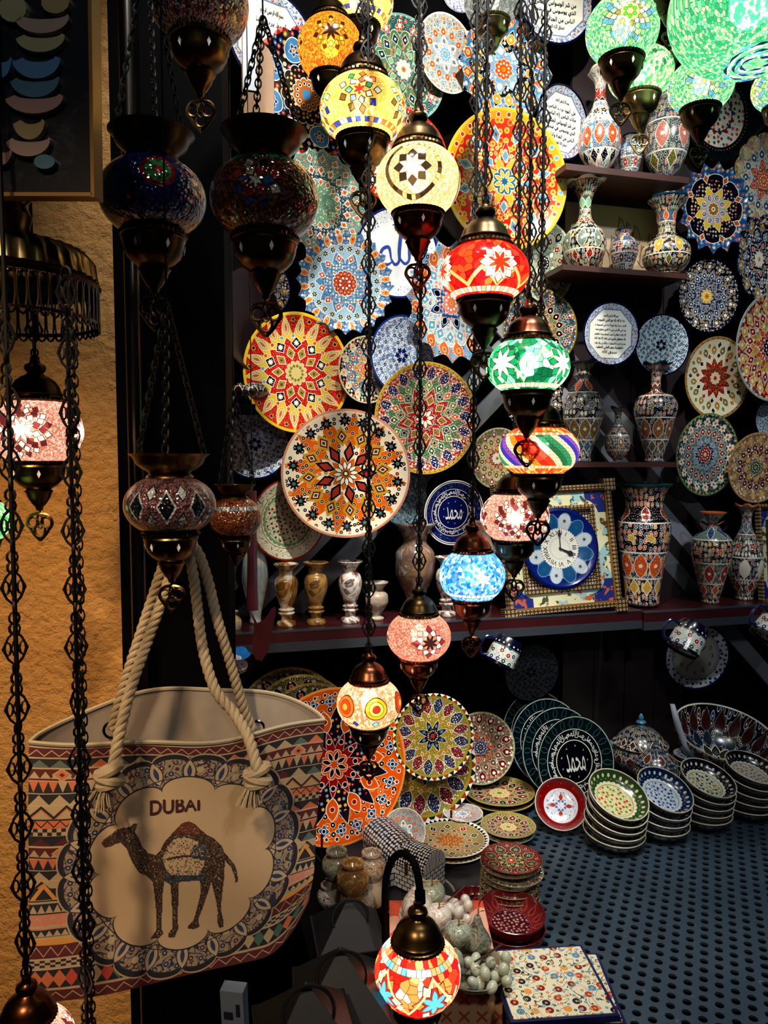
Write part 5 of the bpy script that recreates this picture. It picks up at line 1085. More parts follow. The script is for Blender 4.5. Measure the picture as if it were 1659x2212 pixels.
# ------------------------------------------------------------------ relief picture at the upper left
pc = P(70, 185, .8); wq = 285 / FPX * .8; hq = 460 / FPX * .8
g = G('dark_resin_ground', .35); f = g.noise(g.obj()[0], 16, 6, .7, 1.5); g.color(g.ramp(f, [H('07070a'), H('0c0c10'), H('2c2a30'), H('0a0a0c')], 'LINEAR', [0, .5, .66, .8]))
rp = frame(normal(-6, -3)) @ Matrix.Rotation(rad(-2.2), 3, 'Z')
o = link('relief_picture', M().box((0, 0, 0), (wq, hq, .012)).mesh('ground', g.mat, False), None, pc, rp)
tag(o, 'dark picture with pastel relief lettering in a thin gilt frame at the upper left', 'picture')
M().box((wq / 2, 0, 0), (.004, hq + .006, .02)).box((-wq / 2, 0, 0), (.004, hq + .006, .02)).box((0, hq / 2, 0), (wq, .004, .02)).box((0, -hq / 2, 0), (wq, .004, .02)).build('gilt_frame', gilt, o, smooth=False)
cols = [H('a08878'), H('98946c'), H('507898'), H('486c7c'), H('a07c70'), H('9c8858')]

def pxl(x, y): return ((x - 70) / FPX * .8, -(y - 185) / FPX * .8)
for i, (x, y, wd, ht, rt) in enumerate(((110, 68, 50, 26, 0), (105, 105, 46, 26, 0), (95, 150, 45, 32, 0), (90, 190, 46, 30, 0), (88, 225, 55, 28, 0), (75, 275, 30, 30, 1), (72, 312, 42, 28, 0), (45, 50, 26, 22, 2), (15, 150, 20, 30, 1), (108, 358, 20, 12, 2), (8, 335, 22, 24, 1), (140, 40, 26, 18, 2))):
    cx_, cy_ = pxl(x, y); s = .8 / FPX; pts = []
    for q in np.linspace(0, 1, 14):
        a = pi * (1.05 + .95 * q) if rt < 2 else pi * 2 * q; pts.append((cx_ + 1.2 * wd * s * cos(a), cy_ + 1.25 * ht * s * sin(a) + .004))
    if rt < 2:
        inner = [(cx_ + wd * s * (1.0 - .1 * (i % 3)) * cos(pi * (1.05 + .95 * q)) + .003, cy_ + ht * s * .35 * sin(pi * (1.05 + .95 * q)) + .006) for q in np.linspace(1, 0, 14)]
        pts += inner
    else: pts = pts[:-1]
    M().prism(pts, .006, .013).build('relief_stroke', shared('rel%d' % (i % 6), lambda: plain('pastel_relief_%d' % (i % 6), cols[i % 6], .4)), o, smooth=False)

# ------------------------------------------------------------------ the tote bag
c00, c10, c01, c11 = P(64, 2166, 1.0), P(668, 2040, 1.16), P(62, 1606, 1.0), P(702, 1556, 1.16)
def bagpt(u, v):
    p = c00 * ((1 - u) * (1 - v)) + c10 * (u * (1 - v)) + c01 * ((1 - u) * v) + c11 * (u * v)
    n_ = V((.3, -.95, 0)); b = .028 * (1 - (2 * u - 1) ** 2) * (.5 + .5 * v) + .004 * sin(u * 9 + v * 3) + .003 * sin(v * 11 + u * 5)
    p = p + n_ * b
    p.z -= .006 * sin(pi * u) * v ** 2 + .003 * sin(u * 13) * v
    cr = max(0, (u - .8) / .2); cb = max(0, .35 - v)  # soft rounded lower right corner
    p.z += .07 * cr ** 2 * cb / .35
    return p
def proj(p):
    d = p - EYE; z = d.dot(FWD); return (829.5 + d.x / z * FPX, 1106 - d.dot(UPV) / z * FPX)
def bag_uv(px, py):
    u = (px - 64) / 610; v = (2130 - py) / 540
    for _ in range(8):
        x, y = proj(bagpt(u, v)); e = 1e-3
        xu, yu = proj(bagpt(u + e, v)); xv, yv = proj(bagpt(u, v + e))
        a, b, c_, d = (xu - x) / e, (xv - x) / e, (yu - y) / e, (yv - y) / e; D = a * d - b * c_
        dx, dy = px - x, py - y; u += (d * dx - b * dy) / D; v += (a * dy - c_ * dx) / D
    return u, v
BW = (c10 - c00).length / (c01 - c00).length
mc = bag_uv(402, 1868); me_ = bag_uv(585, 1868); MRAD = (me_[0] - mc[0]) * BW
def bandlay():
    L = [('fill', -9, 9, H('b09a7c'))]
    T_, O_, N_, M_, G_ = H('a08c6c'), H('b4603a'), H('12131c'), H('4a0e14'), H('4c5a54')
    def block(v, s):   # one repeat, height 0.28*s downwards from v
        q = [('fill', v - .035, v, M_), ('zig', 22, 0, v - .03, v - .008, .0025, T_),
             ('line', v - .038, .003, T_), ('fill', v - .075, v - .041, N_), ('tri', 16, 0, v - .075, v - .045, [O_, T_, G_]),
             ('line', v - .078, .0028, T_), ('fill', v - .125, v - .081, M_), ('tri', 30, 0, v - .118, v - .09, T_), ('dia', 5, 0, v - .103, .026, .02, O_, (.005, T_)), ('dia', 5, 0, v - .103, .01, .008, M_),
             ('fill', v - .172, v - .128, N_), ('tri', 34, 0, v - .128, v - .17, [T_, O_, O_]),
             ('fill', v - .215, v - .175, N_), ('tri', 16, 0, v - .215, v - .178, [G_, T_, M_, T_]),
             ('fill', v - .27, v - .218, T_), ('zig', 13, 0, v - .265, v - .223, .006, N_), ('zig', 13, 0, v - .274, v - .232, .003, O_),
             ('fill', v - .305, v - .273, O_), ('zig', 26, 0, v - .3, v - .276, .003, N_), ('line', v - .272, .003, N_)]
        return q
    L += block(.985, 1)
    L += [('fill', .652, .68, T_), ('chk', 70, .652, .68, 2, N_), ('line', .648, .003, N_), ('fill', .612, .645, N_), ('tri', 14, 0, .612, .64, [T_, O_, M_])]
    L += [(a[0],) + tuple(a[1:]) for a in block(.608 + .078, 1)[6:17]]
    L += [('fill', .395, .44, N_), ('zig', 11, 0, .38, .45, .012, H('b8823c')), ('fill', .385, .41, T_) if False else ('line', .39, .003, N_),
          ('fill', .25, .388, T_), ('line', .36, .02, N_), ('tri', 40, 0, .345, .375, T_), ('fill', .285, .34, H('b0705c')), ('tri', 20, 0, .29, .335, T_), ('tri', 20, 0, .3, .322, H('b0705c')), ('line', .27, .014, N_), ('tri', 40, 0, .258, .28, T_),
          ('fill', .225, .248, H('b8823c')), ('fill', .175, .225, M_), ('zig', 22, 0, .182, .218, .0028, T_),
          ('fill', .135, .172, T_), ('chk', 60, .14, .168, 3, N_), ('fill', .055, .13, N_), ('dia', 26, 0, .092, .026, .036, [H('a83c2c'), T_, H('3c5c4c'), O_]), ('line', .05, .004, T_), ('fill', -1, .045, M_), ('zig', 18, 0, .01, .036, .0025, T_)]
    def medal(g, ctx, col):
        T, R, rho, pos = ctx; x = (T - mc[0]) * BW; y = R - mc[1]; d = (x.sq() + y.sq()).rt(); ph = g.m('ARCTAN2', y, x) / (2 * pi) + .5
        c2 = (ph, d, d, pos); m = MRAD
        return paint(g, c2, [('scal', 20, 0, m * 1.27, m * 1.36, N_, (.006, T_)), ('scal', 20, 0, m * 1.2, m * 1.3, H('8c7c64')), ('vine', 14, .14, H('1c2440'), m * .9, m * 1.3), ('vine', 9, .07, H('3c1c28'), m * .9, m * 1.3), ('micro', 22, .24, [H('1c2c54'), H('27304c'), H('4c2430'), H('a8967a')], m * .85, m * 1.27, H('a8967a'), H('a8967a')),
                             ('petal', 20, .5, m * 1.14, .022, .05, H('a8967a'), (.004, N_)), ('petal', 20, .5, m * 1.14, .009, .03, H('223054')), ('scal', 20, 0, m * 1.22, m * 1.31, N_) if False else ('line', m * 1.05, .002, N_),
                             ('scal', 10, 0, m * .9, m * 1.06, H('b09878'), (.006, N_))], col)
    L.append(medal); return L
def bctx(g):
    pos, u, v = g.uv(); cm = g.n('ShaderNodeCombineXYZ'); g.put(cm.inputs[0], u * BW); g.put(cm.inputs[1], v)
    wv = g.noise(pos, 5, 2) - .5
    return (u, v + wv * .018 * 1.0, u * 0.0 + BW / (2 * pi), cm.outputs[0])
g = G('woven_tapestry', .85); g.color(paint(g, bctx(g), bandlay(), CR)); g.bump(g.noise(g.obj()[0], 900, 1), .3, .001); tap = g.mat
canvas = plain('beige_canvas', H('8c8072'), .85, 0, 40, .1)
NUu, NVv = 96, 72
mb = M(); uvs = []
for j in range(NVv + 1):
    for i in range(NUu + 1):
        mb.v.append(tuple(bagpt(i / NUu, j / NVv))); uvs.append((i / NUu, j / NVv))
nf = len(mb.v)
def backpt(u, v):
    f = bagpt(u, v); tp = V(bagpt(u, 1)); k = sin(pi * min(max(u, 0), 1)) ** .7
    return f + V((-.03, .125, 0)) * (k * (.35 + .65 * v)) + V((0, 0, .034 * k * v ** 3 + .006 * sin(pi * u) * v ** 2))
for j in range(NVv + 1):
    for i in range(NUu + 1):
        mb.v.append(tuple(backpt(i / NUu, j / NVv))); uvs.append((i / NUu, j / NVv))
W1 = NUu + 1
for j in range(NVv):
    for i in range(NUu):
        a = j * W1 + i; mb.f.append((a, a + 1, a + 1 + W1, a + W1)); mb.m.append(0)
        a += nf; mb.f.append((a + W1, a + 1 + W1, a + 1, a)); mb.m.append(1)
for i in range(NUu): mb.f.append((i + 1, i, nf + i, nf + i + 1)); mb.m.append(0)
me = mb.mesh('tote_bag', [tap, canvas], True, 60)
uvl = me.uv_layers.new(name='UVMap'); li = np.empty(len(me.loops), int); me.loops.foreach_get('vertex_index', li)
uvl.data.foreach_set('uv', np.array(uvs)[li].astype('f').ravel())
bag = tag(link('tote_bag', me), 'patterned tote bag with rope handles, a camel and the word DUBAI', 'bag')
# lining just inside the front, and hem
mb = M()
for j in range(21):
    for i in range(NUu + 1): mb.v.append(tuple(bagpt(i / NUu, .55 + .45 * j / 20) + V((-.0008, .003, 0))))
for j in range(20):
    for i in range(NUu): a = j * W1 + i; mb.f.append((a + W1, a + 1 + W1, a + 1, a)); mb.m.append(0)
mb.build('lining', canvas, bag)
rim = [bagpt(i / 60, 1) + V((0, 0, .001)) for i in range(61)] + [backpt(1 - i / 60, 1) + V((0, 0, .001)) for i in range(61)]
M().tube(rim, .0032, 6, True).build('hem', plain('cream_hem', H('a39780'), .8), bag)
# woven camel: little stitched squares
CZ = [(505,415),(520,395),(550,375),(580,350),(615,340),(650,335),(665,320),(682,318),(678,340),(668,358),(690,390),(705,430),(735,465),(775,475),(800,450),(815,415),(850,375),(880,345),(910,315),(940,308),(970,320),(1000,350),(1030,375),(1070,395),(1100,425),(1115,460),(1140,490),(1165,520),(1178,555),(1182,600),(1172,610),(1165,570),(1150,535),(1120,500),(1115,540),(1112,600),(1105,650),(1100,700),(1100,760),(1110,800),(1112,830),(1090,835),(1080,800),(1085,760),(1075,700),(1060,640),(1050,600),(1040,640),(1025,680),(1005,740),(985,790),(990,830),(960,842),(932,838),(940,822),(962,800),(975,760),(990,700),(1000,650),(995,600),(960,600),(900,605),(888,610),(885,700),(882,780),(885,840),(865,885),(838,885),(840,862),(858,840),(858,780),(855,700),(848,620),(815,600),(808,660),(805,740),(800,840),(812,865),(790,885),(750,890),(760,875),(778,850),(778,760),(770,680),(762,610),(730,575),(690,560),(665,520),(645,480),(630,440),(600,410),(575,415),(550,430),(520,435)]
poly = np.array(CZ, float); st = 4.0
gx, gy = np.meshgrid(np.arange(490, 1200, st), np.arange(295, 900, st)); X = gx.ravel() + st / 2; Y = gy.ravel() + st / 2
ins = np.zeros(len(X), bool); dist = np.full(len(X), 1e9)
for k in range(len(poly)):
    x1, y1 = poly[k]; x2, y2 = poly[(k + 1) % len(poly)]
    c_ = ((y1 > Y) != (y2 > Y)) & (X < (x2 - x1) * (Y - y1) / ((y2 - y1) or 1e-9) + x1); ins ^= c_
    t = np.clip(((X - x1) * (x2 - x1) + (Y - y1) * (y2 - y1)) / ((x2 - x1) ** 2 + (y2 - y1) ** 2), 0, 1)
    dist = np.minimum(dist, np.hypot(X - x1 - t * (x2 - x1), Y - y1 - t * (y2 - y1)))
rs = np.random.RandomState(3); rv = rs.rand(len(X))
body = ((X - 915) / 105) ** 2 + ((Y - 490) / 105) ** 2 < 1
keep = (ins & (dist < 5)) | (ins & ~body & (rv < .78)) | (ins & body & (dist < 26) & (rv < .6)) | (ins & body & (rv < .1)) | (ins & (np.abs(Y - (480 + (X - 930) ** 2 * .0016)) < 4) & (X > 830) & (X < 1030)) | (ins & (np.abs(Y - 585) < 10) & (X > 815) & (X < 1020) & (rv < .9)) | (ins & (np.hypot(X - 990, (Y - 460) * 1.1) < 45) & (rv < .55))
# exact uv through a coarse table then bilinear interpolation
gxs = np.linspace(480, 1210, 9); gys = np.linspace(290, 905, 8); tab = np.array([[bag_uv(x / 2.304, 1640 + y / 2.304) for x in gxs] for y in gys])
def uvof(x, y):
    fx = (x - 480) / (730 / 8); fy = (y - 290) / (615 / 7); i = min(max(int(fx), 0), 7); j = min(max(int(fy), 0), 6); a = fx - i; b = fy - j
    return (tab[j, i] * (1 - a) * (1 - b) + tab[j, i + 1] * a * (1 - b) + tab[j + 1, i] * (1 - a) * b + tab[j + 1, i + 1] * a * b)
OFFB = V((.3, -.95, 0)) * .0012
mb = M()
for x, y, r_ in zip(X[keep], Y[keep], rs.rand(keep.sum())):
    q = [bagpt(*uvof(x + dx * st / 2, y + dy * st / 2)) + OFFB for dx, dy in ((-1, 1), (1, 1), (1, -1), (-1, -1))]
    red = (y < 372 and 865 < x < 1000 and r_ < .7)
    blue = (560 < y < 612 and 820 < x < 1020) or (np.hypot(x - 990, y - 460) < 45)
    mb.add(q, [(0, 1, 2, 3)], 1 if red else (2 if blue and r_ < .5 else (3 if r_ < .3 else 0)))
thr = [plain('thread_' + n_, c_, .85) for n_, c_ in (('dark', H('1c100e')), ('rust', H('6c2a18')), ('blue', H('2c4460')), ('brown', H('5a3820')))]
mb.build('camel_motif', thr, bag, smooth=False)
vs, fs = text2d('DUBAI'); xs = [v[0] for v in vs]; ys = [v[1] for v in vs]; out = []
for v in vs:
    a = (v[0] - min(xs)) / (max(xs) - min(xs)); b = (v[1] - min(ys)) / (max(ys) - min(ys))
    x = 748 + a * 244; y = (278 - 28 * a) * (1 - b) + (206 - 26 * a) * b; out.append(bagpt(*uvof(x, max(y, 200))) + OFFB)
lt = M()
for ox_, oz_ in ((0, 0), (.0007, 0), (-.0007, 0), (0, .0007), (0, -.0007)): lt.add([q + V((ox_, -ox_ * .1 + oz_ * .0, oz_)) for q in out], fs)
lt.build('lettering', plain('maroon_thread', H('3c0c14'), .85), bag, smooth=False)
# rope handles
ropem = plain('cotton_rope', H('a89678'), .9, 0, 60, .3)
def rope(pts, R=.0078, nm='rope_handle'):
    c = smoothpts([P(*p) for p in pts], 14); ln = 0; fr = []; nrm = V((0, -1, 0))
    for i, p in enumerate(c):
        t = (c[min(i + 1, len(c) - 1)] - c[max(i - 1, 0)]).normalized(); nrm = (nrm - t * nrm.dot(t)).normalized(); fr.append((p, nrm.copy(), t.cross(nrm), ln))
        if i + 1 < len(c): ln += (c[i + 1] - p).length
    mb = M()
    for k in range(3): mb.tube([p + (a * cos(2 * pi * (l / .034 + k / 3)) + b * sin(2 * pi * (l / .034 + k / 3))) * R * .52 for p, a, b, l in fr], R * .56, 8)
    return mb.build(nm, ropem, bag)
rope([(243, 1575, 1.07), (268, 1480, 1.07), (300, 1380, 1.07), (330, 1290, 1.08), (352, 1225, 1.09), (372, 1190, 1.10), (402, 1180, 1.10), (417, 1240, 1.09), (425, 1300, 1.09), (438, 1400, 1.08), (465, 1490, 1.07), (505, 1540, 1.07), (535, 1590, 1.05), (553, 1650, 1.03), (556, 1672, 1.03)])
rope([(243, 1672, .985), (248, 1640, .99), (258, 1585, 1.0), (285, 1480, 1.02), (320, 1380, 1.05), (352, 1290, 1.06), (378, 1215, 1.08), (398, 1180, 1.09), (425, 1190, 1.10), (448, 1250, 1.10), (470, 1340, 1.10), (497, 1430, 1.12), (520, 1510, 1.14), (545, 1578, 1.16)])
for (kx, ky, kz) in ((238, 1668, .985), (557, 1668, 1.04)):
    mb = M(); cpt = P(kx, ky, kz)
    for q, (rr_, dz, tl) in enumerate(((.0135, .004, .5), (.0145, -.006, -.4), (.012, -.014, .2))):
        pts = [cpt + V((rr_ * cos(a), -.004 + rr_ * .7 * sin(a), dz + .006 * tl * cos(a) * 2)) for a in np.linspace(0, 2 * pi, 17)[:-1]]
        mb.tube(pts, .0072, 8, True)
    r = random.Random(int(kx)); base = cpt + V((-.006, -.006, -.02))
    for q in range(46):
        a = r.uniform(0, 2 * pi); s_ = r.uniform(0, .009); b0 = base + V((s_ * cos(a), s_ * sin(a), .006))
        mb.tube([b0, b0 + V((s_ * cos(a) * .5 - .004, s_ * sin(a) * .5 - .002, -.014)), b0 + V((s_ * cos(a) * 1.4 - .007, s_ * sin(a) - .002, -.024 - r.uniform(0, .01)))], .0009, 4)
    mb.build('knot', ropem, bag)
for (kx, ky, kz) in ((240, 1578, 1.085), (556, 1572, 1.19)):
    M().tube([P(kx, ky, kz) + V((.011 * cos(a), 0, .011 * sin(a))) for a in np.linspace(0, 2 * pi, 17)[:-1]], .0022, 6, True).build('eyelet', steel, bag)
# hook carrying the bag
M().tube(smoothpts([P(392, 1172, 1.2), P(392, 1176, 1.1), P(394, 1192, 1.09), P(396, 1180, 1.07)], 6), .004, 8).tube([P(392, 1172, 1.2), P(392, 1172, 1.43)], .004, 8).build('hook', iron, None)
tag(bpy.data.objects['hook'], 'black hook on the dark cabinet from which the rope handles hang', 'hook')
# ------------------------------------------------------------------ things on the counter
ZT = COUNTER
def standing(label, cx, cy, hpx, style, yaw=10, lean=18, kind=('r',), dz=.012, group=None, roll=0, lift=0.0):
    n = normal(yaw, lean); lo, hi = .9, 2.6
    for _ in range(40):
        z = (lo + hi) / 2; p = P(cx, cy, z); R = hpx / 2 / FPX * z * 1.03
        if p.z - R * cos(rad(lean)) > ZT + dz + lift: lo = z
        else: hi = z
    o = link('display_plate', get_plate(kind, S(style)), None, p, frame(n) @ Matrix.Rotation(rad(roll), 3, 'Z'), R)
    return tag(o, label, 'plate', group)
def easel(o, label, R=None):
    R = o.scale[0]; mb = M(); zb = ZT - o.location.z
    fm = o.rotation_euler.to_matrix(); n = fm @ V((0, 0, 1)); x = fm @ V((1, 0, 0)); up = fm @ V((0, 1, 0))
    for sg in (1, -1):
        b = x * (sg * R * .35) - up * (R * .93); b.z = zb + .003
        f = b + V((n.x, n.y, 0)) * .05
        mb.tube([f + V((0, 0, R * .38)), f, b - V((n.x, n.y, 0)) * .07, x * (sg * R * .2) - n * .035 + up * R * .1], .0028, 6)
    e = link('plate_stand', mb.mesh('plate_stand', iron), None, o.location)
    return tag(e, label, 'stand', 'wire plate stands')
GS = 'dark green calligraphy plates in a row'
mesh_ins = None
for i, (cx, cy, h_, lb) in enumerate(((1158, 1580, 168, 'dark green calligraphy plate at the very back of the leaning row'), (1180, 1600, 176, 'dark green calligraphy plate, third from the front of the leaning row'), (1206, 1622, 182, 'dark green calligraphy plate, second from the front of the leaning row'), (1241, 1645, 188, 'foremost dark green plate with white calligraphy on navy'))):
    o = standing(lb, cx, cy, h_, 'greencal', 20, 14, group=GS, lift=.0)
    c = muhammad(o, white_gl, .58, .16, .5)
    if i == 3: easel(o, 'black wire stand holding the foremost dark green calligraphy plate')
o = standing('large orange mosaic plate half hidden behind the bag', 722, 1652, 318, 'orangebig', 24, 14); easel(o, 'black wire stand under the large orange plate')
o = standing('yellow, red and blue flower plate with toothed border on a stand', 916, 1652, 222, 'sunflower', 14, 12); easel(o, 'black wire stand under the yellow, red and blue flower plate')
standing('dark plate with toothed border behind the yellow, red and blue one', 935, 1590, 176, 'sunflower', 14, 12, dz=.03, roll=20, lift=.09)
standing('muted rose and green plate with beaded edge, left of the green plates', 1038, 1615, 148, 'rosegold', 12, 12, lift=.03)
RG = 'yellow green plates overlapping in a rack'
for i, (cx, cy, h_, lb) in enumerate(((628, 1556, 222, 'rearmost yellow green plate of the rack behind the bag'), (652, 1572, 222, 'second rearmost yellow green plate of the rack, with a beaded rim'), (676, 1588, 218, 'third plate of the rack behind the bag, plain cream rim'), (706, 1600, 210, 'foremost plate of the rack behind the bag, pinkish rim'))):
    standing(lb, cx, cy, h_, 'olive', 8, 10, group=RG, lift=.08 - i * .01, roll=i * 25)
standing('small pale blue mosaic plate behind the larger silver chest', 872, 1795, 92, 'whitemulti', 5, 25)

def flat(label, cx, cy, wpx, z, style, tilt=(0, 0), group=None, kind=('r',), roll=0):
    p = on_z(cx, cy, z); R = wpx / 2 / FPX * depth(p)
    o = link('stacked_plate', get_plate(kind, S(style)), None, p, Euler((rad(tilt[0]), rad(tilt[1]), rad(roll))), R)
    return tag(o, label, 'plate', group)
def stack(cx, cy, wpx, n, dz, styles, what, grp, jit=.003, kind=('r',), tt=(0, 0)):
    "cy = centre of the top plate"
    r = random.Random(cx); zt = ZT + .013 + dz * (n - 1); p = on_z(cx, cy, zt); R = wpx / 2 / FPX * depth(p)
    names = ['topmost', 'second from the top', 'third from the top', 'fourth from the top', 'fifth from the top', 'sixth from the top', 'seventh from the top', 'eighth from the top']
    for k in range(n):
        q = V((p.x + (r.uniform(-jit, jit) if k else 0), p.y + (r.uniform(-jit, jit) if k else 0), zt - dz * k))
        o = link('stacked_plate', get_plate(kind, S(styles[min(k, len(styles) - 1)])), None, q, Euler((rad(tt[0]) if not k else 0, rad(tt[1]) if not k else 0, k * .7)), R * (1 if not k else r.uniform(.97, 1.02)))
        tag(o, '%s, %s' % (what, names[k] if k < n - 1 or n < 3 else 'bottom of its stack'), 'plate', grp)
stack(1079, 1713, 150, 2, .014, ['tableyellow'], 'orange and cream plate in the pair behind the small plates', 'stacked plates')
stack(1000, 1758, 86, 3, .010, ['whitemulti'], 'small pale plate stacked in front of the rose plate', 'stacked plates')
stack(972, 1815, 168, 2, .014, ['tabletan'], 'wide toothed border plate beside the silver chests', 'stacked plates')
stack(1098, 1786, 118, 2, .014, ['tableyellow', 'greenteal'], 'yellow and red flower plate of the middle pair', 'stacked plates')
stack(1104, 1858, 130, 8, .0125, ['tablered', 'tabledark'], 'rust red and olive plate in the tall stack', 'tall stack of plates', .005)
# bowls
def bowl_mesh(mi, mo, hgt=.42, foot=.55, seg=48):
    inner = [(.0005, .05), (.3, .05), (foot, .065), (.8, .17), (.93, .3), (.975, hgt)]
    outer = [(.975, hgt), (.99, hgt + .02), (1.01, hgt + .01), (1.01, hgt - .02), (.97, .26), (.84, .1), (foot, .03), (foot - .02, 0), (foot - .1, 0), (foot - .12, .02), (.0005, .02)]
    return M().lathe(inner, seg, m=0).lathe(outer, seg, mats=[2, 2, 2] + [1] * 7).mesh('bowl', [mi, mo, ivory], True, 50)
outb = glaze('dark_zigzag_bowl_side', [('fill', -1, 9, H('161a2c')), ('zig', 30, 0, .2, .3, .012, H('8c8f94')), ('line', .33, .01, GY), ('line', .12, .01, GY), ('fill', -1, .1, H('8c8c88'))], ctx=cyl)
def inb(name, bg, side, cols):
    return glaze(name, [('fill', -1, 9, side), ('scal', 26, 0, .66, .72, bg), ('dot', 26, 0, .88, .045, 1, bg), ('dot', 26, .5, .79, .012, 1, bg), ('vine', 4, .07, cols[0], 0, .58), ('micro', 6, .27, cols, 0, .58, bg, side), ('line', .61, .008, side)])
bw1 = inb('green_orange_bowl_inside', H('dcd8b8'), H('4c6a44'), [H('8cb05c'), H('d86030'), H('a8b468')])
bw2 = inb('blue_bowl_inside', H('d8e0e4'), H('1c4468'), [H('2c5c9c'), H('6c94c4'), H('8ca8c8')])
bw3 = inb('navy_yellow_bowl_inside', H('dcdcc8'), H('141c3c'), [H('2c4478'), H('c0b050'), H('5c6c94')])
bw4 = inb('pale_rose_bowl_inside', H('ccc8bc'), H('161c38'), [H('b0988c'), H('8c8c8c'), H('a8a090')])
def bowl_stack(cx, cy, wpx, n, dz, mi, what, tilts, grp='stacks of zigzag bowls'):
    bm = bowl_mesh(mi, outb); p = on_z(cx, cy, ZT); R = wpx / 2 / FPX * depth(p)
    nm = ['bottom', 'second from the bottom', 'third from the bottom', 'fourth from the bottom', 'fifth from the bottom']
    off = V((0, 0, 0))
    for k in range(n):
        tx_, ty_ = tilts[min(k, len(tilts) - 1)]
        o = link('stacked_bowl', bm, None, p + V((off.x, off.y, dz * k + .002 + R * sin(rad(abs(tx_))) * .55)), (Matrix.Rotation(rad(tx_), 3, 'X') @ Matrix.Rotation(rad(ty_), 3, 'Y') @ Matrix.Rotation(k * .5, 3, 'Z')), R)
        tag(o, '%s, %s' % (what, 'topmost' if k == n - 1 else nm[k]), 'bowl', grp); off += V((.001 * (k % 3 - 1), -.0015, 0))
bowl_stack(1324, 1822, 130, 5, .021, bw1, 'bowl in the stack whose top one is green with orange flowers', [(6, 2), (12, 5), (17, 8), (22, 10), (27, 12)])
bowl_stack(1424, 1800, 120, 4, .025, bw2, 'bowl in the stack whose top one is blue and white inside', [(5, 2), (11, 4), (18, 8), (25, 12)])
bowl_stack(1518, 1778, 116, 5, .021, bw3, 'bowl in the stack whose top one is navy and yellow inside', [(3, 0), (7, 3), (11, 5), (15, 8), (19, 11)])
bowl_stack(1614, 1758, 112, 5, .023, bw4, 'bowl in the rightmost stack, pale inside with a navy rim', [(2, 0), (5, 3), (8, 5), (11, 7), (14, 9)])
# small coaster bowls behind
sb = bowl_mesh(glaze('small_navy_bowl_inside', floral(H('d0d8e0'), H('1c2c6c'), H('14204c'), H('3c5c9c'), H('141c4c'))), glaze('terracotta_cream_side', [('fill', -1, 9, H('b0a490')), ('line', .3, .06, H('a4583c'))], ctx=cyl), .3, .7)
p = on_z(1486, 1690, ZT)
for k in range(6):
    o = link('stacked_bowl', sb, None, p + V((.0005 * k, 0, .002 + .0135 * k)), Euler((0, 0, k)), 62 / 2 / FPX * depth(p) * 1.05)
    tag(o, 'small shallow dish in the stack beside the blue tureen, %s' % ('topmost' if k == 5 else ['bottom', 'second', 'third', 'fourth', 'fifth'][k] + ' from below'), 'bowl', 'stack of small dishes')
# tilted red bowl
ri = glaze('red_bowl_inside', [('fill', -1, 9, H('9c1418')), ('fill', 0, .66, H('dcdde0')), ('vine', 3.5, .06, H('4c7cb0'), 0, .6), ('petal', 4, .5, .32, .08, .14, H('b02428'), (.012, CR)), ('flo', 8, 0, .18, .06, 5, H('3c7cb8')), ('flo', 8, .5, .48, .045, 5, H('7ca8d0')), ('flo', 10, 0, .83, .03, 5, H('d06860'))])
o = link('red_bowl', bowl_mesh(ri, plain('red_glaze', H('8c1418'), .2), .38, .66), None, P(1206, 1812, 1.80), frame(normal(-12, 38)), .0625)
tag(o, 'bright red bowl with a white flowered centre, tilted toward the viewer', 'bowl'); o.location = P(1210, 1818, 1.84) ; 
o.location.z = max(o.location.z, ZT + .0625 * cos(rad(38)) + .002)
# maroon embossed bowls
mg = G('maroon_embossed_glaze', .2); c = paint(mg, polar(mg), [('fill', -1, 9, H('5c1418')), ('fill', 0, .58, H('2c0c14')), ('micro', 8, .28, [H('6c2428'), H('8c4a48')], 0, .56, H('8c5450')), ('petal', 16, 0, .8, .08, .14, H('6c1c1e'), (.02, H('8c3c38'))), ('petal', 16, 0, .8, .03, .08, H('4c0c10')), ('dot', 40, 0, .6, .015, 1, H('9c5450'))], CR); mg.color(c)
mg.b.inputs['Coat Weight'].default_value = .5; mgo = plain('maroon_glaze', H('5c1216'), .2)
mbm = M().lathe([(.0005, .05), (.3, .05), (.55, .065), (.8, .17), (.93, .32), (.975, .5)], 48).lathe([(.975, .5), (.99, .52), (1.01, .51), (1.0, .46), (.97, .3), (.84, .1), (.55, .03), (.5, 0), (.0005, .02)], 48, m=1).mesh('bowl', [mg.mat, mgo], True, 50)
for lb, cx, cy, wp, dzz, tl in (('larger maroon embossed bowl in front, nested in a second one', 1103, 2030, 142, .028, (6, 0)), ('maroon bowl directly under the larger embossed one', 1106, 2036, 140, .002, (0, 0)), ('maroon embossed bowl behind, next to the tall plate stack', 1030, 1975, 112, .002, (0, 0)), ('small maroon bowl between the fruit dish and the larger maroon bowl', 1050, 2062, 84, .002, (0, 0))):
    p = on_z(cx, cy, ZT); p.z += dzz
    tag(link('maroon_bowl', mbm, None, p, Euler((rad(tl[0]), 0, .3)), wp / 2 / FPX * depth(p)), lb, 'bowl', 'maroon bowls')
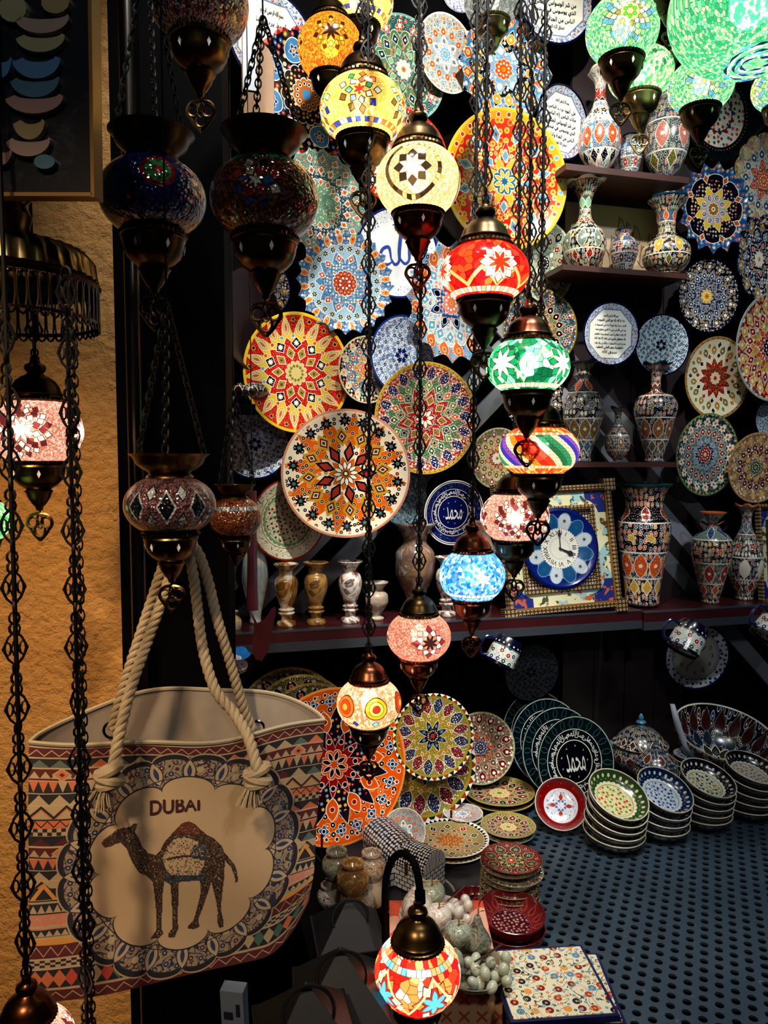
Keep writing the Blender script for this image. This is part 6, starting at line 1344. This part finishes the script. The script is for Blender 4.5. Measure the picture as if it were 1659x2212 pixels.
# tureens and large bowl
def lidded(label, cx, by, wpx, mat, lidmat, prof, lid, name='tureen', knob=None, foot=None):
    p = on_z(cx, by, ZT); R = wpx / 2 / FPX * depth(p)
    o = link(name, M().lathe(prof, 48).mesh('tureen_body', mat, True, 60), None, p + V((0, 0, .001)), None, R)
    if lid: M().lathe(lid, 48).build('lid', lidmat, o, ang=60)
    if knob: M().lathe(knob[0], 20).build('knob', knob[1], o, ang=60)
    return tag(o, label, 'tureen' if lid else 'bowl')
def cyl1(g): return cyl(g, 1.0)
tm1 = glaze('tureen_enamel_dark', [('fill', -1, 9, H('16182c')), ('micro', 8, .3, [MR, BL, OL, H('6a3428')]), ('petal', 14, 0, .75, .14, .16, H('6a2c28'), (.02, CR)), ('petal', 14, .5, .45, .14, .18, H('5a5c44'), (.02, CR)), ('dia', 14, 0, 1.3, .1, .12, H('6a3428'), (.02, CR)), ('pep', 16, .2, GY)], ctx=cyl1)
tm2 = glaze('tureen_enamel_blue', [('fill', -1, 9, H('2c4f6c')), ('micro', 7, .26, [H('6a8aa0'), NV, OL]), ('petal', 9, 0, .7, .17, .2, H('8c3428'), (.03, CR)), ('petal', 7, 0, 1.45, .14, .18, H('8c4434'), (.03, CR)), ('pep', 16, .18, GY)], ctx=cyl1)
TB = [(.35, 0), (.42, .03), (.36, .1), (.4, .14), (.75, .35), (.97, .62), (1.0, .78), (.92, .98), (.8, 1.1), (.82, 1.14), (.78, 1.14), (.0005, 1.1)]
TLd = [(.9, 1.12), (.94, 1.16), (.9, 1.2), (.82, 1.22), (.72, 1.42), (.5, 1.62), (.2, 1.72), (.1, 1.76), (.0005, 1.77)]
KN = [(.1, 1.74), (.14, 1.78), (.08, 1.84), (.17, 1.9), (.15, 1.95), (.07, 1.98), (.1, 2.06), (.06, 2.16), (.0005, 2.22)]
lidded('large dark tureen with a domed lid and blue tipped knob', 1382, 1676, 124, tm1, tm1, TB, TLd, knob=(KN, plain('knob_enamel', H('3c7c94'), .25)))
lidded('smaller blue tureen with red medallions in front of the dark one', 1415, 1702, 98, tm2, tm2, TB, TLd, knob=(KN, tm2))
lidded('small white flowered pot with a pink knob beside the green plates', 1343, 1712, 56, tm1, glaze('pot_lid_enamel', floral(H('b8c0b4'), H('4c6c54'), H('a4483c'), H('5c7c8c'), H('4c7078'))), [(.6, 0), (.62, .06), (.9, .35), (1, .55), (.9, .8), (.8, .85), (.0005, .84)], [(1.02, .86), (1.04, .9), (.9, .98), (.5, 1.1), (.0005, 1.14)], knob=([(.13, 1.1), (.18, 1.2), (.2, 1.36), (.1, 1.42), (.0005, 1.43)], plain('pink_knob', H('c49488'), .25)))
o = lidded('open dark bowl with a pale blue rim behind the green plates', 1288, 1648, 76, glaze('grape_enamel', [('fill', -1, 9, H('241c34')), ('micro', 7, .3, [H('4c3c5c'), OL, H('8c8c9c')])], ctx=cyl1), None, [(.4, 0), (.6, .06), (.95, .4), (1.0, .7), (.85, .95), (.9, 1.05)], None, name='painted_bowl')
M().lathe([(.9, 1.05), (1.0, 1.14), (.96, 1.18), (.8, 1.1), (.75, .95), (.0005, .9)], 40).build('rim', plain('pale_blue_rim', H('7c9ca0'), .25), o)
bi = glaze('large_bowl_enamel_inside', [('fill', -1, 9, H('14182c')), ('micro', 9, .3, [MR, BL, H('5a5c4c'), H('6a4434')]), ('petal', 18, 0, .84, .1, .12, H('5a3028'), (.014, GY)), ('petal', 16, .5, .6, .09, .14, H('2c4458'), (.014, GY)), ('petal', 12, 0, .32, .08, .16, H('4c5048'), (.014, CR))])
bo = glaze('large_bowl_enamel_side', [('fill', -1, 9, H('1c2430')), ('micro', 12, .3, [MR, BL, H('5a5c4c')]), ('petal', 18, 0, .62, .13, .13, H('5a2c28'), (.014, GY)), ('petal', 18, .5, .38, .12, .13, H('2f5468'), (.014, GY)), ('petal', 18, 0, .18, .1, .1, H('4c3c3c'), (.014, GY))], ctx=cyl1)
p = on_z(1548, 1668, ZT); R = 206 / 2 / FPX * depth(p)
o = link('large_bowl', M().lathe([(.0005, .06), (.3, .07), (.6, .16), (.82, .38), (.93, .62), (.975, .8)], 64, m=0).lathe([(.975, .8), (1.0, .82), (1.01, .8), (.98, .62), (.88, .34), (.66, .1), (.4, .0), (.3, 0), (.0005, .02)], 64, mats=[2, 2] + [1] * 6).mesh('bowl', [bi, bo, ivory]), None, p + V((0, 0, R * .17)), Euler((rad(17), rad(4), 0)), R)
tag(o, 'very large dark mosaic salad bowl at the back right', 'bowl')
paper = plain('white_plastic_wrap', H('9aa4b0'), .3)
mb = M(); base = P(1440, 1570, depth(p) - .12)
pts = [P(x, y, depth(p) - .115 + .01 * math.sin(y)) for x, y in ((1447, 1520), (1455, 1560), (1475, 1612), (1488, 1642))]
for i, q in enumerate(pts): mb.v += [tuple(q), tuple(q + V((.012 + .006 * (i % 2), -.004, 0)))]
mb.f += [(2 * i, 2 * i + 1, 2 * i + 3, 2 * i + 2) for i in range(3)]; mb.m += [0] * 3
w1_ = mb.build('plastic_wrap', paper, o); w1_.matrix_parent_inverse = Matrix.LocRotScale(o.location, o.rotation_euler, o.scale).inverted(); 
md = w1_.modifiers.new('thick', 'SOLIDIFY'); md.thickness = .001
p = on_z(1678, 1665, ZT); o = link('white_bowl', M().lathe([(.0005, .05), (.7, .1), (.95, .7), (1, 1.1), (1.03, 1.1), (1, .6), (.7, 0), (.0005, 0)], 40).mesh('bowl', white_gl), None, p, None, .06)
tag(o, 'plain white bowl cut by the right edge beside the very large bowl', 'bowl')

# round dark tray with chests
p = on_z(905, 1868, ZT); TRZ = ZT + .012
o = link('round_tray', M().lathe([(.0005, .01), (.165, .01), (.172, .014), (.176, .012), (.172, 0), (.0005, 0)], 64).mesh('tray', plain('smoked_metal_tray', H('26262c'), .3, .5)), None, V((p.x - .02, p.y - .02, ZT + .001)))
tag(o, 'round dark tray under the silver chests and onyx jars', 'tray')
g = G('silver_leaf_inlay', .25); pos, x, y, z = g.obj(); d, c = g.vor(g.uv()[0], 13, .25); g.color(g.mix(d < .36, H('08080e'), H('d8dce4'))); g.put(g.b.inputs['Metallic'], (d < .36) * .25); g.bump((d < .36) * 1.0, .6, .002); leafm = g.mat
g = G('silver_brick_inlay', .25); uvv, uu, vv_ = g.uv(); row = (vv_ * 9).fl(); bx = (uu * 6 + (row * .5)).fr(); by_ = (vv_ * 9).fr(); kk = (bx > .14) * (by_ > .2); g.color(g.mix(kk, H('08080e'), H('c8ccd4'))); g.put(g.b.inputs['Metallic'], kk * .25); brickm = g.mat
def chest(label, px, py, L, D, Hh, yaw):
    p = on_z(px, py, TRZ); o = link('silver_chest', None, None, p, Euler((0, 0, rad(yaw)))); o.empty_display_size = .05
    tag(o, label, 'chest', 'silver inlaid chests')
    def uvbox(x0, x1, y0, y1, z0, z1, nm, mat):
        mb = M().box(((x0 + x1) / 2, (y0 + y1) / 2, (z0 + z1) / 2), (x1 - x0, y1 - y0, z1 - z0)); me = mb.mesh(nm, mat, False)
        ul = me.uv_layers.new(name='UVMap')
        for pl_ in me.polygons:
            for li_ in pl_.loop_indices:
                co = me.vertices[me.loops[li_].vertex_index].co; n_ = pl_.normal
                ul.data[li_].uv = ((co.y if abs(n_.x) > .5 else co.x) / L + .5, co.z / L)
        return link(nm, me, o)
    uvbox(-L / 2, L / 2, -D / 2, D / 2, 0, Hh * .58, 'body', brickm)
    mb = M(); vs = []; n = 14; uvs_ = []
    for i in range(n + 1):
        a = pi * i / n
        for s_ in (-1, 1): mb.v.append((s_ * L / 2, -cos(a) * D / 2 * 1.03, Hh * .6 + sin(a) * Hh * .42)); uvs_.append(((s_ + 1) / 2, i / n * D * 1.6 / L))
    for i in range(n): mb.f.append((2 * i, 2 * i + 1, 2 * i + 3, 2 * i + 2)); mb.m.append(0)
    mb.f.append(tuple(range(0, 2 * n + 2, 2))[::-1]); mb.f.append(tuple(range(1, 2 * n + 2, 2))); mb.m += [0, 0]
    me = mb.mesh('lid', leafm, True, 30); ul = me.uv_layers.new(name='UVMap')
    for l_ in me.loops: ul.data[l_.index].uv = uvs_[l_.vertex_index]
    link('lid', me, o)
    M().box((0, -D / 2 - .002, Hh * .6), (L * .08, .004, Hh * .3)).build('latch', silvery, o, smooth=False)
chest('larger silver inlaid domed chest behind the onyx jars', 848, 1876, .125, .085, .088, -62)
chest('smaller silver inlaid domed chest with a latch, in front of the larger one', 903, 1910, .085, .075, .085, -40)
# onyx jars
JP = [(.5, 0), (.62, .04), (.9, .4), (1.0, .8), (.92, 1.2), (.66, 1.5), (.55, 1.6), (.62, 1.66), (.7, 1.76), (.68, 1.86), (.6, 1.88), (.48, 1.84), (.42, 1.6), (.0005, 1.3)]
for lb, cx, cy, z0, wp, mt in (('grey green onyx jar, rear left of the trio', 727, 1898, .06, 66, onyx('sage_onyx', H('9ca090'), H('a8946c'), H('60645c'))), ('brown and white onyx jar, rear right of the trio', 803, 1900, .06, 64, onyx('tan_white_onyx', H('9c6434'), H('dcd4c0'), H('84502c'))), ('honey coloured onyx jar, front of the trio', 762, 1935, .05, 72, onyx('caramel_onyx', H('c4a468'), H('a8783c'), H('8c6430')))):
    p = on_z(cx, cy, ZT + z0); R = wp / 2 / FPX * depth(p)
    o = link('onyx_jar', M().lathe([(a, b) for a, b in JP], 36).mesh('jar', mt), None, p, None, R); tag(o, lb, 'jar', 'round onyx jars')
    o.location.z = TRZ + (.045 if 'front' in lb else .05)
    q = link('stone_block', M().lathe([(.8, 0), (.9, .3), (.8, .6), (.7, 1.0), (.0005, 1.0)], 28).mesh('base', mt), None, V((o.location.x, o.location.y, TRZ)), None, 1); q.data.transform(Matrix.Diagonal((R, R, o.location.z - TRZ - .0005, 1)))
    tag(q, lb.replace('jar', 'jar base standing under the jar', 1), 'jar', 'onyx stand pieces')
p = on_z(712, 1960, ZT); tag(link('onyx_jar', M().lathe(JP, 32).mesh('jar', ox3), None, p + V((0, 0, .001)), None, .026), 'small plum onyx jar beside the edge of the bag', 'jar')
p = on_z(778, 1985, ZT); 
def fruit(label, pos, R, mat, prof=None, stem=True, grp='onyx fruits', squash=.92, tilt=(0, 0)):
    prof = prof or [(.0005, -.8), (.25, -.88), (.6, -.72), (.92, -.3), (1.0, .15), (.88, .6), (.55, .84), (.25, .82), (.08, .7), (.0005, .66)]
    o = link('onyx_fruit', M().lathe([(a, b * squash) for a, b in prof], 32).mesh('fruit', mat), None, pos, Euler((rad(tilt[0]), rad(tilt[1]), 0)), R)
    if stem:
        zt = prof[-1][1] * squash
        M().tube([(0, 0, zt), (.08, 0, zt + .25), (.05, .05, zt + .5)], .06, 6).build('stem', gilt, o)
        M().add([(.05, .0, zt + .3), (.35, -.1, zt + .5), (.6, 0, zt + .35), (.35, .12, zt + .42)], [(0, 1, 2), (0, 2, 3)]).build('leaf', gilt, o, smooth=False)
    return tag(o, label, 'fruit', grp)
og = onyx('milky_onyx', H('b0aaa0'), H('c8c0b4'), H('8c8074'), .8); og2 = onyx('greenish_onyx', H('7c8474'), H('9ca08c'), H('5a6054'), .8)
fruit('grey onyx apple with a gilt stem behind the black pyramid roof', p + V((0, 0, .03)), .03, onyx('smoky_onyx', H('8c847c'), H('a89c90'), H('5c544c'), .8))
# red and cream patterned box
g = G('heart_pattern_card', .6); uvv, uu, vv_ = g.uv(); a1 = ((uu * 7).fr() - .5).ab(); b1 = ((vv_ * 7).fr() - .5).ab()
xx = ((a1 - b1).ab() < .09) * (a1 < .3); g.color(g.mix(xx, H('b08c68'), H('8c3c24'))); cardm = g.mat
g = G('pink_red_lid', .5); pos = g.obj()[0]; f = g.noise(pos, 9, 1); g.color(g.mix((f > .5) * 1.0, H('b8442c'), H('c08c78'))); lidm = g.mat
xa, xb = P(868, 2100, 1.28), P(1092, 2100, 1.28)
BZ = ZT + .062; tp_ = on_z(940, 1945, BZ + .005)
bx0 = on_z(850, 1950, BZ); bx1 = on_z(1100, 2160, BZ)
cxm = (on_z(860, 2130, BZ) + on_z(1110, 2130, BZ)) / 2
yf = on_z(1000, 2135, BZ).y; yb = on_z(930, 1945, BZ).y
xl, xr_ = on_z(842, 2030, BZ).x, on_z(1062, 2030, BZ).x
mb = M().box(((xl + xr_) / 2, (yf + yb) / 2, BZ - .03), (xr_ - xl, yb - yf, .06)); me = mb.mesh('gift_box', [cardm, lidm], False); ul = me.uv_layers.new(name='UVMap')
for pl_ in me.polygons:
    if pl_.normal.z > .5: pl_.material_index = 1
    for li_ in pl_.loop_indices:
        co = me.vertices[me.loops[li_].vertex_index].co; ul.data[li_].uv = ((co.y if abs(pl_.normal.x) > .5 else co.x) * 5, co.z * 5)
o = link('gift_box', me); tag(o, 'red and cream cardboard box carrying the onyx fruit dishes', 'box')
# fruit dishes
rnd = random.Random(2)
def dish(label, cx, cy, wp, z, mat):
    p = on_z(cx, cy, z); R = wp / 2 / FPX * depth(p)
    o = link('fruit_dish', M().lathe([(.0005, .06), (.5, .07), (.85, .2), (.98, .34), (1.0, .36), (1.01, .33), (.9, .16), (.6, .02), (.4, 0), (.0005, .0)], 48).mesh('dish', mat), None, p, None, R)
    tag(o, label, 'dish', 'onyx dishes'); return p, R
p1, R1 = dish('pinkish white onyx dish with fruit, behind the table lamp', 938, 2000, 152, BZ + .002, onyx('rose_onyx', H('b09c94'), H('c4b4ac'), H('94786c'), .8))
p2, R2 = dish('grey green onyx dish with grapes and a fig on the red box', 1020, 2112, 150, BZ + .002, onyx('olive_onyx', H('8a9080'), H('6c6a54'), H('70503c'), .9))
fruit('pale onyx pear at the left of the pinkish dish', p1 + V((-.03, 0, .038)), .030, og, [(.0005, -.9), (.5, -.85), (.95, -.4), (1, 0), (.8, .5), (.5, .95), (.3, 1.2), (.0005, 1.25)])
fruit('pale onyx apple with a gilt leaf in the middle of the pinkish dish', p1 + V((.005, -.03, .036)), .024, og)
fruit('round greenish onyx fruit behind the gooseneck of the table lamp', p1 + V((-.004, .03, .04)), .027, og2)
GP = 'onyx grapes'
def grapes(label, c, n, sp, r_, mat, seed):
    rr = random.Random(seed); o = link('grape_bunch', None, None, c); tag(o, label, 'fruit', None); o.empty_display_size = .02
    ms = M().lathe([(max(.0005, r_ * cos(a)), r_ * 1.25 * sin(a)) for a in np.linspace(-pi / 2, pi / 2, 10)], 16).mesh('grape', mat)
    k = 0; pts = []
    while k < n:
        q = V((rr.uniform(-sp, sp), rr.uniform(-sp * .7, sp * .7), rr.uniform(0, .022)))
        if all((q - t).length > r_ * 1.55 for t in pts):
            pts.append(q); k += 1; link('grape', ms, o, q, Euler((rr.uniform(-.8, .8), rr.uniform(-.8, .8), 0)))
    M().tube([(-sp * .6, -.006, .03), (0, 0, .038), (sp * .8, .01, .05)], .0016, 5).build('stalk', plain('brown_stalk%d' % seed, H('2c1410'), .5), o)
grapes('bunch of white onyx grapes at the right of the pinkish dish', p1 + V((.037, .0, .02)), 12, .024, .0088, og, 3)
grapes('bunch of green onyx grapes in front of the grey green dish', p2 + V((.02, -.022, .016)), 18, .034, .0086, onyx('jade_onyx', H('98a08c'), H('b4b8a4'), H('80887a'), .8), 5)
fruit('grey onyx fig with a gilt leaf in the grey green dish', p2 + V((.012, .034, .045)), .024, onyx('fig_onyx', H('5a5e50'), H('7a7c6c'), H('30342c'), .9), [(.0005, -.9), (.5, -.85), (.95, -.5), (1, -.2), (.85, .2), (.5, .8), (.3, 1.4), (.22, 1.7), (.0005, 1.72)])
fruit('pale green onyx pear at the back of the grey green dish', p2 + V((-.02, .036, .05)), .023, og2)
fruit('dark brown onyx plum at the left of the grey green dish', p2 + V((-.05, .006, .034)), .018, plain('dark_plum_stone', H('2c100c'), .15))
fruit('green onyx pear behind the dark plum', p2 + V((-.036, -.016, .04)), .02, og2)
# oval platter
pp = on_z(918, 1955, ZT + .004); o = link('platter', plate_mesh(('r',)).mesh('platter', glaze('rose_border_platter', [('fill', -1, 9, H('c8c8c0')), ('vine', 6, .08, H('5c1c2c'), .7, .94), ('micro', 10, .25, [H('6c1c24'), H('1c2c4c')], .7, .93, H('c8c8c0')), ('line', .97, .01, NV)])), None, pp + V((-.02, .03, .0)), None, .085); tag(o, 'white platter with a dark rose border behind the fruit dishes', 'plate')
# tiles
tile_m = glaze('iznik_tile', [('fill', -1, 9, H('d8d4c0')), ('vine', 2.6, .06, H('2c5c44')), ('micro', 3.6, .24, [H('b85a3c'), H('14204c'), H('8c2430'), H('d8a850'), H('6c9cb8')], -1, 9, H('d8d4c0'), H('d8a850')), ('micro', 6.5, .17, [H('6c9cb8'), H('c8843c'), H('2c5c44')], -1, 9, H('d8d4c0'), H('d8d4c0'))])
ta, tb = on_z(1096, 2150, ZT + .075), None
def tile_at(cx, cy, zz): return on_z(cx, cy, zz)
TZ = ZT + .068; tc = on_z(1186, 2118, TZ); ws = .168
rt_ = 5
for k in range(6):
    s_ = .0122; top = k == 0
    dx = 0 if top else (.018 if k == 1 else .012)
    me = M().box((0, 0, -.005), (ws, ws * .98, .009)).mesh('tile_slab', navy_gl, False)
    o = link('ceramic_tile', me, None, tc + V((dx, .004 * (k > 0), -s_ * k)), Euler((0, 0, rad(rt_ if top else -1))))
    fm = M().box((0, 0, 0), (ws * .94, ws * .92, .001)); fm.xf(Matrix.Diagonal((1 / .09, 1 / .09, 1 / .09, 1)))
    f = link('painted_face', fm.mesh('painted_face', tile_m, False), o, (0, 0, .0), None, .09)
    tag(o, 'floral patterned cream tile, topmost of the pile at the bottom' if top else 'navy edged ceramic tile, %s below the top one' % ['', 'first', 'second', 'third', 'fourth', 'fifth'][k], 'tile', 'pile of ceramic tiles')
p = on_z(1310, 2200, ZT); tag(M().tube([p + V((-.03, .02, .006)), p + V((.02, -.02, .006))], .006, 12).build('cream_rod', ivory), 'short cream rod lying right of the tile pile', 'rod')
# gooseneck table lamp
tl = lamp('table lamp with a red and blue star mosaic globe on a black gooseneck', 902, 2098, 186, 126, 1.0, 'table', PW, cap=brass, chain=False, group=None, seed=40, rot=.35, fin=False)
tl.name = 'table_lamp'; a_ = tl.scale[0]
gp = [P(x, y, z) for x, y, z in ((838, 2330, 1.06), (836, 2150, 1.06), (832, 2000, 1.06), (833, 1910, 1.05), (845, 1862, 1.04), (868, 1843, 1.03), (893, 1862, 1.01), (905, 1905, 1.0), (907, 1945, 1.0))]
gm = M().tube(smoothpts(gp, 8), .0052, 12).tube([P(907, 1925, 1.0), P(908, 1950, 1.0)], .0075, 12)
gm.tube([P(909, 1950, .998), P(909, 1995, .998)], .003, 6)
for k in range(4):
    c_ = P(908, 1958 + 11 * k, .998); gm.tube([c_ + V(((.005 if k % 2 else .002) * cos(t), (.002 if k % 2 else .005) * cos(t), .0055 * sin(t))) for t in np.linspace(0, 2 * pi, 9)[:-1]], .0013, 5, True)
gm.xf((Matrix.Translation(tl.location) @ Matrix.Rotation(.35, 4, 'Z') @ Matrix.Scale(a_, 4)).inverted())
gm.build('gooseneck', black_paint, tl)
fm = M().lathe([(.0005, .02), (.02, .02), (.05, .012), (.07, 0), (.0005, 0)], 40, origin=tuple(P(838, 2330, 1.06)))
fm.xf((Matrix.Translation(tl.location) @ Matrix.Rotation(.35, 4, 'Z') @ Matrix.Scale(a_, 4)).inverted()); fm.build('base', black_paint, tl)
# black metal pyramid lanterns
dk = plain('blue_black_metal', H('03060c'), .5, 0, 8); dk.node_tree.nodes['Principled BSDF'].inputs['Specular IOR Level'].default_value = .2
glassd = plain('dark_lantern_glass', H('04070c'), .3, 0, 8)
def lantern(label, px, py, z, s, hgt, yaw):
    c = P(px, py, z); o = link('metal_lantern', None, None, c, Euler((0, 0, rad(yaw)))); tag(o, label, 'lantern', 'black metal lanterns')
    h2 = s / 2
    M().add([(-h2, -h2, -s * .55), (h2, -h2, -s * .55), (h2, h2, -s * .55), (-h2, h2, -s * .55), (0, 0, 0)], [(0, 1, 4), (1, 2, 4), (2, 3, 4), (3, 0, 4)]).build('roof', dk, o, smooth=False)
    M().box((0, 0, -s * .58), (s * 1.05, s * 1.05, s * .06)).build('top_plate', dk, o, smooth=False)
    M().box((0, 0, -s * .55 - hgt), (s * 1.05, s * 1.05, s * .06)).build('bottom_plate', dk, o, smooth=False)
    for x, y in ((1, 1), (1, -1), (-1, 1), (-1, -1)): M().box((x * h2 * .92, y * h2 * .92, -s * .55 - hgt / 2), (s * .07, s * .07, hgt)).build('post', dk, o, smooth=False)
    M().box((0, 0, -s * .55 - hgt / 2), (s * .8, s * .8, hgt * .95)).build('glass', glassd, o, smooth=False)
    M().tube([(s * .32 * cos(t), -.0, -s * .02 + s * .32 * sin(t) * .0 - s * .1) if False else (s * .27 * cos(t), s * .1 * sin(t) - s * .2, -s * .2 + s * .22 * sin(t)) for t in np.linspace(0, 2 * pi, 25)[:-1]], .0022, 6, True).build('ring_handle', dk, o)
lantern('black metal lantern with a pyramid roof right of the bag', 752, 1938, 1.12, .1, .2, 12)
lantern('larger black metal lantern in front of the first, below the bag corner', 735, 2045, .98, .12, .2, 8)
lantern('black metal lantern at the bottom edge with a large ring handle', 660, 2120, .86, .11, .2, 15)
# white boxed charger seen under the bag
c = P(508, 2195, 1.1); o = link('white_box', M().box((0, 0, 0), (.035, .02, .1)).mesh('box', plain('pale_plastic', H('5c6878'), .4), False), None, c, Euler((.1, 0, -.15))); tag(o, 'small white plastic box standing in the dark under the bag', 'box')
M().box((-.006, -.0106, .01), (.014, .001, .012)).box((.009, -.0106, .02), (.006, .001, .02)).build('dark_print', ink, o, smooth=False)
# pale board and blue strip at the upper left of the wall
g = G('pale_carved_wood', .5); f = g.noise(g.obj()[0], 12, 5, .6, 1.0); g.color(g.mix(f, H('8c6844'), H('5c4630')))
mb = M(); a0, a1 = P(524, 200, 1.75), P(592, 200, 1.75); hw = (a1.x - a0.x) / 2; 
pts = [(-hw, -.09), (hw, -.09)] + [(hw * cos(t), .06 + .05 * sin(t)) for t in np.linspace(0, pi, 13)]
mb.prism(pts, -.008, .008); o = link('wooden_board', mb.mesh('board', g.mat, True, 40), None, (a0 + a1) / 2, frame(normal(5, 0))); tag(o, 'pale arched wooden board behind the chains of the harlequin lamp', 'board')
o = link('metal_strip', M().box((0, 0, 0), (.03, .01, .4)).mesh('strip', plain('slate_blue_paint', H('3c5468'), .4), False), None, P(537, -10, 1.6), Euler((0, 0, .3))); tag(o, 'slate blue vertical strip at the top edge beside the patchwork lamp', 'strip')
